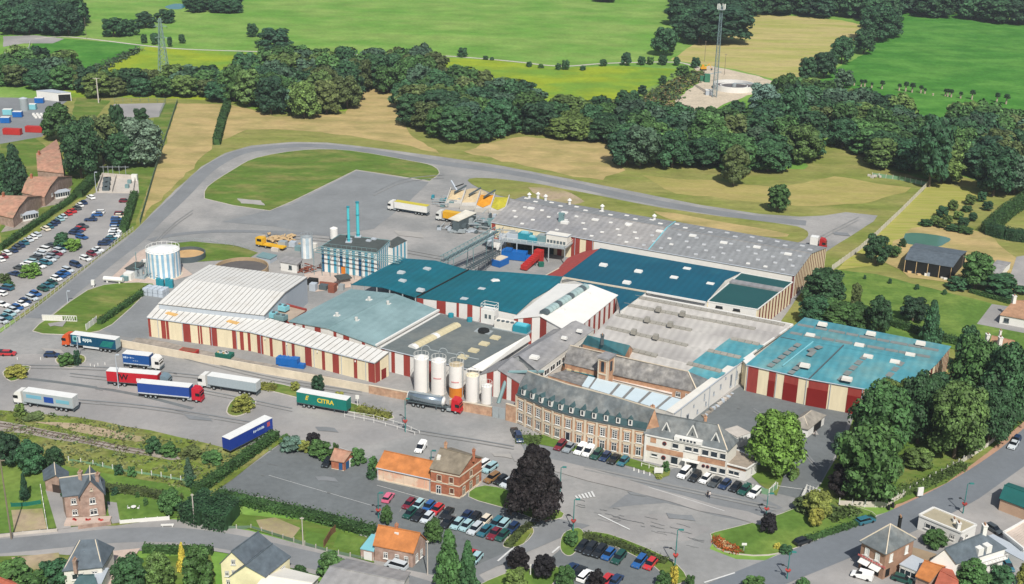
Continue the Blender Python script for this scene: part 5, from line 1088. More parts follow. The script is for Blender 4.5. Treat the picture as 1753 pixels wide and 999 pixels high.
# ------------------------------------------------------------------ cars
def mesh_of(mb, nm, mats, smooth=False):
    o = mb.build(nm, mats, None, (0,0,0), smooth); me = o.data; bpy.data.objects.remove(o); return me
def car_meshes(kind):
    L, W, hood, H, roof0, roof1, rear = {'hatch': (3.9,1.64,.84,1.42,-.45,1.5,.95), 'saloon': (4.4,1.7,.84,1.38,-.2,1.2,.95), 'estate': (4.4,1.7,.84,1.44,-.45,2.0,1.0), 'van': (4.2,1.7,.95,1.8,-.6,2.05,1.7), 'mpv': (4.6,1.78,.95,1.7,-.8,2.15,1.1)}[kind]
    h2 = L/2; w2 = W/2
    # side outline (x forward is -x here: front at -h2)
    low = [(-h2,.28),(-h2,.55),(-h2+.1,.68),(-h2+.95, hood),(roof0-.35, hood+.03),(h2-.35, rear),(h2-.02, rear-.08),(h2,.5),(h2,.28)]
    mb = MB(); n = len(low)
    def sec(y, inset=0): return [(x*(1-inset*.03), y, z) for x, z in low]
    ys = [-w2+.06,-w2, w2, w2-.06]
    rings = [[(x*.97,-w2+.1, z) for x, z in low], [(x, -w2+.02, z*.98) for x, z in low], [(x, w2-.02, z*.98) for x, z in low], [(x*.97, w2-.1, z) for x, z in low]]
    rings = [[(x, -w2, z if z < .7 else z-.05) for x, z in low], [(x, -w2+.12, z) for x, z in low], [(x, w2-.12, z) for x, z in low], [(x, w2, z if z < .7 else z-.05) for x, z in low]]
    vs = sum(rings, []); fs = []
    for k in range(3):
        for i in range(n): fs.append((k*n+i, k*n+(i+1) % n, (k+1)*n+(i+1) % n, (k+1)*n+i))
    fs += [tuple(range(n-1,-1,-1)), tuple(range(3*n, 4*n))]
    mb.add(vs, fs)
    # roof panel on pillars
    rt = [(roof0,-w2+.25),(roof1,-w2+.25),(roof1, w2-.25),(roof0, w2-.25)]
    mb.prism([(x, y, H-.06) for x, y in rt], [(x*.96, y*.95, H) for x, y in rt])
    if kind == 'van': mb.prism([(.1,-w2+.02,.8),(h2-.06,-w2+.02,.8),(h2-.06, w2-.02,.8),(.1, w2-.02,.8)], [(.1,-w2+.2, H-.04),(h2-.15,-w2+.2, H-.04),(h2-.15, w2-.2, H-.04),(.1, w2-.2, H-.04)])
    body = mesh_of(mb, 'car_body_'+kind, carpaint)
    g = MB(); b0, b1 = roof0-.62, min(h2-.12, roof1+.42)
    zb = hood; zr = rear
    bt = [(b0,-w2+.1, zb),(b1,-w2+.1, zr),(b1, w2-.1, zr),(b0, w2-.1, zb)]; tp = [(roof0,-w2+.26, H-.05),(roof1,-w2+.26, H-.05),(roof1, w2-.26, H-.05),(roof0, w2-.26, H-.05)]
    g.prism(bt, tp); glass_ = mesh_of(g, 'car_glass_'+kind, carglass)
    m = MB()
    for sx in (-1,1):
        for sy in (-1,1): m.tube((sx*L*.3, sy*(w2-.2),.31),(sx*L*.3, sy*(w2+.02),.31),.31,10)
    wh = MB(); wh.tube((0,-.1,0),(0,.1,0),.31,10); wheel = mesh_of(wh, 'wheel', rubber)
    l = MB()
    for sy in (-1,1): l.prism([(-h2-.02, sy*.5-.16,.5),(-h2+.1, sy*.5-.16,.5),(-h2+.1, sy*.5+.16,.5),(-h2-.02, sy*.5+.16,.5)], [(-h2, sy*.5-.16,.66),(-h2+.1, sy*.5-.16,.66),(-h2+.1, sy*.5+.16,.66),(-h2, sy*.5+.16,.66)])
    lamp = mesh_of(l, 'headlights', chrome)
    return body, glass_, wheel, lamp, L, W
CARS = {k: car_meshes(k) for k in ('hatch', 'saloon', 'estate', 'van', 'mpv')}
PAINT = {'white': (.78,.78,.76), 'silver': (.50,.54,.56), 'grey': (.22,.25,.27), 'black': (.018,.02,.022), 'navy': (.018,.04,.10), 'blue': (.02,.09,.26), 'teal': (.03,.13,.17), 'green': (.015,.07,.055), 'red': (.46,.03,.035), 'maroon': (.17,.018,.03), 'pink': (.55,.12,.2), 'brown': (.24,.13,.05), 'cream': (.72,.64,.5), 'seafoam': (.3,.46,.48), 'darkgrey': (.06,.07,.075)}
CN = {'teal': 'dark teal', 'green': 'dark green', 'navy': 'navy blue', 'seafoam': 'pale blue-green', 'darkgrey': 'dark grey', 'maroon': 'dark red', 'blue': 'bright blue'}
KN = {'hatch': 'hatchback', 'saloon': 'saloon', 'estate': 'estate car', 'van': 'small van', 'mpv': 'people carrier'}
ORD = ['first', 'second', 'third', 'fourth', 'fifth', 'sixth', 'seventh', 'eighth', 'ninth', 'tenth', 'eleventh', 'twelfth', 'thirteenth', 'fourteenth', 'fifteenth', 'sixteenth', 'seventeenth', 'eighteenth', 'nineteenth', 'twentieth', 'twenty-first', 'twenty-second', 'twenty-third', 'twenty-fourth', 'twenty-fifth', 'twenty-sixth']
def car(x, y, hd, c_, kind, label, group=None):
    body, gl, wheel, lamp, L, W = CARS[kind]; q = P(x, y)
    e = thing('parked_car', label, 'car', (q.x, q.y, .2), hd+math.pi+.0001, group)
    rgb = PAINT[c_]; k = rnd.uniform(.9,1.1)
    inst('body', body, e, color=tuple(v*k for v in rgb)+(1,)); inst('window_glass', gl, e)
    for sx in (-1,1):
        for sy in (-1,1): inst('wheel', wheel, e, (sx*L*.3, sy*(W/2-.06),.31))
    inst('headlight', lamp, e); return e
def row(cars, h, desc, group, ox=0, oy=0, s=1, start=0):
    """cars: (x, y, colour[, kind]); h = photo direction of the noses"""
    cs = [(c[0]/s+ox, c[1]/s+oy) for c in cars]; seen = {}
    for i, c in enumerate(cars):
        x, y = cs[i]; kind = c[3] if len(c) > 3 else rnd.choice(['hatch', 'hatch', 'saloon', 'estate'])
        hd = heading(x, y, x+h[0], y+h[1])+rnd.uniform(-.04,.04)
        car(x, y, hd, c[2], kind, '%s %s, %s %s' % (CN.get(c[2], c[2]), KN[kind], ORD[i+start], desc), group)
row([(598,385, 'white', 'estate'),(550,420, 'navy'),(525,437, 'white'),(508,455, 'darkgrey'),(475,475, 'red'),(450,492, 'red'),(415,512, 'silver'),(395,527, 'seafoam'),(370,547, 'navy'),(350,562, 'navy'),(325,578, 'teal'),(300,592, 'cream', 'estate'),(240,632, 'silver'),(218,648, 'white'),(190,664, 'silver'),(160,684, 'teal'),(133,702, 'navy'),(110,716, 'darkgrey'),(90,735, 'navy'),(42,752, 'white', 'estate'),(22,774, 'maroon'),(5,795, 'white')], (-10,-5), 'from the top along the hedge of the left car park', 'cars in the left car park', 0,240,3.843)
row([(820,410, 'maroon'),(795,495, 'maroon'),(790,510, 'cream'),(772,530, 'blue'),(770,550, 'navy'),(768,568, 'blue'),(762,588, 'silver'),(760,607, 'white'),(754,625, 'silver'),(748,642, 'white'),(732,658, 'teal'),(710,676, 'navy'),(690,692, 'navy')], (10,0), 'down the short hedge at the left car park', 'cars in the left car park', 0,240,3.843)
row([(650,484, 'white', 'estate'),(640,501, 'blue'),(598,532, 'navy')], (-10,0), 'down the upper lane of the left car park', 'cars in the left car park', 0,240,3.843)
row([(545,575, 'darkgrey', 'saloon'),(528,595, 'red'),(510,605, 'navy'),(490,622, 'navy'),(540,648, 'blue')], (10,2), 'down behind the round bushes, left car park', 'cars in the left car park', 0,240,3.843)
row([(337,702, 'darkgrey', 'estate'),(290,730, 'white', 'mpv'),(268,754, 'silver', 'estate'),(240,780, 'darkgrey'),(205,808, 'seafoam'),(180,826, 'white'),(128,850, 'darkgrey'),(97,890, 'navy'),(42,985, 'navy')], (-10,-2), 'down the left file of the middle double row', 'cars in the left car park', 0,240,3.843)
row([(412,717, 'teal'),(393,738, 'silver', 'estate'),(372,758, 'maroon'),(350,776, 'grey'),(330,796, 'silver'),(303,817, 'teal'),(260,840, 'white')], (10,2), 'down the right file of the middle double row', 'cars in the left car park', 0,240,3.843)
row([(648,732, 'white'),(628,747, 'silver'),(605,760, 'maroon'),(565,790, 'white', 'estate'),(500,832, 'navy', 'mpv'),(448,866, 'silver'),(425,885, 'blue'),(400,903, 'blue'),(372,922, 'white'),(345,950, 'green'),(318,968, 'teal')], (10,3), 'down the roadside fence of the left car park', 'cars in the left car park', 0,240,3.843)
row([(285,68, 'green'),(235,100, 'blue'),(212,128, 'silver'),(168,150, 'navy'),(148,168, 'white'),(115,190, 'blue'),(92,210, 'silver'),(65,232, 'seafoam'),(40,255, 'teal'),(15,280, 'silver')], (10,3), 'of the lower stretch along the roadside fence, counted from the top', 'cars in the left car park', 0,480,3.843)
row([(20,172, 'white', 'saloon')], (10,2), 'and only car in the bottom lane of the left car park', 'cars in the left car park', 0,480,3.843)
row([(45,62, 'teal', 'mpv'),(8,98, 'white')], (-10,-2), 'beside the small bush at the left edge', 'cars in the left car park', 0,480,3.843)
row([(380,256, 'maroon'),(438,271, 'grey'),(513,286, 'white', 'van'),(565,299, 'white', 'van'),(620,315, 'green'),(676,330, 'navy'),(733,346, 'black'),(795,361, 'teal')], (-9,9), 'from the left in front of the brick office building', 'cars before the brick offices', 860,700,3.843)
row([(842,137, 'white', 'mpv'),(915,160, 'black'),(986,176, 'white'),(1051,196, 'darkgrey'),(1118,213, 'navy'),(1190,232, 'black'),(1252,250, 'green'),(1320,270, 'white', 'estate')], (-9,9), 'from the left in front of the administration building', 'cars before the administration building', 960,780,3.984)
row([(145,637, 'black'),(200,656, 'black'),(262,672, 'black'),(325,692, 'blue'),(395,714, 'green'),(535,742, 'blue'),(610,757, 'red')], (-8,9), 'from the left along the hedge of the bottom car park', 'cars in the bottom car park', 960,780,3.984)
row([(72,788, 'navy'),(125,812, 'black'),(165,838, 'white'),(318,860, 'red'),(378,866, 'navy')], (8,-9), 'from the left in the lower row of the bottom car park', 'cars in the bottom car park', 960,780,3.984)
row([(388,490, 'maroon'),(448,497, 'seafoam'),(517,507, 'blue'),(572,527, 'red'),(635,553, 'black'),(762,572, 'navy'),(820,582, 'black'),(887,600, 'cream'),(958,620, 'teal'),(1003,635, 'seafoam'),(1070,650, 'navy')], (-8,8), 'from left, upper row of the station car park', 'cars in the station car park', 600,740,3.857)
row([(393,552, 'green'),(450,566, 'black'),(508,582, 'silver'),(640,611, 'black'),(705,623, 'seafoam'),(765,636, 'seafoam'),(823,656, 'silver'),(885,671, 'teal'),(950,687, 'maroon'),(1003,700, 'green')], (-8,8), 'from left, lower row of the station car park', 'cars in the station car park', 600,740,3.857)
row([(868,233, 'white', 'estate'),(920,252, 'seafoam'),(935,318, 'brown'),(993,332, 'black'),(1040,350, 'silver')], (-9,6), 'from the left behind the brick station', 'cars behind the station', 600,740,3.857)
for x, y, c_, k_, h, lab in ((664.8,856, 'pink', 'hatch', (6,-8), 'pink car alone at the left end of the station car park'),(720.5,771, 'white', 'van', (-7,9), 'white van parked behind the orange roofed goods wing'),(806,954, 'red', 'hatch', (7,-8), 'red car half hidden behind the tall conifer at the bottom'),(814.5,961, 'seafoam', 'hatch', (-7,8), 'pale blue-green car beside the red one near the tall conifer'),
    (678.5,973, 'silver', 'mpv', (-10,-3), 'silver people carrier on the street before the orange roofed house'),(560.5,796, 'black', 'hatch', (-6,8), 'black car tucked in beside the tiny brick kiosk'),(882,743.5, 'black', 'saloon', (-4,-10), 'black saloon driving on the square, upper of the two'),(888,753, 'navy', 'estate', (4,12), 'dark estate close behind the other black car on the square'),
    (1481,895.5, 'teal', 'estate', (14,-4), 'dark teal estate on the main street before the corner shop'),(1373,931, 'black', 'hatch', (14,-5), 'black car parked on the pavement by the triangular lawn'),(1734,765.5, 'silver', 'saloon', (-8,12), 'silver car driving on the main street near the right edge'),(1739,757, 'navy', 'hatch', (-8,12), 'blue car just behind the silver one at the right edge'),(1475,990, 'white', 'van', (-14,-4), 'white van parked beside the corner shop'),(1544,996, 'green', 'hatch', (10,3), 'green car at the bottom edge by the conservatory'),(1724,973, 'teal', 'hatch', (5,8), 'dark teal car in the garden of the white house'),(1700,910, 'darkgrey', 'hatch', (10,6), 'grey car behind the white house'),
    (15,608.5, 'red', 'hatch', (12,0), 'red car at the left edge of the truck park'),(3,608, 'black', 'hatch', (12,0), 'black car cut by the left edge beside the red one'),(89,611, 'navy', 'hatch', (12,0), 'blue car left of the round planted island in the truck park')):
    car(x, y, heading(x, y, x+h[0], y+h[1]), c_, k_, lab)

# ------------------------------------------------------------------ lorries
def bx(x0, x1, y0, y1, z0, z1, mb, mi=0): mb.prism([(x0, y0, z0),(x1, y0, z0),(x1, y1, z0),(x0, y1, z0)], [(x0, y0, z1),(x1, y0, z1),(x1, y1, z1),(x0, y1, z1)], mi)
WHEEL = mesh_of(MB().tube((0,-.17,0),(0,.17,0),.5,14), 'lorry_wheel', rubber); HUB = mesh_of(MB().tube((0,-.02,0),(0,.19,0),.26,10), 'lorry_hub', steel)
def lorry_wheel(e, x, y):
    w_ = inst('wheel', WHEEL, e, (x, y, .5)); inst('hub', HUB, w_, (0,0,0),0 if y > 0 else math.pi)
def paint(c_): return mat('lorry_paint_%d_%d_%d' % c_, c_, .45,.04,.5)
def tractor(e, x0, c_, w=2.45):
    """cab with its back at x0, nose at x0+2.3"""
    mb = MB(); h = w/2
    prof = [(x0,.75),(x0+2.2,.6),(x0+2.3,1.3),(x0+2.22,2.3),(x0+1.95,3.1),(x0+1.4,3.65),(x0+.1,3.75)]
    vs = [(x, -h, z) for x, z in prof]+[(x, h, z) for x, z in prof]; n = len(prof)
    mb.add(vs, [(i, (i+1) % n, n+(i+1) % n, n+i) for i in range(n)]+[tuple(range(n-1,-1,-1)), tuple(range(n, 2*n))]); cab = mb.build('cab', paint(c_), e, (0,0,0))
    g = MB(); g.add([(x0+2.33,-h+.15,1.75),(x0+2.33, h-.15,1.75),(x0+2.1, h-.2,2.75),(x0+2.1,-h+.2,2.75),(x0+2.2,-h+.15,1.75),(x0+2.2, h-.15,1.75),(x0+1.95, h-.2,2.75),(x0+1.95,-h+.2,2.75)], [(0,1,2,3),(7,6,5,4),(0,3,7,4),(1,5,6,2),(3,2,6,7),(0,4,5,1)]); g.build('windscreen', carglass, cab, (0,0,0))
    for s in (-1,1): g = MB(); bx(x0+1.0, x0+1.9, s*(h+.01)-.02, s*(h+.01)+.02,1.75,2.6, g); g.build('side_window', carglass, cab, (0,0,0))
    g = MB(); bx(x0+2.25, x0+2.42,-h, h, .35,.9, g); g.build('bumper', paint(c_) if sum(c_) < 600 else darksteel, cab, (0,0,0))
    for s in (-1,1): g = MB(); bx(x0+2.36, x0+2.45, s*.9-.18, s*.9+.18,.6,.8, g); g.build('headlight', chrome, cab, (0,0,0))
    for s in (-1,1): g = MB(); bx(x0+1.8, x0+2.2, s*(h+.18)-.08, s*(h+.18)+.08,2.0,2.6, g); g.build('wing_mirror', black, cab, (0,0,0))
    g = MB(); bx(x0-2.9, x0+1.9,-.5,.5,.55,.95, g); g.build('tractor_chassis', darksteel, e, (0,0,0))
    for s in (-1,1): g = MB(); bx(x0-1.2, x0-.1, s*.95-.25, s*.95+.25,.5,1.05, g); g.build('fuel_tank', steel, e, (0,0,0))
    for s in (-1,1):
        for xx in (x0+1.15, x0-2.2): lorry_wheel(e, xx, s*1.05)
def lorry(x0, y0, x1, y1, label, cab, side, roofc=(232,232,228), kind='curtain', rear=None, text=None, tcol=None, skirt=None, axles=3, nocab=False, bandc=None, length=None, facing=-1):
    """(x0,y0) = nose end, (x1,y1) = tail end of the near side at the ground, photo pixels"""
    a, b = P(x0, y0), P(x1, y1); hd = math.atan2(a.y-b.y, a.x-b.x); d = (a-b).normalized(); left = Vector((-d.y, d.x, 0))
    if left.y < 0: left = -left
    c_ = (a+b)/2+left*1.25
    e = thing('lorry' if not nocab else 'lorry_trailer', label, 'lorry' if not nocab else 'trailer', (c_.x, c_.y, .2), hd+.0001)
    T = length or (13.6 if not nocab else 13.6); tot = T+2.9 if not nocab else T; xr = -tot/2; xf = xr+T; near = -1 if (Vector((math.cos(hd), math.sin(hd),0)).cross(Vector((0,-1,0)))).z < 0 else 1
    # is the viewer on the +y or -y local side?
    yl = Vector((-math.sin(hd), math.cos(hd),0)); near = 1 if yl.dot(Vector((0,-1,0))) > 0 else -1
    sm = paint(side); rm = paint(roofc)
    if kind == 'tank':
        mb = MB(); mb.tube((xr+.3,0,2.25),(xf-1.9,0,2.25),1.18,20); mb.build('tank_barrel', chrome, e, (0,0,0), True)
        for x in (xr+.25, xf-1.95): g = MB(); g.tube((x, 0,2.25),(x+.12,0,2.25),1.22,20); g.build('tank_end_ring', white, e, (0,0,0))
        g = MB(); g.tube((xf-1.85,0,2.25),(xf-1.5,0,2.25),1.15,20,0,.7); g.build('tank_dome', white, e, (0,0,0), True)
        g = MB(); bx(xr+.6, xf-2.4,-.35,.35,3.4,3.5, g)
        for k in range(4): g.cyl(xr+2+k*2.1,0,3.4,3.62,.35, n=10)
        g.build('catwalk', steel, e, (0,0,0)); g = MB(); bx(xr+.4, xf-1.6,-.9,.9,.95,1.2, g); g.build('chassis', darksteel, e, (0,0,0))
        g = MB(); bx(xr, xr+.15,-1.2,1.2,.5,.9, g); g.build('rear_bumper', darksteel, e, (0,0,0))
    else:
        zf, zt = (1.15,3.95) if kind != 'tipper' else (1.3,3.7)
        mb = MB(); bx(xr, xf, -1.25,1.25, zf, zt, mb); body = mb.build('trailer_body', sm, e, (0,0,0))
        g = MB(); bx(xr-.02, xf+.02,-1.27,1.27, zt, zt+.07, g); g.build('trailer_roof', rm, e, (0,0,0))
        g = MB(); bx(xr-.03, xr+.0,-1.2,1.2, zf+.05, zt-.05, g); rd = g.build('rear_doors', paint(rear or (206,208,208)), e, (0,0,0))
        g = MB(); bx(xr-.06, xr-.03,-.03,.03, zf+.05, zt-.05, g); 
        for s in (-.6,.6): bx(xr-.08, xr-.03, s-.03, s+.03, zf+.05, zt-.05, g)
        g.build('door_bars', steel, rd, (0,0,0))
        g = MB(); bx(xr, xf, -1.22,1.22, zf-.2, zf, g); bx(xr+.3, xf-.2,-.5,.5,.7, zf-.2, g); g.build('chassis', darksteel, e, (0,0,0))
        g = MB(); bx(xr-.05, xr+.1,-1.2,1.2,.45,.75, g); g.build('rear_bumper', darksteel, e, (0,0,0))
        y = near*1.26
        if bandc: g = MB(); bx(xr+.1, xf-.1, y-.02, y+.02, zf, zf+.28, g); g.build('lower_rail', paint(bandc), e, (0,0,0))
        if kind == 'tipper':
            for k in range(int(T)): g = MB(); bx(xr+.4+k, xr+.52+k, y-.05, y+.05, zf, zt-.05, g); g.build('side_rib', sm, e, (0,0,0))
        if kind == 'curtain':
            for k in range(1,5): g = MB(); x = xr+T*k/5; bx(x-.03, x+.03, y-.02, y+.02, zf, zt, g); g.build('curtain_seam', sm, e, (0,0,0))
        if skirt: g = MB(); bx(xr+T*.38, xf-3.6, y-.05, y, .55,1.05, g); g.build('side_skirt', paint(skirt), e, (0,0,0))
        if text:
            for t_ in text:
                s, size, fx, fz, colr = t_[:5]; ux = 1 if near == -1 else -1
                xx = xr+T*(fx if ux == 1 else 1-fx)
                if s[0] == '~':
                    g = MB(); rr = random.Random(len(s)*7); x_ = -size*len(s)*.45
                    for ch in s[1:]:
                        w_ = size*rr.uniform(.35,.75); zz = zf+(zt-zf)*fz+rr.uniform(-.06,.06); x0 = xx+ux*x_; hh = size*rr.uniform(.35,.6)*(.25 if ch == '-' else 1); g.prism([(x0-w_/2, y-.03, zz-hh),(x0+w_/2, y-.03, zz-hh),(x0+w_/2, y+.03, zz-hh),(x0-w_/2, y+.03, zz-hh)], [(x0-w_/2, y-.03, zz+hh),(x0+w_/2, y-.03, zz+hh),(x0+w_/2, y+.03, zz+hh),(x0-w_/2, y+.03, zz+hh)]); x_ += size*.9
                    g.build('blurred_print', paint(colr), body, (0,0,0))
                elif s.startswith('#'):
                    w_, h_ = [float(v) for v in s[1:].split('x')]; g = MB(); bx(xx-w_/2, xx+w_/2, y-.035, y+.035, zf+(zt-zf)*fz-h_/2, zf+(zt-zf)*fz+h_/2, g); g.build('printed_panel', paint(colr), body, (0,0,0))
                elif s.startswith('/'):
                    g = MB(); h_ = size
                    for k in range(5): z = zf+(zt-zf)*fz-h_/2+k*h_/4.5; g.prism([(xx-ux*(2.0-.25*k), y-.03, z),(xx+ux*(1.6+.2*k), y-.03, z+.02),(xx+ux*(1.6+.2*k), y+.03, z+.02),(xx-ux*(2.0-.25*k), y+.03, z)], [(xx-ux*(2.0-.25*k)+ux*.2, y-.03, z+.12),(xx+ux*(1.6+.2*k)+ux*.2, y-.03, z+.16),(xx+ux*(1.6+.2*k)+ux*.2, y+.03, z+.16),(xx-ux*(2.0-.25*k)+ux*.2, y+.03, z+.12)])
                    g.build('printed_stripes', paint(colr), body, (0,0,0))
                else: lettering(s, size, paint(colr), body, (xx, y+near*.01, zf+(zt-zf)*fz),(ux, 0,0),(0,0,1), shear=t_[5] if len(t_) > 5 else 0)
    for k in range(axles):
        for s in (-1,1): lorry_wheel(e, xr+2.0+k*1.3, s*1.05)
    for s in (-1,1): g = MB(); bx(xf-3.6, xf-3.4, s*.9-.08, s*.9+.08,.15,.95, g); g.build('landing_leg', darksteel, e, (0,0,0))
    if not nocab: tractor(e, tot/2-2.35, cab)
    return e
WH = (234,232,226)
lorry(107,594,199,606, 'articulated lorry with orange cab and dark blue and green trailer by the site wall', (214,92,44),(14,74,104), text=[('appa', 1.5,.37,.64,(222,236,236)),('/', 1.6,.78,.45,(40,160,130)),('#1.5x1.7', 0,.1,.6,(120,186,186)),('#.8x.9', 0,.1,.6,(14,100,100)),('#.6x1.7', 0,.2,.55,(220,228,232))], skirt=(220,222,220), rear=(170,186,188))
lorry(272,636,214,630, 'rigid white lorry with blue box standing by the planted island', WH, (30,84,150), text=[('~abc-d--', .5,.3,.66,(196,216,234)),('~---', .6,.55,.4,(196,216,234))], bandc=(196,206,212), length=7.4, axles=1)
lorry(281,668,193,661, 'red curtain-sided lorry with dark lettering, partly behind the blue one', (120,140,150),(190,34,48), text=[('JW', 2.2,.32,.5,(52,24,30)),('#1.0x.9', 0,.62,.35,(232,220,220))], rear=(170,40,48))
lorry(342,691,239,681, 'lorry with red cab and blue curtain trailer in front of the red one', (196,34,52),(40,74,150), bandc=(206,210,214), rear=(180,190,196))
lorry(24,693,126,708, 'white-cabbed lorry with silver trailer and blue lettering at the lower left', WH, (172,182,186), text=[('#2.6x1.5', 0,.52,.5,(38,78,160)),('#4.2x.9', 0,.22,.6,(120,178,200)),('~abcdefgh', .45,.22,.6,(58,138,176)),('#3.6x.9', 0,.8,.5,(120,182,200)),('~abcdefg', .45,.8,.48,(58,138,186))], rear=(206,208,206))
lorry(338,664,440,680, 'white-cabbed lorry with silver tipping trailer near the planted strip', WH, (166,178,184), kind='tipper', rear=(200,204,204), axles=3)
lorry(590,711,512,697, 'green trailer with red end and yellow CITRA lettering parked without a cab', WH, (22,122,110), text=[('CITRA', 1.6,.58,.52,(226,200,60)),('E', 1.6,.2,.58,(226,200,60),.3)], rear=(180,34,44), nocab=True)
lorry(781,710,701,696, 'tanker lorry with polished barrel and red cab by the brick yard wall', (196,34,44), WH, kind='tank', length=11.5)
lorry(401,777,462,745, 'blue box trailer with white roof standing at the head of the clipped hedge', WH, (36,64,150), text=[('~abcdefgh', .5,.70,.6,(210,224,234)),('#.9x1.1', 0,.9,.62,(186,84,92))], rear=(226,226,224), nocab=True)
lorry(663,360,731,371, 'white lorry with yellow-topped tipping trailer on the upper concrete yard', WH, (232,230,224), roofc=(206,190,60), kind='tipper', rear=(190,192,190))
e = lorry(742,377,800,386, 'white lorry with open yellow body beside the grain bays', (220,220,214),(226,168,40), roofc=(226,176,50), kind='tipper', nocab=False, length=9, axles=2)
lorry(1407,428,1391,425.5, 'small white delivery lorry with red tail half hidden behind the long grey hall', (176,40,40),(234,232,226), length=2.6, axles=1, rear=(190,60,50))
q = P(458,424); root = thing('yellow_flatbed', 'yellow flatbed loader standing by the timber heap', 'vehicle', (q.x, q.y, .2), ANG)
for nm, b, m in (('deck', (-1,7,-1.2,1.2,.9,1.3), mat('loader_yellow', (222,172,40))),('cab', (-4,-1.2,-1.1,1.1,.8,3.2), mat('loader_yellow', (222,172,40)))): g = MB(); bx(*b, g); g.build(nm, m, root, (0,0,0))
g = MB(); bx(-3.4,-1.6,-1.13,1.13,2,2.9, g); g.build('cab_window', carglass, root, (0,0,0))
for x in (-2.8,0,5): 
    for s in (-1,1): lorry_wheel(root, x, s*.9)
# pedestrians
def person(x, y, label, shirt, trousers, hd, bag=False):
    q = P(x, y); e = thing('person', label, 'person', (q.x, q.y, .12), hd+.001)
    me = bpy.data.meshes.new('figure')
    V = [(0,0,.95),(0,0,1.2),(0,0,1.42),(0,0,1.5),(0,.01,1.62),(0,.01,1.74),(.1,0,.9),(.11,.12,.5),(.11,.02,.09),(.11,.15,.04),(-.1,0,.9),(-.1,-.08,.5),(-.1,-.2,.1),(-.1,-.1,.03),(.19,0,1.4),(.24,-.05,1.14),(.25,.05,.9),(.25,.08,.8),(-.19,0,1.4),(-.24,.06,1.14),(-.25,.1,.9),(-.25,.13,.8)]
    Ed = [(0,1),(1,2),(2,3),(3,4),(4,5),(0,6),(6,7),(7,8),(8,9),(0,10),(10,11),(11,12),(12,13),(2,14),(14,15),(15,16),(16,17),(2,18),(18,19),(19,20),(20,21)]
    Rd = [.15,.14,.15,.06,.1,.09,.1,.07,.045,.04,.1,.07,.045,.04,.07,.05,.035,.04,.07,.05,.035,.04]
    me.from_pydata(V, Ed, []); ob = bpy.data.objects.new('figure', me); C.objects.link(ob)
    ob.modifiers.new('skin', 'SKIN'); ob.modifiers.new('sub', 'SUBSURF').levels = 1
    for i, r_ in enumerate(Rd): me.skin_vertices[0].data[i].radius = (r_, r_*.85)
    me.skin_vertices[0].data[0].use_root = True
    dg = bpy.context.evaluated_depsgraph_get(); m2 = bpy.data.meshes.new_from_object(ob.evaluated_get(dg)); bpy.data.objects.remove(ob)
    m2.materials.clear()
    for m in (paint(shirt), paint(trousers), skin): m2.materials.append(m)
    for p in m2.polygons:
        z = p.center.z; ax = abs(p.center.x); p.material_index = 2 if (z > 1.5 or (ax > .2 and z < 1.2)) else (0 if z > .95 else 1)
    o = inst('body', m2, e)
    mb = MB(); mb.cyl(0,0,1.66,1.76,.11,.07,10); mb.build('hair', mat('dark_hair', (60,44,36)), e, (0,0,0))
person(1211,852, 'person in dark clothes walking on the square, left of the pair', (40,42,50),(36,36,44),.6)
person(1214.5,853.5, 'person in pale top walking on the square, right of the pair', (214,206,200),(60,66,90),.4)
person(1394.5,748, 'person in dark clothes standing at the corner of the white yard shed', (44,60,74),(34,36,44),1.4)
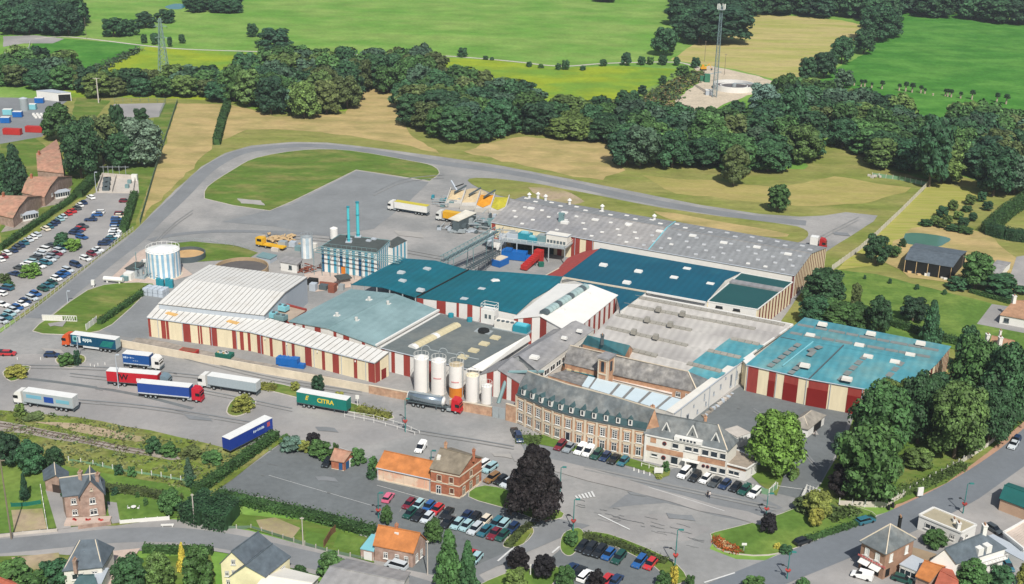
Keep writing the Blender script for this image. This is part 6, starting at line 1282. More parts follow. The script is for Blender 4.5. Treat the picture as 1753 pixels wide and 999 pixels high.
# ------------------------------------------------------------------ leaves
def crown_mesh(name, seed, lobes, leaves, leaf, shape='round', trunk_clear=.0, droop=0):
    """unit crown: radius 1 horizontally, z from 0 to 1 (scaled per tree); lumpy lobes covered with leaf faces"""
    r = np.random.RandomState(seed); L = []
    for i in range(lobes):
        t = (i+.5)/lobes; z = .12+.80*t if shape != 'cone' else .02+.93*t
        if shape == 'round': rr = math.sqrt(max(0,1-((z-.42)/.60)**2))
        elif shape == 'tall': rr = .85*math.sqrt(max(0,1-((z-.42)/.60)**2))**.8
        elif shape == 'cone': rr = (1-z)*1.0+.04
        elif shape == 'dome': rr = math.sqrt(max(0,1-((z-.2)/.82)**2))
        elif shape == 'bell': rr = (1-z)**.55*1.05
        an = i*2.39996+r.uniform(-.3,.3); s = r.uniform(.26,.42) if shape not in ('cone', 'bell') else .16+.2*(1-z)
        k = rr*r.uniform(.45,.82) if shape != 'cone' else rr*r.uniform(.35,.75)
        L.append((k*math.cos(an), k*math.sin(an), z*.98, s, s*(.42 if shape != 'tall' else .30)))
    L.append((0,0,.5,.62 if shape != 'cone' else .3,.42)); L = np.array(L)
    n = leaves; li = r.randint(0, len(L)-1, n*2); d = r.normal(size=(n*2,3)); d /= np.linalg.norm(d, axis=1)[:, None]; d[:, 2] = np.where(r.rand(n*2) < .55, abs(d[:, 2]), d[:, 2])
    rad = r.uniform(.80,1.06, n*2)
    p = np.stack([L[li, 0]+d[:, 0]*L[li, 3]*rad, L[li, 1]+d[:, 1]*L[li, 3]*rad, L[li, 2]+d[:, 2]*L[li, 4]*rad], 1)
    keep = np.ones(n*2, bool)
    for l in L:
        q = ((p[:, 0]-l[0])/l[3])**2+((p[:, 1]-l[1])/l[3])**2+((p[:, 2]-l[2])/l[4])**2; keep &= q > .5
    keep &= p[:, 2] > .0
    p = p[keep][:n]; d = d[keep][:n]; n = len(p)
    nn = d+r.normal(size=(n, 3))*.42; nn[:, 2] += .35; nn /= np.linalg.norm(nn, axis=1)[:, None]
    a = np.cross(nn, r.normal(size=(n, 3))); a /= np.linalg.norm(a, axis=1)[:, None]; b = np.cross(nn, a)
    s = (leaf*r.uniform(.6,1.35, n))[:, None]; zz = np.array([1,1,.48]); 
    if droop: a = a*.8+np.array([0,0,-droop]); 
    v = np.stack([p-a*s*zz, p+b*s*.75*zz, p+a*s*zz, p-b*s*.75*zz], 1).reshape(-1,3); f = np.arange(4*n).reshape(-1,4)
    verts = v.tolist(); faces = f.tolist()
    for l in L:     # unseen cores added inside the lobes so no sky shows through
        o = len(verts); q = .72
        for z_, k_ in ((-.8,.5),(0,1),(.8,.5)):
            for j in range(6): an = j*math.pi/3; verts.append((l[0]+l[3]*q*k_*math.cos(an), l[1]+l[3]*q*k_*math.sin(an), max(.02, l[2]+l[4]*q*z_)))
        for lv in range(2):
            for j in range(6): faces.append((o+lv*6+j, o+lv*6+(j+1) % 6, o+lv*6+6+(j+1) % 6, o+lv*6+6+j))
        faces.append(tuple(o+12+j for j in range(6)))
    me = bpy.data.meshes.new(name); me.from_pydata(verts, [], faces); me.materials.append(foliage); return me
CM = {'beech': [crown_mesh('crown', 150,70,7500,.05, 'bell')],
      'round': [crown_mesh('crown', 10+i, 24,3400,.082, 'round') for i in range(5)],
      'tall': [crown_mesh('crown', 30+i, 26,3200,.085, 'tall') for i in range(3)],
      'cone': [crown_mesh('crown', 50+i, 34,2200,.075, 'cone') for i in range(2)],
      'dome': [crown_mesh('crown', 70+i, 16,1300,.11, 'dome') for i in range(3)],
      'willow': [crown_mesh('crown', 90+i, 26,3200,.075, 'round', droop=.35) for i in range(2)],
      'fine': [crown_mesh('crown', 110+i, 34,5200,.06, 'round') for i in range(2)]}
tm = MB(); tm.cyl(0,0,-.02,.5,.06,.04,8)
for an in (0,2.1,4.2): tm.tube((0,0,.38),(.28*math.cos(an),.28*math.sin(an),.72),.025,5,0,.01)
tm.tube((0,0,.45),(0,0,.85),.035,6,0,.01)
TRUNK = mesh_of(tm, 'trunk', bark)
LC = {'dark': (.026,.068,.027), 'deep': (.020,.052,.025), 'mid': (.042,.094,.026), 'light': (.075,.12,.030), 'bright': (.085,.15,.025), 'blue': (.042,.080,.046), 'olive': (.065,.088,.028), 'purple': (.011,.009,.010), 'gold': (.30,.26,.04), 'yellow': (.16,.17,.035), 'grey': (.075,.12,.085)}
GM = 1.3
def tree(x, yb, yt, wpx, kind, c_, label, group=None, cat='tree', name='tree', clear=.12, H=None, at=None):
    q = P(x, yb) if at is None else at
    if at is None: h = height(x, yb, yt); w_ = wpx*mpp(x, yb)/2
    else: h, w_ = H, wpx/2
    e = thing(name, label, cat, (q.x, q.y, 0),0, group); del e['_o']; e.rotation_euler = (0,0, rnd.uniform(0,6.28))
    k = rnd.uniform(.85,1.4); rgb = LC[c_]; j = rnd.uniform(.92,1.08)
    me = rnd.choice(CM[kind]); inst('crown', me, e, (0,0, h*clear),0,(w_, w_*rnd.uniform(.92,1.05), h*(1-clear)),(rgb[0]*k*GM*j, rgb[1]*k*GM, rgb[2]*k*GM/j, 1))
    if cat == 'tree': inst('trunk', TRUNK, e, (0,0,0),0,(max(w_*1.1,1), max(w_*1.1,1), h*.8))
    return e
def inpoly(x, y, pg):
    c = False; j = len(pg)-1
    for i in range(len(pg)):
        if (pg[i][1] > y) != (pg[j][1] > y) and x < (pg[j][0]-pg[i][0])*(y-pg[i][1])/(pg[j][1]-pg[i][1])+pg[i][0]: c = not c
        j = i
    return c
CW = {'dark': 'dark green', 'deep': 'very dark green', 'mid': 'mid green', 'light': 'light green', 'bright': 'bright green', 'blue': 'blue-green', 'olive': 'olive green', 'grey': 'silvery green'}
KW = {'round': 'round-crowned', 'tall': 'tall narrow', 'willow': 'drooping', 'dome': 'low domed', 'cone': 'conical', 'fine': 'fine-leaved'}
WOODMAT = leafmat('woodland_foliage', (255,255,255),.8)
_nt = WOODMAT.node_tree; _at = _nt.nodes.new('ShaderNodeAttribute'); _at.attribute_name = 'tint'
for _n in list(_nt.nodes):
    if _n.type == 'OBJECT_INFO':
        for _l in list(_nt.links):
            if _l.from_node == _n: _t = _l.to_socket; _nt.links.remove(_l); _nt.links.new(_at.outputs['Color'], _t)
LO = [crown_mesh('crown', 200+i, 20,1300,.12, 'round') for i in range(4)]
LOV = []
for me in LO:
    v = np.empty(len(me.vertices)*3, np.float32); me.vertices.foreach_get('co', v); LOV.append((v.reshape(-1,3), [tuple(p.vertices) for p in me.polygons]))
def woodmass(name, items):
    V = []; Fc = []; Tn = []; o = 0
    for (x, y, h, w_, rgb) in items:
        v, f = rnd.choice(LOV); a = rnd.uniform(0,6.28); c_, s_ = math.cos(a), math.sin(a)
        q = np.stack([x+(v[:, 0]*c_-v[:, 1]*s_)*w_/2, y+(v[:, 0]*s_+v[:, 1]*c_)*w_/2, v[:, 2]*h*.96+h*.04], 1); V.append(q); Fc += [tuple(i+o for i in p) for p in f]; o += len(v); Tn += [rgb]*len(v)
    me = bpy.data.meshes.new(name); me.from_pydata(np.concatenate(V).tolist(), [], Fc); me.materials.append(WOODMAT)
    at = me.color_attributes.new('tint', 'FLOAT_COLOR', 'POINT'); at.data.foreach_set('color', np.array([t+(1,) for t in Tn], np.float32).ravel())
    ob = bpy.data.objects.new(name, me); C.objects.link(ob); ob['kind'] = 'stuff'
def grove(poly, spacing, hr, wr, cols, place, group, kinds=('round', 'round', 'tall'), keep=10):
    spacing *= 1.1; hr = (hr[0], hr[1]*1.03); wr = (wr[0]*1.08, wr[1]*1.08); items = []
    """individual trees of a wood: bases inside the photo polygon, world spacing in metres"""
    W = [P(*p) for p in poly]; pg = [(v.x, v.y) for v in W]; x0, x1 = min(p[0] for p in pg), max(p[0] for p in pg); y0, y1 = min(p[1] for p in pg), max(p[1] for p in pg); n = 0
    y = y0; odd = 0
    while y < y1:
        x = x0+(spacing/2 if odd else 0)
        while x < x1:
            xx, yy = x+rnd.uniform(-.3,.3)*spacing, y+rnd.uniform(-.3,.3)*spacing
            if inpoly(xx, yy, pg):
                c_ = rnd.choice(cols); k = rnd.choice(kinds); h = rnd.uniform(*hr); w_ = rnd.uniform(*wr); size = 'large' if h > (hr[0]+hr[1])/2 else 'smaller'
                items.append((xx, yy, c_, k, h, w_))
            x += spacing
        y += spacing*.87; odd = 1-odd
    items.sort(key=lambda t: t[1]); mass = []
    for i, (xx, yy, c_, k, h, w_) in enumerate(items):
        if i >= keep:
            kk = rnd.uniform(.75,1.5)*GM; mass.append((xx, yy, h, w_, tuple(v*kk for v in LC[c_]))); continue
        rank = sorted(t[0] for t in items[:keep]).index(xx)
        tree(0,0,0, w_, k, c_, '%s %s tree, %s from left fronting %s' % ('tall' if h > (hr[0]+hr[1])/2 else 'lower', CW[c_], ORD[rank], place), group, at=Vector((xx, yy, 0)), H=h, clear=.06)
    if mass: woodmass('woodland', mass)
    return len(items)
NT = 0
dk = ['dark', 'dark', 'deep', 'mid', 'dark', 'blue', 'mid', 'olive', 'light']
NT += grove([(165,155),(420,140),(420,176),(300,172),(230,168),(170,168)], 10,(9,13),(11,15), dk, 'the belt under the pylon', 'belt of trees behind the hay field', keep=8)
NT += grove([(418,140),(520,120),(612,130),(612,165),(600,190),(560,202),(470,202),(430,190),(385,176)], 11,(14,19),(13,17), dk+['mid', 'light'], 'the wood left of the hay clearing', 'wood left of the hay clearing', keep=14)
NT += grove([(612,128),(740,120),(745,160),(690,164),(610,158)], 11,(13,18),(13,16), dk+['mid'], 'the wood behind the hay clearing', 'wood behind the hay clearing', keep=8)
NT += grove([(685,165),(760,160),(860,170),(925,185),(930,232),(850,234),(828,250),(760,254),(705,226),(692,205)], 11.5,(12,17),(13,18), dk, 'the wood right of the hay clearing', 'wood right of the hay clearing', keep=16)
NT += grove([(925,198),(1010,200),(1060,205),(1040,246),(930,233)], 11.5,(9,13),(12,16), dk, 'the low wood behind the ring road', 'low wood behind the ring road', keep=8)
NT += grove([(1045,215),(1100,210),(1170,222),(1290,222),(1330,212),(1395,220),(1400,262),(1385,290),(1310,302),(1180,296),(1110,288),(1060,284)], 12,(11,16),(12,17), dk+['mid', 'blue'], 'the large wood behind the far road', 'large wood behind the far road', keep=17)
NT += grove([(1335,165),(1370,160),(1420,178),(1520,205),(1600,240),(1640,250),(1640,290),(1600,318),(1500,292),(1460,262),(1395,230),(1330,200)], 12,(11,16),(13,18), dk+['mid', 'light'], 'the wood below the bright meadow', 'wood below the bright meadow', keep=14)
NT += grove([(1640,235),(1753,230),(1800,240),(1800,345),(1753,335),(1690,325),(1640,290)], 12,(13,18),(13,18), dk, 'the wood at the right edge', 'wood at the right edge', keep=8)
NT += grove([(1160,45),(1170,60),(1175,78),(1230,62),(1300,24),(1400,30),(1490,44),(1500,62),(1530,66),(1535,-10),(1400,-25),(1250,-20),(1175,0)], 18,(14,20),(20,27), ['dark', 'deep', 'deep', 'dark'], 'the wood between the two far fields', 'wood between the far fields', keep=10)
NT += grove([(1530,24),(1600,30),(1753,46),(1850,55),(1850,0),(1600,-20),(1535,-15)], 20,(15,20),(22,28), ['deep', 'dark', 'deep'], 'the wood at the top right edge', 'wood at the top right', keep=6)
NT += grove([(8,38),(60,34),(128,28),(130,58),(90,66),(40,62),(5,56)], 12,(14,20),(15,20), ['deep', 'dark'], 'the top left dark wood', 'wood in the top left corner', keep=10)
NT += grove([(0,120),(50,118),(110,125),(160,145),(170,168),(60,152),(0,150)], 11,(10,14),(13,16), dk, 'the trees behind the depot', 'trees behind the left depot', keep=8)
NT += grove([(330,-8),(395,-6),(400,22),(330,24)], 13,(8,11),(14,18), ['dark', 'deep'], 'the clump below the top edge', 'clump at the top left', keep=5)
NT += grove([(960,-15),(1090,-15),(1030,8),(990,6)], 18,(10,13),(18,24), ['deep', 'dark'], 'the dark clump at the top edge', 'clump at the top edge', keep=3)
print('WOOD TREES', NT)
# individual trees: x, ybase, ytop, width px, kind, colour, label
SG = [
 (195,62,30,50, 'dome', 'dark', 'broad dark bush-like tree left of the pylon in the far meadow'),(222,60,32,34, 'dome', 'dark', 'dark tree adjoining the broad one left of the pylon'),(250,47,20,40, 'dome', 'deep', 'dark spreading tree behind the pylon, left one'),(285,38,16,38, 'dome', 'dark', 'dark spreading tree behind the pylon, right one'),
 (247,74,58,12, 'round', 'dark', 'small tree by the farm track left of the pylon'),(266,76,56,16, 'round', 'dark', 'small tree on the track directly at the pylon'),(291,80,62,9, 'round', 'dark', 'thin small tree on the track just right of the pylon'),(312,74,58,13, 'round', 'dark', 'little round tree on the track right of the pylon'),
 (432,63,40,20, 'round', 'dark', 'small dark tree alone in the far meadow'),(470,82,48,58, 'dome', 'deep', 'broad dark tree standing on the farm track'),(515,95,81,24, 'dome', 'dark', 'round bush on the track right of the broad dark tree'),(492,92,80,16, 'dome', 'dark', 'small bush on the track beneath the broad dark tree'),(448,90,79,14, 'dome', 'mid', 'leftmost small bush beneath the broad dark tree'),(552,96,88,11, 'dome', 'dark', 'tiny bush on the track behind the wood'),
 (792,97,81,18, 'dome', 'dark', 'small dark tree on the track right of the wood'),(831,102,95,11, 'dome', 'dark', 'little bush right of that small dark tree'),(842,103,97,8, 'dome', 'dark', 'tiniest bush in the pair on the track'),(906,114,105,12, 'dome', 'dark', 'small bush on the bend of the farm track'),(926,116,109,12, 'dome', 'mid', 'pale low bush on the farm track'),(956,119,108,12, 'dome', 'dark', 'left bush of the pair at the middle of the track'),(968,119,102,14, 'round', 'dark', 'taller bush of the pair at the middle of the track'),(998,120,112,12, 'dome', 'dark', 'low bush below the track'),(1033,113,101,13, 'round', 'dark', 'small tree left of the pointed one on the track'),(1072,112,89,18, 'round', 'deep', 'pointed dark tree on the farm track'),(1098,111,96,15, 'round', 'dark', 'dark tree right of the pointed one'),(1113,110,97,14, 'round', 'mid', 'greener small tree between two dark ones on the track'),(1134,111,94,17, 'round', 'dark', 'round tree under the big oval tree'),(1158,112,97,13, 'round', 'dark', 'small tree right of the big oval tree'),(1190,116,98,16, 'round', 'dark', 'small tree left of the telecom mast'),
 (1136,95,46,44, 'round', 'dark', 'big isolated oval dark tree in the far meadow'),(1230,73,10,100, 'round', 'deep', 'large dark tree at the left corner of the straw field'),(1197,74,24,70, 'round', 'deep', 'dark tree forming the left tip of the far wood'),(1135,143,129,16, 'dome', 'dark', 'dark bush at the edge of the weedy heap'),(1099,161,145,18, 'dome', 'deep', 'very dark bush lower down the weedy heap'),(1168,128,112,26, 'dome', 'mid', 'wide green bush at the head of the weedy heap'),
 (1443,148,118,36, 'dome', 'blue', 'blue-green round bush at the corner of the bright meadow'),(1440,108,62,42, 'round', 'dark', 'round dark tree, left of the pair between straw field and meadow'),(1478,92,50,40, 'round', 'dark', 'dark tree, right of the pair between straw field and meadow'),(1410,133,88,46, 'round', 'deep', 'dark tree below the pair along the straw field'),(1380,140,96,34, 'tall', 'dark', 'leaning dark tree at the lower corner of the straw field'),(1500,70,10,64, 'round', 'dark', 'great dark tree at the right corner of the straw field'),
 (1255,318,248,52, 'tall', 'olive', 'yellowish olive tree standing forward of the large wood'),(1331,362,315,42, 'tall', 'mid', 'thin airy young tree on the dry grass by the far road'),(1210,265,190,70, 'round', 'mid', 'broad mid green tree in the front of the large wood'),(1095,286,215,70, 'round', 'blue', 'blue-green willow-like tree at the left front of the large wood'),(1305,200,142,56, 'round', 'grey', 'silvery tree beside the round settling basin'),(1345,188,128,46, 'round', 'mid', 'tree right of the settling basin'),
 (1590,320,195,70, 'tall', 'dark', 'tall dark tree behind the corner of the concrete fence'),(1640,262,200,60, 'round', 'dark', 'dark tree left of the right edge wood'),(1700,335,250,70, 'round', 'dark', 'dark tree above the young plantation at the right'),
 (103,240,178,58, 'round', 'mid', 'round tree beside the depot containers'),(140,305,205,72, 'fine', 'dark', 'tall dark tree between the brown roofed houses and the car park'),(245,282,205,84, 'fine', 'grey', 'large silvery willow above the left car park'),(178,282,195,60, 'round', 'olive', 'yellowish tree left of the silvery willow'),(208,280,176,40, 'tall', 'dark', 'dark slender tree behind the silvery willow'),(150,250,210,40, 'round', 'light', 'light green tree near the depot'),(205,290,230,50, 'round', 'dark', 'dark tree in front of the silvery willow'),(242,215,185,28, 'round', 'dark', 'small dark tree by the hard court'),
 (30,335,245,64, 'cone', 'deep', 'large dark conifer at the left edge'),(10,330,262,50, 'cone', 'dark', 'smaller conifer at the very left edge'),
 (108,424,398,28, 'round', 'dark', 'dark tree on the round island of the left car park'), 
 (1325,812,706,88, 'fine', 'bright', 'large bright green round tree beside the administration building'),(914,886,760,104, 'beech', 'purple', 'huge dark purple beech in the middle of the square'), 
 (1410,520,462,72, 'round', 'dark', 'dark round tree at the right corner of the green roofed block'),(1395,555,510,60, 'round', 'dark', 'dark tree just above the turquoise roof, left one'),(1430,558,515,64, 'round', 'mid', 'tree just above the turquoise roof, second from left'),(1464,562,520,50, 'round', 'mid', 'tree just above the turquoise roof, third from left'),(1502,575,507,46, 'tall', 'dark', 'oval dark tree above the turquoise roof'),(1562,550,508,46, 'round', 'deep', 'brownish dark tree on the lawn behind the turquoise hall'),(1590,590,512,50, 'cone', 'dark', 'dark pointed conifer behind the turquoise hall'),(1650,640,560,40, 'round', 'dark', 'tree behind the right end of the turquoise hall'),
 (1498,452,402,44, 'round', 'dark', 'dark tree left of the pond'),(1528,440,420,24, 'round', 'mid', 'small round tree between pond and fence'),(1545,422,408,14, 'dome', 'dark', 'bush at the left bank of the pond'),(1668,494,430,56, 'tall', 'mid', 'tree right of the open barn'),(1710,500,470,76, 'dome', 'dark', 'broad dark shrubbery right of the open barn'),(1640,494,475,40, 'dome', 'dark', 'low dark bush before the open barn'),
 (1500,790,660,108, 'fine', 'mid', 'large green tree at the left front of the right-hand park'),(1480,858,730,110, 'willow', 'mid', 'drooping willow-like tree on the lawn by the gate'),(1570,760,640,80, 'fine', 'dark', 'dark tree hiding the corner of the turquoise hall'),(1632,785,655,100, 'fine', 'light', 'light green chestnut in the middle of the right-hand park'),(1660,700,580,90, 'willow', 'mid', 'tall birch-like tree right of the turquoise hall'),(1720,730,590,90, 'fine', 'dark', 'dark tree at the right edge of the right-hand park'),(1530,720,650,80, 'fine', 'light', 'green tree directly before the turquoise hall'),(1600,700,640,60, 'round', 'dark', 'dark tree between the chestnut and the turquoise hall'),(1690,760,660,80, 'fine', 'dark', 'dark tree right of the chestnut'),(1740,690,600,60, 'round', 'dark', 'dark tree at the far right edge beside the brown roof'),(1440,850,800,50, 'round', 'purple', 'small purple-leaved tree beside the drooping willow'),(1435,775,740,26, 'dome', 'blue', 'blue-green shrub at the edge of the dark yard'),(1570,800,768,50, 'round', 'light', 'small light green tree on the park lawn'),(1528,820,780,34, 'round', 'light', 'small bright tree right of the drooping willow'),(1650,780,752,36, 'dome', 'light', 'small pale bush below the chestnut'),
 (1398,888,843,50, 'round', 'yellow', 'yellow-green tree by the yard gate'),(1372,875,850,36, 'dome', 'olive', 'olive shrub left of the yellow-green tree'),(1395,902,870,26, 'round', 'yellow', 'yellower small tree on the triangular lawn'),(1315,913,880,28, 'round', 'purple', 'small purple tree under the street lamp on the triangular lawn'),(1360,815,800,18, 'dome', 'light', 'light clipped bush by the villa gate'),(1290,770,752,20, 'dome', 'blue', 'blue-green shrub against the villa'),
 (768,1010,905,66, 'cone', 'mid', 'tall green conifer at the bottom centre'),(800,1012,925,50, 'cone', 'dark', 'second conifer just right of the tall one'),(662,898,866,22, 'round', 'mid', 'young tree above the orange roofed house'),(742,930,890,34, 'round', 'mid', 'slim tree right of the orange roofed house'),(886,980,940,36, 'round', 'purple', 'dark purple tree at the bottom, left of the pair'),(930,990,950,38, 'round', 'purple', 'dark purple tree at the bottom, right of the pair'),(1020,1010,978,32, 'round', 'purple', 'purple tree cut by the bottom edge'),(882,1015,975,42, 'round', 'light', 'light green round tree below the purple pair'),(968,1005,968,34, 'round', 'mid', 'green tree between purple trees at the bottom'),(978,933,910,26, 'round', 'mid', 'small round tree on the grass tip of the bottom car park'),(1135,1010,978,28, 'dome', 'mid', 'round bush by the bottom car park exit'),(1152,1004,968,20, 'dome', 'gold', 'golden arching shrub by the bottom car park exit'),(1180,1010,985,20, 'dome', 'mid', 'low bush at the bottom by the street mouth'),(1290,1012,988,40, 'dome', 'mid', 'bush cut by the bottom edge near the main street'),(1372,1012,990,28, 'dome', 'mid', 'second bush cut by the bottom edge near the main street'),
 (565,988,948,48, 'dome', 'mid', 'round green tree beside the side street'),(512,990,970,30, 'dome', 'mid', 'small tree right of the cream house'),(545,672,643,24, 'round', 'deep', 'slender dark tree at the truck park strip'),(505,669,653,18, 'dome', 'yellow', 'small yellow-green tree on the planted strip, left one'),(582,691,670,18, 'dome', 'yellow', 'small yellow-green tree on the planted strip by the green trailer'),(536,770,740,24, 'round', 'purple', 'dark purple young tree above the empty car park'),
 (20,798,742,46, 'round', 'deep', 'dark conifer-like tree at the left of the garden'),(55,810,758,52, 'round', 'dark', 'dark tree above the small garage'),(44,856,808,22, 'cone', 'deep', 'narrow dark conifer in the left garden'),(95,800,768,34, 'round', 'dark', 'tree behind the slate roofed brick house'),(203,814,795,18, 'dome', 'dark', 'dark round bush by the garden fence, left one'),(226,817,798,16, 'dome', 'mid', 'round bush by the garden fence, right one'),(324,822,782,24, 'cone', 'blue', 'pointed blue-green conifer by the garden hedge'),(326,836,815,18, 'dome', 'dark', 'dark bush under the pointed conifer'),(284,808,798,9, 'cone', 'mid', 'tiny conifer on the railway bank'),(293,878,838,42, 'round', 'mid', 'leafy tree at the right of the garden'),(198,847,834,16, 'dome', 'deep', 'dark clipped bush on the garden lawn'),(250,866,852,10, 'dome', 'mid', 'tiny bush on the garden lawn'),(236,852,842,9, 'dome', 'mid', 'small shrub in the middle of the garden lawn'),
 (313,978,928,24, 'cone', 'gold', 'golden yellow conifer at the bottom left'),(340,1008,938,56, 'round', 'mid', 'green tree right of the golden conifer'),(275,1010,950,56, 'willow', 'light', 'drooping light green tree left of the golden conifer'),(225,1012,955,60, 'round', 'dark', 'dark tree right of the hipped slate house'),(95,1000,960,60, 'dome', 'dark', 'dark tree left of the hipped slate house'),(30,1010,962,70, 'dome', 'mid', 'green shrubbery in the bottom left corner'),(60,1020,980,60, 'dome', 'mid', 'green shrubs at the bottom edge beside the red roof'),
 (1600,935,908,42, 'round', 'mid', 'round green tree in the yard of the flat roofed house'),(1665,1005,962,60, 'dome', 'mid', 'green bush before the white house at the bottom right'),(1710,1010,972,54, 'dome', 'dark', 'darker bush right of it at the bottom edge'),(1748,1005,965,24, 'dome', 'yellow', 'yellow-green bush in the bottom right corner'),
 (1350,240,150,60, 'round', 'dark', 'tree in the back of the large wood behind the far road'),(575,790,758,14, 'dome', 'mid', 'little green bush above the brick kiosk'),(14,492,480,22, 'dome', 'mid', 'green bush at the left edge of the left car park'),
 (1462,535,482,20, 'tall', 'olive', 'thin airy sapling on the bright lawn'),(1480,478,470,6, 'dome', 'dark', 'tiny orchard tree nearest the hall'),(1523,486,476,7, 'dome', 'dark', 'tiny orchard tree left of the barn'),(1569,496,486,9, 'dome', 'dark', 'tiny orchard tree below the barn'),(1616,505,495,9, 'dome', 'dark', 'tiny orchard tree at the right of the bright lawn'),
]
for t in SG: tree(*t[:7], cat='tree' if t[4] != 'dome' or t[3] > 14 else 'bush', clear=.1 if t[4] not in ('dome', 'cone') else .02, name='tree' if t[4] != 'cone' else 'conifer')
# young plantation at the right, pollards
for i, (x, y) in enumerate(((1585,387),(1600,384),(1612,372),(1630,360),(1622,382),(1640,375),(1655,362),(1648,388),(1665,378),(1630,395),(1645,398),(1660,350),(1680,345),(1690,360),(1610,390),(1655,400))):
    tree(x, y, y-rnd.uniform(10,20), rnd.uniform(13,24), 'round', rnd.choice(['mid', 'dark', 'light']), 'young plantation tree above the pond, %s from the left' % ORD[sorted([1585,1600.1,1612,1630,1622,1640,1655,1648,1665,1630.1,1645,1660,1680,1690,1610,1655.1], key=float).index([1585,1600.1,1612,1630,1622,1640,1655,1648,1665,1630.1,1645,1660,1680,1690,1610,1655.1][i])], 'young trees in the plantation above the pond', 'tree', 'young_tree')
for i, (x, y, h) in enumerate(((1462,146,9),(1474,148,12),(1480,148,12),(1492,150,9),(1509.5,152,14),(1539,155,12),(1550,156,16),(1561,158,16),(1576,159,13),(1583,160,9),(1618,164,12),(1622,165,13),(1628,166,13),(1644,168,11),(1663.5,170,16),(1706,175,16),(1722,178,17),(1597,163,5))):
    q = P(x, y); H_ = height(x, y, y-h); e = thing('pollard_tree', 'small %s pollard, %s from the left in the row across the bright meadow' % ('tufted' if h > 12 else 'stumpy', ORD[i]), 'tree', (q.x, q.y, 0),0, 'pollards in the bright meadow'); del e['_o']
    mb = MB(); mb.cyl(0,0,0, H_*.6,.5,.4,8); mb.cyl(0,0, H_*.6, H_*.7,.6,.3,8); mb.build('trunk', mat('pale_bark', (176,160,140)), e, (0,0,0))
    if h > 8: inst('crown', CM['dome'][i % 3], e, (0,0, H_*.55),0,(H_*.32, H_*.32, H_*.5), LC['dark']+(1,))
# ------------------------------------------------------------------ hedges and planting
def hedge(name, pts, width, h, c_, label, cat='hedge', group=None, dens=9, leaf=.22, rough=.12, stuff=False, m=None):
    W = [P(*p) for p in pts]; r = np.random.RandomState(len(label)*3+int(pts[0][0])); mb = MB(); vs = []; fs = []
    o = W[0]; 
    for i in range(len(W)-1):
        d = W[i+1]-W[i]; L = d.length; u = d.normalized(); t = Vector((-u.y, u.x, 0)); core = MB()
        mb.prism([W[i]-t*width*.4, W[i+1]-t*width*.4, W[i+1]+t*width*.4, W[i]+t*width*.4], [v+Vector((0,0, h*.88)) for v in (W[i]-t*width*.38, W[i+1]-t*width*.38, W[i+1]+t*width*.38, W[i]+t*width*.38)])
        n = int(L*(width+2*h)*dens)
        for k in range(n):
            s = r.rand()*(width+2*h); a = W[i]+u*(r.rand()*L)
            if s < h: p = a-t*width/2+Vector((0,0, s)); nn = -t
            elif s < h+width: p = a+t*(s-h-width/2)+Vector((0,0, h)); nn = Vector((0,0,1))
            else: p = a+t*width/2+Vector((0,0, s-h-width)); nn = t
            p = p+Vector(r.normal(size=3))*rough; p.z = max(p.z, .05); nn = (nn+Vector(r.normal(size=3))*.5+Vector((0,0,.3))).normalized()
            x = nn.cross(Vector(r.normal(size=3))).normalized(); y = nn.cross(x); q = leaf*r.uniform(.6,1.4); mb.add([p-x*q, p+y*q*.8, p+x*q, p-y*q*.8], [(0,1,2,3)])
    ob = mb.build(name, m or foliage, None, o); rgb = LC[c_]; ob.color = (rgb[0], rgb[1], rgb[2], 1)
    if stuff: ob['kind'] = 'stuff'; ob['label'] = label
    else: tag(ob, label, cat, group)
    return ob
hedge('hedge', [(0,428),(60,386),(120,345),(168,298)], 2.2,1.7, 'mid', 'long clipped hedge between the brown roofed houses and the left car park')
hedge('hedge', [(165,306),(150,322),(135,338)], 3.4,3, 'mid', 'tall clipped hedge block at the top of the left car park')
hedge('hedge', [(211,398),(222,365),(231,335)], 2.6,2.2, 'mid', 'short clipped hedge on the right of the left car park')
hedge('hedge', [(170,556),(258,495)], 1.8,1.6, 'mid', 'clipped hedge along the triangular lawn beside the ribbed hall')
hedge('hedge', [(371,248),(382,205),(390,182)], 3.2,3, 'mid', 'dark hedge running up between the two hay fields', leaf=.35, dens=5)
hedge('hedge', [(335,848),(400,802),(473,750)], 2.4,2.2, 'mid', 'long clipped hedge between the railway land and the empty car park', dens=10)
hedge('hedge', [(370,850),(450,868),(540,888),(640,915)], 3.0,1.6, 'mid', 'shaggy hedge along the lower edge of the empty car park', rough=.3)
hedge('hedge', [(326,878),(360,890),(400,896)], 8,4.0, 'dark', 'huge dark clipped hedge block beside the side street')
hedge('hedge', [(165,838),(240,846),(310,860)], 2.2,1.5, 'olive', 'olive hedge across the back of the garden lawn')
hedge('hedge', [(245,944),(300,946),(365,948)], 1.6,1.6, 'mid', 'clipped hedge along the side street above the golden conifer')
hedge('hedge', [(1760,345),(1722,370),(1690,400)], 5,4.0, 'mid', 'big clipped hedge at the right, left arm of the corner')
hedge('hedge', [(1690,400),(1720,408),(1760,414)], 4.5,4.0, 'dark', 'big clipped hedge at the right, near arm of the corner')  # darker leaf tint puts the shade on this arm into the colour
hedge('hedge', [(1520,555),(1600,580),(1680,600)], 2.4,2.2, 'mid', 'hedge behind the turquoise hall')
hedge('hedge', [(1660,500),(1730,520)], 1.6,1.2, 'mid', 'low hedge before the white bungalow')
hedge('hedge', [(1370,930),(1440,908),(1495,888)], 1.4,1.0, 'mid', 'low hedge along the lower edge of the triangular lawn')
hedge('hedge', [(1000,920),(1060,935),(1140,965)], 1.6,1.0, 'olive', 'low brownish hedge along the bottom car park', rough=.25)
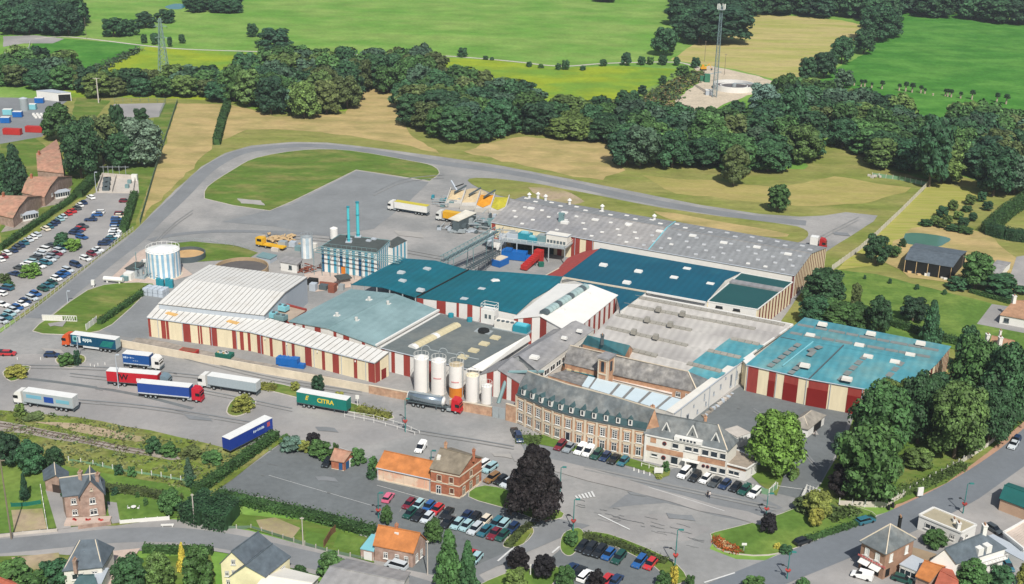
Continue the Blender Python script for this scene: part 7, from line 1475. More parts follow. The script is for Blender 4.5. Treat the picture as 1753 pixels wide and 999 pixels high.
hedge('hedge', [(870,938),(890,914),(910,898)], 1.6,.8, 'olive', 'low olive planting on the end strip of the station car park')
hedge('hedge', [(440,664),(472,668)], 2.4,1.4, 'yellow', 'yellow-green shrubs at the left end of the planted strip', rough=.3)
hedge('hedge', [(615,702),(645,712),(668,716)], 2.6,1.3, 'yellow', 'yellow-green shrubs at the right end of the planted strip', rough=.3)
hedge('hedge', [(1450,858),(1530,852),(1590,830),(1650,800)], 2.2,1.6, 'light', 'shaggy light green hedge along the inside of the street fence', rough=.4)
hedge('hedge', [(885,752),(925,757)], 4.5,.7, 'light', 'light green ground planting at the left end of the office lawn', rough=.3)
for x, y, w_, h, c_, lab in ((416,700,42,22, 'yellow', 'yellow-green mound shrub on the island near the silver tipper'),(30,643,42,16, 'yellow', 'yellow-green low shrub on the island at the left edge'),(127,427,32,18, 'bright', 'bright clipped round bush on the car park island'),(53,472,38,20, 'bright', 'bright clipped oval bush on the lower car park island'),(113,625,32,20, 'mid', 'clipped box-shaped bush beside the totem sign'),(133,625,14,26, 'deep', 'narrow dark conifer bush at the totem sign'),(8,482,24,14, 'olive', 'small olive bush at the left edge of the car park'),
    (500,772,42,24, 'grey', 'pale silvery shrub above the empty car park'),(522,774,26,20, 'yellow', 'yellow shrub above the empty car park'),(490,762,24,18, 'mid', 'green shrub at the head of the clipped hedge'),(548,782,44,26, 'mid', 'wide green shrub left of the brick kiosk'),(612,794,30,26, 'mid', 'green shrub right of the brick kiosk'),(640,806,20,24, 'mid', 'shrub at the left end of the goods wing'),(635,819,20,14, 'dark', 'dark round shrub below the goods wing corner'),(1139,806,16,16, 'mid', 'round bush at the right end of the office lawn'),(1128,820,12,8, 'yellow', 'yellow bush at the tip of the office lawn'),(1345,812,12,20, 'bright', 'clipped bright bush by the yard gate'),(1357,822,16,18, 'light', 'low green bush beside the gate fence'),
    (350,850,26,14, 'dark', 'dark round shrub at the hedge corner, left one'),(385,858,30,12, 'dark', 'dark round shrub at the hedge corner, right one'),(265,775,30,26, 'dark', 'dark green bramble bush on the railway bank'),(290,780,34,22, 'mid', 'green bramble bush right of the dark one on the bank'),(330,782,40,16, 'olive', 'olive scrub on the bank towards the hedge'),(365,790,40,16, 'mid', 'scrub patch near the long clipped hedge'),(35,712,22,20, 'light', 'light green bush below the silver lorry'),(60,716,40,8, 'olive', 'reddish low scrub below the silver lorry'),(120,850,30,12, 'dark', 'dark climbing shrub at the foot of the brick house'),(170,872,26,12, 'dark', 'shrubs before the brick house front'),(1405,880,20,14, 'olive', 'olive shrub beside the yellow tree'),(1345,945,26,12, 'dark', 'dark low shrub at the lower tip of the triangular lawn'),(1330,938,14,8, 'gold', 'yellow flowering shrub at the lower tip of the triangular lawn')):
    tree(x, y, y-h, w_, 'dome', c_, lab, None, 'bush', 'bush', clear=.0)
# scrub nobody could count
def scatter(name, poly, n, size, hgt, cols, label, seed=1, lvl=.1):
    r = np.random.RandomState(seed); W = [P(*p) for p in poly]; pg = [(v.x, v.y) for v in W]; x0, x1 = min(p[0] for p in pg), max(p[0] for p in pg); y0, y1 = min(p[1] for p in pg), max(p[1] for p in pg); mb = MB(); k = 0; tr = 0
    while k < n and tr < n*8:
        tr += 1; x, y = r.uniform(x0, x1), r.uniform(y0, y1)
        if not inpoly(x, y, pg): continue
        k += 1; s = size*r.uniform(.5,1.5); h = hgt*r.uniform(.4,1.4)
        for j in range(8):
            p = Vector((x+r.normal()*s*.5, y+r.normal()*s*.5, lvl+abs(r.normal())*h*.5)); nn = Vector((r.normal()*.6, r.normal()*.6,1)).normalized(); a = nn.cross(Vector(r.normal(size=3))).normalized(); b = nn.cross(a); q = s*.28*r.uniform(.6,1.4)
            mb.add([p-a*q, p+b*q, p+a*q, p-b*q], [(0,1,2,3)])
    ob = mb.build(name, foliage, None, (0,0,0)); ob.color = cols+(1,); ob['kind'] = 'stuff'; return ob
scatter('scrub', [(0,705),(130,716),(300,750),(400,774),(480,756),(350,845),(300,836),(160,800),(60,785),(0,775)], 420,.8,.35,(.16,.18,.065), 'rough growth', 3,.25)
scatter('scrub', [(0,705),(130,716),(300,750),(400,774),(480,756),(350,845),(300,836),(160,800),(60,785),(0,775)], 130,.9,.6,(.085,.13,.045), 'rough growth', 4,.25)
scatter('scrub', [(1062,190),(1090,170),(1160,130),(1200,120),(1205,132),(1160,165),(1150,200),(1100,205)], 260,2.2,1.4,(.05,.085,.03), 'weeds on the heap', 5)
scatter('scrub', [(1062,190),(1090,170),(1160,130),(1200,120),(1205,132),(1160,165),(1150,200),(1100,205)], 90,2.0,1.2,(.20,.15,.07), 'weeds on the heap', 6)
scatter('hedgerow', [(130,130),(235,82),(248,84),(160,132)], 160,2.0,1.6,(.05,.085,.04), 'thin hedgerow', 7)
scatter('undergrowth', [(1560,205),(1640,215),(1650,235),(1590,230)], 120,2.4,1.6,(.05,.08,.035), 'undergrowth', 8)
scatter('flower_bed', [(1218,921),(1228,919),(1242,930),(1262,938),(1275,946),(1255,948),(1232,940),(1220,930)], 160,.5,.3,(.34,.09,.02), 'orange flowers', 9,.25)
scatter('flower_bed', [(1230,925),(1245,932),(1260,941),(1240,938)], 50,.4,.3,(.55,.42,.22), 'pale flowers', 10,.3)
scatter('flower_bed', [(128,866),(165,878),(176,876),(172,884),(140,886)], 60,.5,.6,(.05,.09,.03), 'plants before the house', 12,.25)
scatter('undergrowth', [(1400,870),(1460,872),(1480,880),(1420,895)], 100,.9,.8,(.07,.11,.03), 'shrubs by the gate', 13,.3)
# ------------------------------------------------------------------ walls and fences
def wallrun(name, pts, h, th, m, label, cat='wall', cap=None, seg=0, group=None):
    W = [P(*p) for p in pts]; e = thing(name, label, cat, (W[0].x, W[0].y, 0),0, group)
    for i in range(len(W)-1):
        d = W[i+1]-W[i]; n = max(1, int(d.length/seg)) if seg else 1; a = math.atan2(d.y, d.x)
        for k in range(n):
            c_ = W[i]+d*(k+.5)/n; L = d.length/n
            MB().box(c_.x, c_.y, 0, L-(.04 if n > 1 else 0), th, h, a).build('wall_section' if n > 1 else 'wall', m, e)
            if cap: MB().box(c_.x, c_.y, h, L, th*1.5,.12, a).build('coping', cap, e)
    return e
wallrun('perimeter_wall', [(198,592),(330,617),(440,637),(540,655),(632,672)], 2.2,.3, mat('cream_wall', (222,208,184)), 'long cream concrete wall between the truck park and the striped building', seg=5)
wallrun('brick_yard_wall', [(632,673),(700,686),(745,694)], 2.3,.35, wallbrick, 'buff brick wall behind the tanker lorry below the silos', cap=stone)
wallrun('brick_yard_wall', [(770,700),(805,706),(842,713)], 2.6,.35, wallbrick, 'buff brick wall right of the tanker lorry up to the steel gate', cap=stone)
wallrun('brick_yard_wall', [(866,719),(883,724)], 4.5,.4, wallbrick, 'high buff brick wall stub against the brick offices', cap=stone)
e = thing('steel_gate', 'grey double steel gate in the brick yard wall', 'gate', P(854,716),0)
for x0, x1 in ((843,853.6),(854.4,865)):
    a, b = P(x0,714+(x0-843)*.2), P(x1,714+(x1-843)*.2); d = b-a; MB().box((a.x+b.x)/2,(a.y+b.y)/2,.1, d.length, .12,2.9, math.atan2(d.y, d.x)).build('gate_leaf', steel, e)
def fence(name, pts, h, sp, label, pm=None, panel=None, rails=0, cat='fence', pw=.16, psolid=1.0, group=None, z0=0):
    W = [P(*p) for p in pts]; e = thing(name, label, cat, (W[0].x, W[0].y, 0),0, group); o = W[0]; pm = pm or white
    post = mesh_of(MB().box(0,0,0, pw, pw, h+.1), 'fence_post', pm); 
    for i in range(len(W)-1):
        d = W[i+1]-W[i]; n = max(1, round(d.length/sp)); a = math.atan2(d.y, d.x); L = d.length/n
        pan = mesh_of(MB().box(0,0, z0+.02, L-pw, .07, h*psolid-.05), 'fence_panel', panel) if panel else None
        rl = None
        if rails:
            mb = MB()
            for r_ in range(rails): mb.box(0,0, h*(r_+1)/rails-.08, L-pw, .06,.07)
            rl = mesh_of(mb, 'fence_rail', pm)
        for k in range(n+(1 if i == len(W)-2 else 0)):
            p = W[i]+d*k/n-o; inst('post', post, e, (p.x, p.y, 0), a)
        for k in range(n):
            p = W[i]+d*(k+.5)/n-o
            if pan: inst('fence_panel', pan, e, (p.x, p.y, 0), a)
            if rl: inst('rail', rl, e, (p.x, p.y, 0), a)
    return e
conc = mat('concrete_fence', (218,212,200),.85,.06,.4)
fence('concrete_panel_fence', [(1589,317),(1540,366),(1500,404),(1470,430),(1424,463)], 2.0,3.0, 'pale concrete panel fence running down past the pond to the hall end', conc, mat('concrete_fence_panel', (196,190,176)))
fence('concrete_post_fence', [(1493,302),(1540,308),(1586,318)], 1.8,2.6, 'concrete post fence along the wood edge above the dry grass', conc, mat('green_mesh', (120,158,122)), psolid=.9)
q = P(1494,303); e = thing('rubble_pile', 'small heap of pale rubble at the end of the post fence', 'rubble', q)
for i in range(9): MB().box(q.x+rnd.uniform(-2,3), q.y+rnd.uniform(-1.5,1.5), rnd.uniform(0,.5),1.2,.9,.8, rnd.random()*3).build('block', concrete, e)
fence('street_fence', [(1753,710),(1720,740),(1690,766),(1640,798),(1590,826),(1545,852),(1516,868),(1480,868),(1436,866)], 1.9,2.4, 'long white concrete post fence between the park and the red footpath', white, mat('street_fence_panel', (206,198,184)), psolid=.75)
fence('white_lattice_fence', [(1276,838),(1300,844),(1316,848),(1330,838)], 1.7,1.6, 'green mesh and white post fence beside the administration building', white, mat('green_mesh', (120,158,122)), psolid=.9)
fence('white_gate_post_fence', [(1316,848),(1327,836)], 1.6,.7, 'short white paling at the yard entrance', white, rails=2)
fence('white_gate_post_fence', [(1372,858),(1380,842),(1402,850)], 1.8,.8, 'white paling at the right side of the yard gate', white, rails=2)
fence('garden_fence', [(118,790),(160,797),(210,808),(260,815),(310,824),(350,832)], 1.3,2.6, 'white concrete post garden fence behind the brick house lawn', white, mat('green_mesh', (120,158,122)), psolid=.6)
fence('car_park_fence', [(228,395),(180,432),(120,481),(60,529),(0,571)], 1.5,2.6, 'pale post and rail fence between the left car park and the ring road', mat('pale_post', (196,196,190)), rails=2, pw=.14)
fence('hay_field_fence', [(304,176),(270,280),(240,384)], 2.2,4, 'tall green wire fence along the hay field left of the ring road', mat('green_post', (92,124,112)), mat('green_wire', (104,128,104)), psolid=.9, pw=.12)
fence('court_fence', [(196,176),(240,174),(284,176),(274,200)], 2.6,4, 'tall wire fence round the pale hard court', mat('green_post', (92,124,112)), rails=2, pw=.12)
fence('lawn_fence', [(290,413),(360,415),(440,430)], 1.4,3, 'thin fence behind the settling basin lawn', steel, rails=2, pw=.1)
fence('wooden_trellis', [(555,938),(567,918),(574,912)], 1.8,1.6, 'brown wooden trellis fence dividing the garden plots', mat('brown_wood', (120,88,64)), mat('brown_wood', (120,88,64)))
fence('green_screen_fence', [(20,869),(45,868),(70,864)], 1.2,2, 'green screen fence above the vegetable plot', mat('green_sheet', (30,110,92)), mat('green_sheet', (30,110,92)))
fence('garden_wall_white', [(206,898),(250,894),(290,891)], 1.1,3, 'white garden wall along the pavement before the lawn', white, white)
fence('garden_wall_brick', [(135,907),(165,903),(190,900)], 1.1,3, 'low brick garden wall before the brick house', pinkbrick, pinkbrick)
fence('driveway_wall', [(70,836),(77,880),(82,910)], 1.0,3, 'thin white wall along the left of the driveway', white, white)
fence('pavement_wall', [(0,921),(40,916),(98,911)], .9,3, 'low pale wall along the pavement left of the driveway', concrete, concrete)
fence('railway_fence', [(380,906),(430,905),(560,945),(640,962)], 1.0,2.6, 'low wire fence along the side street gardens', concrete, mat('green_wire', (104,128,104)), psolid=.8)
# white guard rails
for pts, lab in (([(590,708),(640,716),(690,730),(718,743)], 'upper white tubular rail beside the truck park exit'),([(590,714),(640,724),(680,735),(710,745)], 'lower white tubular rail beside the truck park exit')):
    fence('guard_rail', pts, .9,3, lab, white, rails=1, pw=.12)
# sliding gate
e = thing('sliding_gate', 'white braced sliding gate parked open on the grass triangle', 'gate', P(74,549)); a, b = P(73,549), P(132,551); d = b-a; n = 14
for i in range(n+1): p = a+d*i/n; MB().box(p.x, p.y, .2,.12,.12,1.7, math.atan2(d.y, d.x)).build('upright', white, e)
mb = MB(); mb.tube(a+Vector((0,0,.3)), b+Vector((0,0,.3)),.12); mb.tube(a+Vector((0,0,1.85)), b+Vector((0,0,1.85)),.12)
for i in range(9,13): mb.tube(a+d*i/n+Vector((0,0,.3)), a+d*(i+1)/n+Vector((0,0,1.8)),.09)
mb.build('rail', white, e); p = a+d*.3; MB().box(p.x, p.y, .35, d.length*.58,.06,1.4, math.atan2(d.y, d.x)).build('gate_panel', offwhite, e)
line('gate_track', [(84,558),(110,553),(100,560)], 2.6,12, asphalt_pale)
fence('white_panel_fence', [(148,566),(166,552)], 2.0,2, 'short white panel fence at the tip of the clipped hedge', white, white)
# ------------------------------------------------------------------ rails
for off, y0 in ((0,0),(1,5)):
    e = line('railway_track', smoothpath([(-40,722+y0),(20,729+y0),(90,742+y0),(200,764+y0),(250,774+y0)]),.25,13, mat('rusty_rail', (112,92,80)))
mb = MB(); sl_ = [P(*p) for p in smoothpath([(30,735),(90,745),(200,767),(240,774)], 4)]
for i in range(len(sl_)-1):
    d = sl_[i+1]-sl_[i]; n = int(d.length/1.3); a = math.atan2(d.y, d.x)
    for k in range(n): p = sl_[i]+d*k/n; mb.box(p.x, p.y, .2,.25,2.4,.08, a)
o = mb.build('sleepers', mat('sleeper', (96,84,74))); o['kind'] = 'stuff'
# ------------------------------------------------------------------ lamps and poles
lampgreen = mat('lamp_green', (54,128,124),.5)
def lamp(x, yb, yt, label, basket=True, col_=None, arm=1, group='green street lamps'):
    q = P(x, yb); h = height(x, yb, yt); e = thing('street_lamp', label, 'street lamp', q, 0, group); m = col_ or lampgreen
    MB().cyl(q.x, q.y, 0, h-.3,.14,.08,8).build('pole', m, e); g = MB(); g.tube((q.x, q.y, h-.3),(q.x+.5, q.y-.2, h),.07); g.box(q.x+.7, q.y-.3, h-.1,.9,.4,.22); g.build('lamp_head', m, e)
    if basket:
        mb = MB(); mb.cyl(q.x, q.y-.1, h*.30, h*.36,.35,.6,8); mb.build('flower_basket', foliage, e).color = (.4,.06,.05,1)
        mb = MB(); mb.tube((q.x, q.y, h*.42),(q.x-1.0, q.y, h*.52),.06); mb.box(q.x-1.1, q.y, h*.5,.5,.3,.18); mb.build('low_lamp', black, e)
    return e
for x, yb, yt, lab, b in ((694,740,681, 'green street lamp at the end of the white rails beside the tanker', True),(981,910,853, 'green street lamp on the grass tip of the bottom car park', True),(1155,972,905, 'green street lamp at the mouth of the square above the bottom car park', True),(1311,884,843, 'green street lamp behind the small purple tree', True),(1347,992,943, 'green street lamp beside the main street at the bottom', True),(1648,880,826, 'green street lamp on the far side of the main street', True),(648,888,842, 'green street lamp by the pink car', True),(959,842,798, 'green street lamp half behind the purple beech', False),(738,792,770, 'green street lamp behind the goods wing', False)):
    lamp(x, yb, yt, lab, b)
for x, yb, yt, lab in ((135,612,575, 'tall grey mast with sign beside the clipped box bush'),(203,664,606, 'pale grey lamp column between the red and the blue lorry'),(103,419,398, 'thin lamp column on the round car park island'),(116,517,497, 'thin lamp column at the edge of the ring road lawn'),(165,330,294, 'thin lamp column at the top of the left car park')):
    lamp(x, yb, yt, lab, False, greyclad, group='grey lamp columns')
q = P(612,695); e = thing('road_sign', 'white road sign on a post right of the green trailer', 'sign', q); MB().box(q.x, q.y, 0,.15,.15,2).build('post', white, e); MB().box(q.x, q.y, 2,.9,.12,1.1).build('sign_plate', white, e)
def pole(x, yb, yt, label, m, cross=1.6, r=.16, n=1):
    q = P(x, yb); h = height(x, yb, yt); e = thing('utility_pole', label, 'pole', q, 0, 'poles'); MB().cyl(q.x, q.y, 0, h, r, r*.7,8).build('pole', m, e)
    for k in range(n): MB().box(q.x, q.y, h-.35-k*1.3, cross, .16,.18,.1).build('crossarm', m, e)
    return e
pole(169,176,133, 'concrete T-shaped power pole at the wood edge left of the hard court', concrete, 3.6,.35)
pole(148,66,30, 'thin wooden pole beside the farm track at the top left', mat('pole_wood', (130,118,104)),.8,.14)
pole(20,924,786, 'tall wooden telegraph pole at the lower left by the pavement', mat('pole_wood', (130,118,104)),1.8,.18)
pole(333,898,845, 'white pole standing before the dark hedge block', concrete, .6,.15)
pole(519,935,885, 'pale pole with a lamp by the garden plots', concrete, .8,.13)
pole(732,985,925, 'pale pole at the right of the orange roofed house', concrete, .6,.14)
pole(1206,105,70, 'thin wooden pole left of the telecom mast', mat('pole_wood', (130,118,104)),1,.15)
pole(1240,128,92, 'thin wooden pole right of the telecom mast', mat('pole_wood', (130,118,104)),1.6,.15)
pole(1646,457,437, 'wooden post at the corner of the open barn', mat('pole_wood', (130,118,104)),.6,.14)
pole(908,985,965, 'white post at the bottom between the purple trees', white, .3,.12)
# lattice structures
def lattice(x, yb, yt, wb, wt, label, m, name, cat, seg=9, arms=(), r=.12):
    q = P(x, yb); h = height(x, yb, yt); e = thing(name, label, cat, q); pts = []
    for s in range(seg+1):
        t = s/seg; w_ = (wb+(wt-wb)*t)/2; z = h*t; pts.append([Vector((q.x+sx*w_, q.y+sy*w_, z)) for sx, sy in ((-1,-1),(1,-1),(1,1),(-1,1))])
    for c_ in range(4):
        mb = MB()
        for s in range(seg): mb.tube(pts[s][c_], pts[s+1][c_], r*1.3)
        mb.build('leg', m, e)
    mb = MB()
    for s in range(seg):
        for c_ in range(4):
            d = (c_+1) % 4; mb.tube(pts[s][c_], pts[s+1][d], r*.7); mb.tube(pts[s][d], pts[s+1][c_], r*.7); mb.tube(pts[s+1][c_], pts[s+1][d], r*.7)
    mb.build('bracing', m, e)
    for t, L in arms:
        z = h*t; mb = MB(); mb.tube((q.x-L, q.y, z),(q.x+L, q.y, z), r); mb.tube((q.x-L, q.y, z),(q.x, q.y, z+1.4), r*.7); mb.tube((q.x+L, q.y, z),(q.x, q.y, z+1.4), r*.7); mb.build('crossarm', m, e)
        for s in (-1,1): MB().cyl(q.x+s*L, q.y, z-1.0, z, .12, n=6).build('insulator', glass, e)
    return e, q, h
lattice(281,128,31,5.2,.9, 'green-grey lattice electricity pylon rising from the yellow-green meadow', mat('pylon_green', (134,160,148),.6), 'electricity_pylon', 'pylon', 10,((.95,1.6),(.86,3.6),(.66,3.4)),.17)
e, q, h = lattice(1223,166,10,2.2,1.2, 'tall lattice telecom mast with antennas beside the settling basin', mat('mast_grey', (120,140,146),.6), 'telecom_mast', 'mast', 20,(),.10)
for i in range(6):
    an = i*math.pi/3; c_ = Vector((q.x+1.9*math.cos(an), q.y+1.9*math.sin(an),0)); MB().box(c_.x, c_.y, h-1.5,.45,.3,2.6, an).build('antenna', white, e); MB().tube((q.x, q.y, h-.3),(c_.x, c_.y, h-.3),.1).build('antenna_arm', steel, e)
MB().cyl(q.x, q.y, h-1.8, h-1.6,2.1, n=10).build('platform', steel, e)
# ------------------------------------------------------------------ tanks and basins
q = P(1256,152); e = thing('settling_basin', 'round concrete settling basin with a rotating bridge by the telecom mast', 'basin', q); R = 35*mpp(1256,152)
mb = MB(); N_ = 40
for k in range(N_):
    a1, a2 = 2*math.pi*k/N_, 2*math.pi*(k+1)/N_
    def pp(r_, a, z): return (q.x+r_*math.cos(a), q.y+r_*math.sin(a), z)
    mb.prism([pp(R-.5, a1,0), pp(R, a1,0), pp(R, a2,0), pp(R-.5, a2,0)], [pp(R-.5, a1,3.0), pp(R, a1,3.0), pp(R, a2,3.0), pp(R-.5, a2,3.0)])
mb.build('rim_wall', white, e)
mb = MB()
for k in range(N_):
    a1, a2 = 2*math.pi*k/N_, 2*math.pi*(k+1)/N_; mb.prism([pp(R*.62, a1,1.6), pp(R*.66, a1,1.6), pp(R*.66, a2,1.6), pp(R*.62, a2,1.6)], [pp(R*.62, a1,2.1), pp(R*.66, a1,2.1), pp(R*.66, a2,2.1), pp(R*.62, a2,2.1)])
mb.build('inner_weir', white, e); MB().cyl(q.x, q.y, .5,1.4, R-.4, n=40).build('basin_water', mat('sludge_water', (98,92,92),.5), e); MB().cyl(q.x, q.y, 1,3,1.2, n=12).build('centre_drum', steel, e); MB().box(q.x+R*.5, q.y, 3.0, R, .8,.4,0).build('bridge', steel, e)
q = P(1213,162); e = thing('pump_house', 'small grey treatment hut at the foot of the telecom mast', 'hut', q); MB().box(q.x, q.y, 0,3.5,3,2.6).build('wall', greyclad, e); MB().box(q.x, q.y, 2.6,3.9,3.4,.2).build('roof', white, e)
q = P(1210,140); e = thing('green_filter_tower', 'green treatment equipment frame left of the settling basin', 'machine', q); MB().box(q.x, q.y, 0,3,3,4.5).build('housing', mat('machine_green', (60,120,92)), e); MB().box(q.x-2.6, q.y+2,0,2.2,2.2,3).build('box', mat('machine_green', (60,120,92)), e); mb = MB(); mb.tube((q.x+1, q.y, 4.5),(q.x+8, q.y+2,5.5),.3); mb.build('pipe', steel, e)
q = P(1204,120); e = thing('yellow_digger', 'small yellow digger on the sandy ground left of the telecom mast', 'digger', q); yl = mat('digger_yellow', (220,160,40)); MB().box(q.x, q.y, .9,3.4,2,1.2).build('body', yl, e); MB().box(q.x-.4, q.y, 2.1,1.4,1.6,1.2).build('cab', yl, e); mb = MB(); mb.tube((q.x+1.4, q.y, 2),(q.x+3.2, q.y, 4),.22); mb.tube((q.x+3.2, q.y, 4),(q.x+4.8, q.y, 1.2),.2); mb.build('boom', yl, e); MB().box(q.x+4.8, q.y, .4,.9,1.2,.9).build('bucket', darksteel, e)
for s in (-.8,.8): MB().box(q.x, q.y+s, 0.05,3.6,.5,.8).build('track', rubber, e)
q = P(282,470); e = thing('striped_storage_tank', 'large white storage tank with pale blue vertical stripes', 'tank', q); R = 28.3*mpp(282,468); h = height(282,470,428); h = height(282,482,438)
for k in range(40):
    a1, a2 = 2*math.pi*k/40,2*math.pi*(k+1)/40; MB().prism([pp(R-.15, a1,.2), pp(R, a1,.2), pp(R, a2,.2), pp(R-.15, a2,.2)], [pp(R-.15, a1, h), pp(R, a1, h), pp(R, a2, h), pp(R-.15, a2, h)]).build('shell_panel', [mat('tank_white', (238,238,234),.4), mat('tank_blue', (150,190,214),.4)][k % 2], e)
MB().cyl(q.x, q.y, h, h+1.3, R+.1,.6,40).build('cone_roof', mat('tank_white', (238,238,234)), e); MB().cyl(q.x, q.y, 0,.25, R*1.08, n=40).build('plinth', stone, e)
mb = MB()
for k in range(20): a1, a2 = 2*math.pi*k/20,2*math.pi*(k+1)/20; mb.tube(pp(R, a1, h), pp(R, a1, h+1),.06); mb.tube(pp(R, a1, h+1), pp(R, a2, h+1),.06)
mb.build('railing', white, e); mb = MB(); c_ = (q.x+R*.8, q.y-R*.62); mb.tube((c_[0], c_[1], 0),(c_[0]+.3, c_[1], h),.14); mb.build('ladder', steel, e)
q = P(526,440); e = thing('steel_storage_tank', 'tall silvery steel tank with pale stripes left of the boiler house', 'tank', q); R = 10.5*mpp(526,438); h = height(526,438,403)
for k in range(24):
    a1, a2 = 2*math.pi*k/24,2*math.pi*(k+1)/24; MB().prism([pp(R-.15, a1,.1), pp(R, a1,.1), pp(R, a2,.1), pp(R-.15, a2,.1)], [pp(R-.15, a1, h), pp(R, a1, h), pp(R, a2, h), pp(R-.15, a2, h)]).build('shell_panel', [mat('tank_white', (238,238,234)), mat('steel_blue', (186,206,216),.35)][(k//2) % 2], e)
MB().cyl(q.x, q.y, h, h+.5, R, R*.3,24).build('roof', steel, e)
mb = MB()
for k in range(12): a1, a2 = 2*math.pi*k/12,2*math.pi*(k+1)/12; mb.tube(pp(R, a1, h), pp(R, a1, h+1),.05); mb.tube(pp(R, a1, h+1), pp(R, a2, h+1),.05)
mb.build('railing', steel, e)
q = P(572,412); e = thing('small_white_tank', 'small white vertical tank behind the boiler house', 'tank', q); MB().cyl(q.x, q.y, 1,4.6,1.35, n=18).build('shell', white, e); MB().cyl(q.x, q.y, 4.6,5.1,1.35,.3,18).build('dome', white, e)
for s in (-.8,.8): MB().box(q.x+s, q.y, 0,.2,.2,1.1).build('leg', steel, e)
def basin(x, y, r_px, h, rimm, fillm, label, lvl=.75):
    q = P(x, y); R = r_px*mpp(x, y); e = thing('round_basin', label, 'basin', q); mb = MB()
    for k in range(40):
        a1, a2 = 2*math.pi*k/40,2*math.pi*(k+1)/40; f = lambda r_, a, z: (q.x+r_*math.cos(a), q.y+r_*math.sin(a), z)
        mb.prism([f(R-.3, a1,0), f(R, a1,0), f(R, a2,0), f(R-.3, a2,0)], [f(R-.3, a1, h), f(R, a1, h), f(R, a2, h), f(R-.3, a2, h)])
    mb.build('rim_wall', rimm, e); MB().cyl(q.x, q.y, .05, h*lvl, R-.25, n=40).build('contents', fillm, e); return e
basin(322,441,30,2.0, darksteel, mat('ochre_sludge', (206,168,116),.5), 'round basin of ochre sludge behind the striped storage tank', .5)
basin(414,466,46,2.2, mat('tan_rim', (176,152,120)), mat('dark_basin', (96,92,90)), 'large dark round basin partly hidden by the ribbed white roof', .5)
# horizontal tank, pallets, cabins round the striped tank
q = P(195,484); e = thing('horizontal_gas_tank', 'white horizontal gas tank on feet at the head of the triangular lawn', 'tank', q); mb = MB(); mb.tube((q.x-3.1, q.y+.5,1.3),(q.x+3.1, q.y-.6,1.3),.75,14); mb.build('barrel', white, e)
for s in (-2,2): MB().box(q.x+s, q.y-s*.18,0,.4,1.2,.8).build('saddle', white, e)
q = P(160,491); e = thing('meter_cabinet', 'white cabinet on a post at the tip of the triangular lawn', 'cabinet', q); MB().box(q.x, q.y, 0,.3,.3,.7).build('post', white, e); MB().box(q.x, q.y, .7,1.0,.8,1.6).build('cabinet', white, e)
q = P(268,505); e = thing('stacked_containers', 'pale grey stack of shrink-wrapped pallets left of the ribbed hall', 'pallet stack', q)
for i in range(4):
    for j in range(2):
        for k in range(2): MB().box(q.x-3+i*1.7+j*.6, q.y+j*1.9-i*.5, k*1.25,1.5,1.6,1.15,-.3).build('wrapped_pallet', mat('wrap_film', (196,206,216),.35), e)
q = P(283,490); e = thing('teal_crates', 'teal crates stacked behind the shrink-wrapped pallets', 'crates', q)
for i in range(4): MB().box(q.x-2+i*1.4, q.y-(i % 2),0,1.2,1.4,2.6).build('crate', tealpaint, e)
def machine(x, y, label, parts, name='machine_unit', cat='machine'):
    q = P(x, y); e = thing(name, label, cat, q)
    for nm, dx, dy, z, sx, sy, sz, m in parts: MB().box(q.x+dx, q.y+dy, z, sx, sy, sz, ANG*.6).build(nm, m, e)
    return e, q
e, q = machine(222,478, 'grey pump cabin with dark roof left of the striped tank', [('wall', 0,0,0,2.6,2.4,2.4, white),('wall', .5,5,0,3,6,2.6, greyclad),('roof', .5,5,2.6,3.6,6.6,.3, darkflat),('silo_bin', -1,-1,0,2.4,2.0,1.6, bluesteel)], 'pump_cabin', 'cabin')
e, q = machine(240,474, 'tangle of grey pipes and small vessels left of the striped tank', [('skid', 0,0,0,5,4,.4, steel)], 'pipework', 'pipework')
mb = MB()
for i in range(26):
    a = Vector((q.x+rnd.uniform(-3,4), q.y+rnd.uniform(-2,8), rnd.uniform(.4,3))); d = rnd.choice([Vector((3,0,0)), Vector((0,3,0)), Vector((0,0,2.5)), Vector((2,-1,0))])*rnd.uniform(.6,1.3); mb.tube(a, a+d, .13,6)
mb.build('pipes', bluesteel, e)
for i in range(4): MB().cyl(q.x-1+i*1.3, q.y-1+i*1.1,.4,2.4,.6, n=10).build('vessel', steel, e)
for i in range(3): MB().cyl(q.x-1+i*1.6, q.y+9+i*1.6,0,2.6,.9, n=12).build('vessel', white, e)
# control hut area
B = [(480,447,3.2),(508,452,3.2),(517,443,3.2),(489,438,3.2)]
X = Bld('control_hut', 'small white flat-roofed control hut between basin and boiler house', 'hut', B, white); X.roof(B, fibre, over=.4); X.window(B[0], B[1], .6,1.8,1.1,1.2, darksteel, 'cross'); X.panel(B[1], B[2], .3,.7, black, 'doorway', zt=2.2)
B = [(439,438,1.8),(462,443,1.8),(474,436,1.8),(450,431,1.8)]
X = Bld('low_grey_hut', 'low grey hut with dark roof left of the white control hut', 'hut', B, greyclad); X.roof(B, bluesteel, over=.2)
q = P(528,463); e = thing('rusty_scrap_skip', 'rusty brown heap of scrap right of the white control hut', 'scrap heap', q)
for i in range(26): MB().box(q.x+rnd.gauss(0,1.5), q.y+rnd.gauss(0,1.6), rnd.uniform(0,1.4), rnd.uniform(.8,2.2),.25,.3, rnd.random()*3).build('scrap_piece', rust, e)
q = P(474,413); e = thing('timber_heap', 'heap of pale timber and pallets on the upper yard', 'timber', q)
for i in range(70): MB().box(q.x+rnd.gauss(1,3.6), q.y+rnd.gauss(0,2.2), rnd.uniform(0,1.5), rnd.uniform(1.2,2.8), rnd.uniform(.3,1.1),.25, rnd.random()*3).build('plank', wood, e)
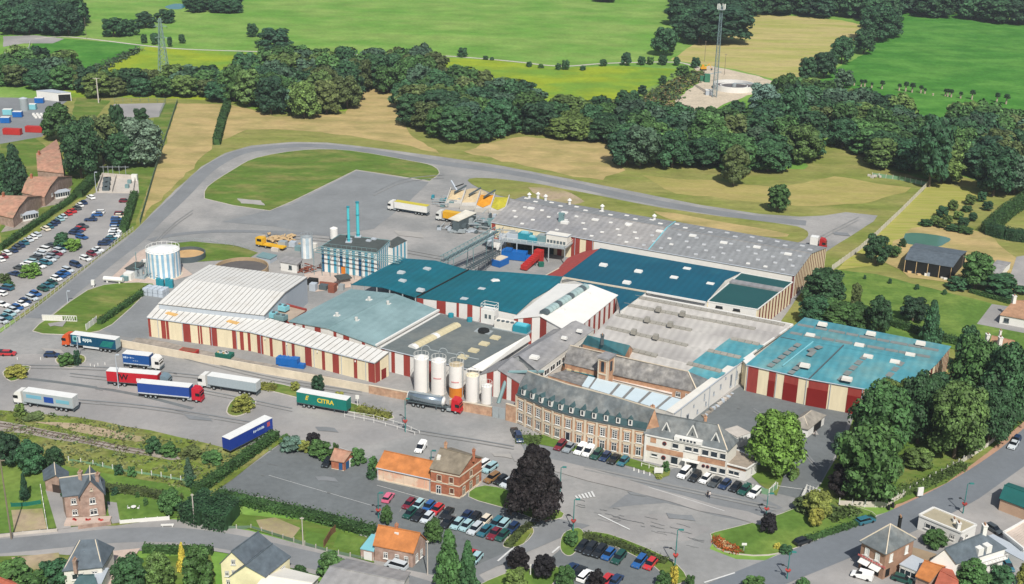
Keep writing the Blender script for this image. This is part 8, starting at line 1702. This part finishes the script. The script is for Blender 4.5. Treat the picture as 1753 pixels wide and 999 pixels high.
machine(500,425, 'cluster of small grey vessels and boxes left of the silvery tank', [('vessel', -3,0,0,2.6,2.2,2.6, steel),('vessel', 0,2,0,2.2,2.2,1.8, greyclad),('box', 3,-2,0,3,2,1.6, bluesteel),('box', -5,-3,0,2.6,1.6,1.2, concrete),('box', 7.5,-1,0,2.2,1.6,2.4, offwhite)], 'process_units', 'machines')
machine(548,497, 'jumble of dark machinery in the gap right of the grey gable', [('box', -2,0,0,2,2,2.4, greyclad),('box', 1,1,0,2.6,2,1.6, darksteel),('box', 4,-1,0,2,2.4,2.6, rust),('box', 6.5,1,0,1.6,1.6,1.8, steel),('box', 2,5,0,6,.8,.8, rust),('box', -3,5,0,3,2,2, black)], 'yard_machinery', 'machines')
q = P(588,490); e = thing('grey_canopy', 'small square dark grey canopy by the corner of the teal roof', 'canopy', q); MB().box(q.x, q.y, 3,4.4,4.2,.3,.5).build('roof', darkflat, e); MB().box(q.x+.5, q.y-.8,0,.3,.3,3).build('post', steel, e)
MB().box(q.x, q.y+.5,0,3.4,3.2,2.6,.5).build('wall', mat('pinkish_wall', (206,186,172)), e)
# between wall and striped building: blue machine, skips
q = P(497,627); e = thing('blue_compactor', 'blue compactor machine standing beside the cream striped building', 'machine', q)
for nm, dx, dy, z, sx, sy, sz in (('body', -1.4,.6,.5,4.6,2.0,1.9),('hopper', 1.5,-.2,.3,1.8,2.2,2.3),('ram_housing', 3.2,-.9,.2,1.8,1.5,1.1),('base', .4,0,0,7,1.8,.4)): MB().box(q.x+dx, q.y+dy, z, sx, sy, sz, ANG*.6, taper=.97).build(nm, bluepaint, e)
for k in range(4): MB().box(q.x-3+k*1.1, q.y+1.2-k*.3,2.4,.15,1.9,.12, ANG*.6).build('rib', mat('light_blue_paint', (60,132,200)), e)
q = P(324,606); e = thing('red_skip', 'rusty red open skip beside the cream wall', 'skip', q); MB().box(q.x, q.y, .1,4.6,2.2,1.2, ANG*.6, taper=1.08).build('body', redpaint, e); MB().box(q.x, q.y, 1.25,4.2,2,.12, ANG*.6).build('contents', rust, e)
for k in range(4): MB().box(q.x-1.8+k*1.2, q.y-1.1-k*.3+.35,.2,.12,.12,1.1).build('rib', rust, e)
q = P(385,611); e = thing('green_skip', 'green skip filled with pale rubbish beside the cream wall', 'skip', q); MB().box(q.x, q.y, .1,4.4,2.2,1.2, ANG*.6, taper=1.06).build('body', mat('skip_green', (30,104,88)), e)
for k in range(14): MB().box(q.x+rnd.uniform(-1.8,1.8), q.y+rnd.uniform(-.7,.7),1.1,.6,.5,.5, rnd.random()*3).build('rubbish', rnd.choice([white, greyclad, wood]), e)
# ------------------------------------------------------------------ grain bays and conveyors
q0_ = (770,353); 
for i, (fill, lab) in enumerate(((sandheap, 'first hopper bay from the left with sand-coloured heap'),(sandheap, 'second hopper bay from the left with sand-coloured heap'),(amber, 'hopper bay with bright orange heap'),(yellowheap, 'hopper bay with yellow heap next to the grey roof'))):
    x = 776+i*25; y = 350+i*4.2; q = P(x, y); e = thing('hopper_bay', lab, 'hopper', q, 0, 'concrete hopper bays')
    w_ = 5.6; d_ = 8.5
    for s in (-1,1):
        mb = MB(); xx = q.x+s*w_/2; mb.prism([(xx-.15, q.y-d_*.35,0),(xx+.15, q.y-d_*.35,0),(xx+.15+1.6, q.y+d_*.65,0),(xx-.15+1.6, q.y+d_*.65,0)], [(xx-.15, q.y-d_*.35,1.4),(xx+.15, q.y-d_*.35,1.4),(xx+.15+1.6, q.y+d_*.65,5.2),(xx-.15+1.6, q.y+d_*.65,5.2)]); mb.build('side_wall', hopper, e)
    mb = MB(); mb.prism([(q.x-w_/2-.1, q.y-d_*.42,0),(q.x+w_/2+.1, q.y-d_*.42,0),(q.x+w_/2+.1, q.y-d_*.35,0),(q.x-w_/2-.1, q.y-d_*.35,0)], [(q.x-w_/2-.1, q.y-d_*.42,1.5),(q.x+w_/2+.1, q.y-d_*.42,1.5),(q.x+w_/2+.1, q.y-d_*.35,1.5),(q.x-w_/2-.1, q.y-d_*.35,1.5)]); mb.build('front_wall', hopper, e)
    mb = MB(); mb.slab([(q.x-w_/2, q.y-d_*.34,1.0),(q.x+w_/2, q.y-d_*.34,1.0),(q.x+w_/2+1.6, q.y+d_*.64,4.0),(q.x-w_/2+1.6, q.y+d_*.64,4.0)], .5); mb.build('bay_floor', hopper, e)
    mb = MB(); mb.add([(q.x-w_/2+.6, q.y-d_*.05,1.9),(q.x+.2, q.y-d_*(.26 if i > 1 else .1),1.5),(q.x+w_/2+.1, q.y, 2.1),(q.x+w_/2+1.3, q.y+d_*.62,4.2),(q.x-w_/2+1.9, q.y+d_*.62,4.2),(q.x+.6, q.y+d_*.28,4.0)], [(0,1,5),(1,2,5),(2,3,5),(3,4,5),(4,0,5)]); mb.build('heap', fill, e)
    if i < 3: mb = MB(); mb.tube((q.x+.4, q.y+d_*.1,4.6),(q.x+4.6, q.y+d_*.66,6.0),.35,4); mb.build('loading_belt', darksteel, e)
q = P(812,331); e = thing('sand_heap', 'flat pale sand heap behind the hopper bays', 'heap', q); mb = MB(); mb.cyl(q.x, q.y, 0,1.2,5.4,3.2,14); mb.cyl(q.x+3.4, q.y-2,0,.8,3.4,1.6,12); mb.build('heap', sandheap, e)
e, q = machine(776,330, 'slim dark inclined loader standing at the far end of the hopper bays', [('base', 1,0,0,3,1.6,1, darksteel)], 'inclined_loader', 'loader'); mb = MB(); mb.tube((q.x-1, q.y+2,4.4),(q.x+1.8, q.y-1.4,.8),.4); mb.build('belt', greyclad, e); mb = MB(); mb.tube((q.x+.6, q.y, 2.4),(q.x+4, q.y+.8,3.6),.25); mb.build('arm', black, e)
D = [(776,377,4.4),(785,381,4.4),(816,366,4.4),(800,359,4.4)]
q_ = [(772,380,4.2),(789,384,4.2),(814,367,4.2),(796,362,4.2)]
X = Bld('cream_canopy_shed', 'shed with flat cream roof between the yellow lorry and the hopper bays', 'shed', [(775,377,4.2),(786,378,4.2),(815,364,4.2),(798,360,4.2)], darksteel); X.roof([(768,374,4.3),(785,378,4.3),(815,364,4.3),(797,359,4.3)], mat('cream_sheet', (222,216,200)), over=.2)
def yardmess(name, label, x, y, n, sx, sy, hz, mats, cat='machinery'):
    q = P(x, y); e = thing(name, label, cat, q); mb = MB()
    for i in range(n): MB().box(q.x+rnd.uniform(-sx, sx), q.y+rnd.uniform(-sy, sy), rnd.uniform(0, hz*.4), rnd.uniform(.8,2.6), rnd.uniform(.6,2), rnd.uniform(.5, hz*.6), ANG*.6+rnd.choice([0,1.57])).build('machine_box', rnd.choice(mats), e)
    for i in range(n): a = Vector((q.x+rnd.uniform(-sx, sx), q.y+rnd.uniform(-sy, sy), rnd.uniform(.5, hz))); mb.tube(a, a+rnd.choice([Vector((5,-2,0)), Vector((2,4,1)), Vector((0,0,-hz*.6)), Vector((6,-2.6,.6))])*rnd.uniform(.4,1.1), rnd.uniform(.08,.25),5)
    mb.build('pipes', steel, e); return e
yardmess('conveyor_plant', 'tangled grey conveyor plant in front of the cream canopy', 818,384,34,11,7,4.2, [bluesteel, steel, darksteel, greyclad, bluesteel])
yardmess('washing_plant', 'low grey washing plant lying in front of the conveyor tangle', 785,396,18,8,3,1.6, [steel, greyclad, darksteel])
yardmess('tower_conveyor', 'upright cluster of red and white chutes beside the platform', 848,425,20,3,4,7, [white, greyclad, mat('brick_chute', (176,104,92)), steel])
yardmess('hopper_side_plant', 'blue grey equipment at the left foot of the hopper bays', 757,348,12,4,5,2.4, [tealpaint, bluesteel, steel])
def gantry(name, a, b, wd, ht, m, label, n=14, legs=True):
    a, b = V3(a), V3(b); d = b-a; t = Vector((-d.y, d.x, 0)).normalized()*wd/2; up = Vector((0,0, ht)); e = thing(name, label, 'conveyor', (a.x, a.y, 0)); mb = MB()
    for s in (-1,1):
        for k in (0,1): mb.tube(a+t*s+up*k, b+t*s+up*k, .12)
    mb.build('chord', m, e); mb = MB()
    for i in range(n):
        p, q = a+d*i/n, a+d*(i+1)/n
        for s in (-1,1): mb.tube(p+t*s, q+t*s+up, .07); mb.tube(q+t*s, q+t*s+up, .07)
        mb.tube(p-t+up, q+t+up, .06); mb.tube(p-t, p+t, .07)
    mb.build('bracing', m, e); MB().slab([a-t*.6+up*.3, b-t*.6+up*.3, b+t*.6+up*.3, a+t*.6+up*.3], .15).build('belt', darksteel, e)
    if legs:
        for f in (.15,.5,.85):
            p = a+d*f; 
            for s in (-1,1): mb = MB(); mb.tube(p+t*s, Vector((p.x+t.x*s*1.4, p.y+t.y*s*1.4,0)),.12); mb.build('leg', m, e)
    return e
gantry('lattice_gantry', (757,449,5.4),(852,398,9),2.2,1.8, bluesteel, 'blue grey lattice conveyor gantry rising to the grey hall, left one')
gantry('lattice_gantry', (800,461,6.6),(850,434,3),2.0,1.6, darksteel, 'darker lattice conveyor gantry running down to the open yard, right one')
# platform with plant
pl = [(858,411,5.6),(967,425,5.6),(984,412,5.6),(876,397,5.6)]
PLc = [V3(p) for p in pl]; e = thing('equipment_platform', 'raised steel platform carrying machinery before the striped wall of the grey hall', 'platform', (PLc[0].x, PLc[0].y, 0)); MB().slab(PLc, .4).build('deck', steel, e)
for i in range(5):
    for j in (0,1): p = (PLc[0].lerp(PLc[1], i/4) if j == 0 else PLc[3].lerp(PLc[2], i/4)); MB().box(p.x, p.y, 0,.35,.35,5.25).build('column', steel, e)
mb = MB()
for a, b in ((0,1),(1,2),(3,0)):
    n = 10
    for k in range(n+1): p = PLc[a].lerp(PLc[b], k/n); mb.tube(p, p+Vector((0,0,1.1)),.05)
    mb.tube(PLc[a]+Vector((0,0,1.1)), PLc[b]+Vector((0,0,1.1)),.06)
mb.build('railing', white, e)
bk_ = [Vector((p.x, p.y, 0)) for p in PLc]; mid = (PLc[2]+PLc[3])/2; mb = MB(); d = PLc[2]-PLc[3]; MB().box(mid.x, mid.y-.8,.1, d.length*.96,.4,4.8, math.atan2(d.y, d.x)).build('back_screen', mat('dark_green_screen', (44,72,70)), e)
for u_x, v_y, sx, sy, sz, m, nm, lab in ((.12,.45,4,2.6,1.5, greyclad, 'grey_unit', 'grey machine at the left end of the steel platform'),(.3,.5,4.2,3,2.0, tealpaint, 'teal_unit', 'teal machine on the steel platform, left one'),(.44,.35,3.4,2.2,1.4, tealpaint, 'teal_unit', 'smaller teal machine on the steel platform, right one'),(.58,.45,3,2.4,2.2, bluesteel, 'grey_unit', 'blue grey machine in the middle of the steel platform')):
    p = PLc[0].lerp(PLc[1], u_x).lerp(PLc[3].lerp(PLc[2], u_x), v_y); r_ = thing(nm, lab, 'machine', p, 0, 'machines on the steel platform'); MB().box(p.x, p.y, 5.65, sx, sy, sz, ANG).build('housing', m, r_); MB().box(p.x, p.y, 5.65+sz, sx*.6, sy*.6,.4, ANG).build('cover', skyblue if m is tealpaint else steel, r_); MB().cyl(p.x+sx*.3, p.y-sx*.1,5.65+sz, 6.3+sz, .3, n=8).build('stub_pipe', steel, r_)
p = PLc[0].lerp(PLc[1], .82).lerp(PLc[3].lerp(PLc[2], .82),.5); r_ = thing('white_cabin', 'long white cabin with louvres at the right end of the steel platform', 'cabin', p); MB().box(p.x, p.y, 5.65,7.5,3.2,3.2, ANG).build('housing', offwhite, r_)
for k in range(6): o1 = Vector((-3+k*1.1,0,0)); MB().box(p.x-3*math.cos(ANG)+k*1.15*math.cos(ANG)+math.sin(ANG)*1.62, p.y-3*math.sin(ANG)+k*1.15*math.sin(ANG)-math.cos(ANG)*1.62,5.9,.8,.12,1.0, ANG).build('louvre', darksteel, r_)
MB().box(p.x, p.y, 8.65,7.9,3.5,.15, ANG).build('roof', greyclad, r_)
q = P(862,451); e = thing('blue_skip', 'blue open container with pale load on the yard below the platform', 'skip', q); MB().box(q.x-1, q.y-1.5,.2,3.2,5.2,2.2,-.6, taper=1.05).build('body', bluepaint, e); MB().box(q.x-1, q.y-1.5,2.35,2.8,4.6,.3,-.6).build('contents', stone, e)
q = P(886,444); e = thing('blue_compactor', 'long blue compactor under the steel platform', 'machine', q); MB().box(q.x-1, q.y, .3,8.4,2.8,2.8, ANG*.6).build('body', bluepaint, e); MB().box(q.x+4.6, q.y-2.0,.2,3.4,2.4,1.8, ANG*.6).build('ram_housing', bluepaint, e); MB().box(q.x-3, q.y, 3.1,2.4,2,.8, ANG*.6).build('hopper', bluepaint, e)
a, b = P(896,464), P(922,448); e = thing('red_chute', 'long red conveyor chute lying on the yard below the platform', 'conveyor', a); d = b-a; aa = math.atan2(d.y, d.x)
for k in range(8): p = a+d*(k+.5)/8; MB().box(p.x, p.y, .5+k*.22, d.length/8*.94,2.2,1.5, aa).build('chute_section', redpaint, e)
MB().box(b.x, b.y, 0,2.4,2.6,4.2, aa).build('head_box', redpaint, e)
for k in (1,5): p = a+d*k/8; MB().box(p.x, p.y, 0,.3,2,.8, aa).build('leg', darksteel, e)
q = P(926,456); e = thing('green_bin', 'small green bin beside the red chute', 'bin', q); MB().box(q.x, q.y, 0,1.6,1.4,1.4,.2, taper=1.1).build('body', mat('skip_green', (30,104,88)), e); MB().box(q.x, q.y, 1.4,1.8,1.6,.15,.2).build('lid', mat('skip_green', (30,104,88)), e)
# small things on the square and in the gardens
for i, (x, y) in enumerate(((1085,806),(1093,809),(1102,811),(1112,814))): q = P(x, y); o = MB().cyl(q.x, q.y, 0,.9,.22,.1,8).build('bollard', white, None, q); tag(o, 'white conical bollard, %s from the left before the office lawn' % ORD[i], 'bollard', 'white bollards before the offices')
fence('white_handrail', [(1098,799),(1124,806)], 1.0,2, 'white handrail along the edge of the office lawn', white, rails=1)
q = P(1127,813); e = thing('notice_board', 'white notice board at the right end of the office lawn', 'sign', q); MB().box(q.x, q.y, .6,2.0,.15,1.3).build('board', white, e)
for s in (-.8,.8): MB().box(q.x+s, q.y+.12,0,.12,.12,1.9).build('post', white, e)
q = P(1273,944); e = thing('small_sign', 'small white signboard on the tip of the triangular lawn', 'sign', q); MB().box(q.x, q.y, 0,.12,.12,1.6).build('post', steel, e); MB().box(q.x, q.y, 1.5,1,.12,.5).build('board', white, e)
q = P(1574,852); e = thing('advertising_panel', 'white advertising panel on the red footpath by the street fence', 'sign', q); MB().box(q.x, q.y, .6,1.4,.3,2.0,.3).build('board', white, e); MB().box(q.x, q.y, 0,.4,.3,.6,.3).build('foot', darksteel, e)
for x, y in ((1521,872),(1528,868)): q = P(x, y); o = MB().cyl(q.x, q.y, 0,1.1,.35,.3,10).build('litter_bin', black, None, q); tag(o, 'dark litter bin beside the end of the street fence, %s one' % ('left' if x == 1521 else 'right'), 'bin')
q = P(214,862); e = thing('garden_table', 'white garden table with chairs on the lawn of the brick house', 'table', P(229,872)); q = P(229,872); MB().cyl(q.x, q.y, .7,.78,.55, n=12).build('tabletop', white, e); MB().cyl(q.x, q.y, 0,.7,.07, n=8).build('leg', white, e)
for s in (-1,1):
    c_ = thing('garden_chair', '%s white garden chair at the round table on the lawn' % ('left' if s < 0 else 'right'), 'chair', (q.x+s*1.0, q.y, 0)); MB().box(q.x+s, q.y, .4,.45,.45,.08).build('seat', white, c_); MB().box(q.x+s*1.22, q.y, .45,.06,.45,.5).build('backrest', white, c_)
    for a_ in (-.18,.18):
        for b_ in (-.18,.18): MB().box(q.x+s+a_, q.y+b_, 0,.05,.05,.4).build('leg', white, c_)
q = P(151,895); e = thing('flower_terrace', 'pale raised flower terrace with three red flower clumps before the brick house', 'terrace', q); MB().box(q.x, q.y, 0.01,9,2.6,.7,.12).build('terrace', pinkpave, e)
for i in range(3):
    for k in range(6): MB().box(q.x-2.6+i*2.6+rnd.uniform(-.4,.4), q.y+rnd.uniform(-.3,.3),.65,.3,.3,.3, rnd.random()*3).build('flower_clump', mat('red_flowers', (190,70,64)), e)
q = P(287,903); e = thing('white_signpost', 'low white horizontal barrier on the pavement of the side street', 'barrier', q); MB().box(q.x, q.y, .5,2.6,.15,.4,.1).build('beam', white, e)
for s in (-1,1): MB().box(q.x+s, q.y, 0,.15,.15,.5).build('post', white, e)
for i, (x, y) in enumerate(((155,627),(162,629),(168,626),(180,625),(70,616),(30,616))): q = P(x, y); o = MB().cyl(q.x, q.y, 0,.8,.12, n=8).build('bollard', white, None, q); tag(o, 'small white bollard, %s of those round the totem island counted from its right side' % ORD[i], 'bollard', 'white bollards in the truck park')
q = P(1265,800); 
e = thing('stacked_pallets', 'row of pale stored blocks along the foot of the white wing in the dark yard', 'pallet stack', P(1225,700))
for i in range(16): p = P(1205+i*3.2,714-i*2.6); MB().box(p.x, p.y, 0, rnd.uniform(.6,1.3), rnd.uniform(.6,1.2), rnd.uniform(.3,.9), rnd.random()*2).build('block', rnd.choice([concrete, greyclad, gravel]), e)
fence('white_curved_fence', [(52,74),(50,84),(38,90),(20,92),(8,93)], 1.6,2.4, 'white curved fence on the far track at the top left edge', white, white)
# ------------------------------------------------------------------ air
hz = bpy.data.materials.new('haze'); hz.use_nodes = True; ht = hz.node_tree; ht.nodes.clear(); ho = ht.nodes.new('ShaderNodeOutputMaterial'); pv = ht.nodes.new('ShaderNodeVolumePrincipled')
pv.inputs['Color'].default_value = (.86,.92,1,1); pv.inputs['Density'].default_value = .0001; pv.inputs['Anisotropy'].default_value = .2; ht.links.new(pv.outputs[0], ho.inputs['Volume'])
o = MB().box(0,900,-1.5,3400,2600,146).build('haze', hz, None, (0,0,0)); o['kind'] = 'stuff'
for B_, a_, b_2, ts in ((H9,(252.5,543,5.8),(430,568,5.8),(.1,.34,.62,.86)),(H9,(430,568,5.8),(642,621,5.8),(.08,.3,.52,.74,.93)),(HT, HTP[0], HTP[1], (.03,.5,.97)),(HT, HTP[1], HTP[2], (.25,.6)),(H1,(841,380,7.6),(1360,471.3,7.6),(.2,.3,.36)),(H7, H7P[0], H7P[3], (.1,.5,.9)),(SWG, (645.4,800,3.2),(738,820,3.2),(.02,.98)),(HW, (1153,707,6.2),(1271.5,617,6.2),(.1,.5,.9))):
    a, b, u, n, L = B_.wallpos(a_, b_2)
    for t in ts:
        p = a+(b-a)*t+n*.16; MB().tube((p.x, p.y, .1),(p.x, p.y, p.z-.2),.09,6).build('downpipe', greyclad, B_.root)
    MB().tube(a+n*.22, b+n*.22,.13,6).build('gutter', greyclad, B_.root)
for i in range(16):
    x, y = 690+i*14.2,868+i*3.6; line('bay_line', [(x-6, y+10),(x+6, y-8)], .1,10, pale_patch)
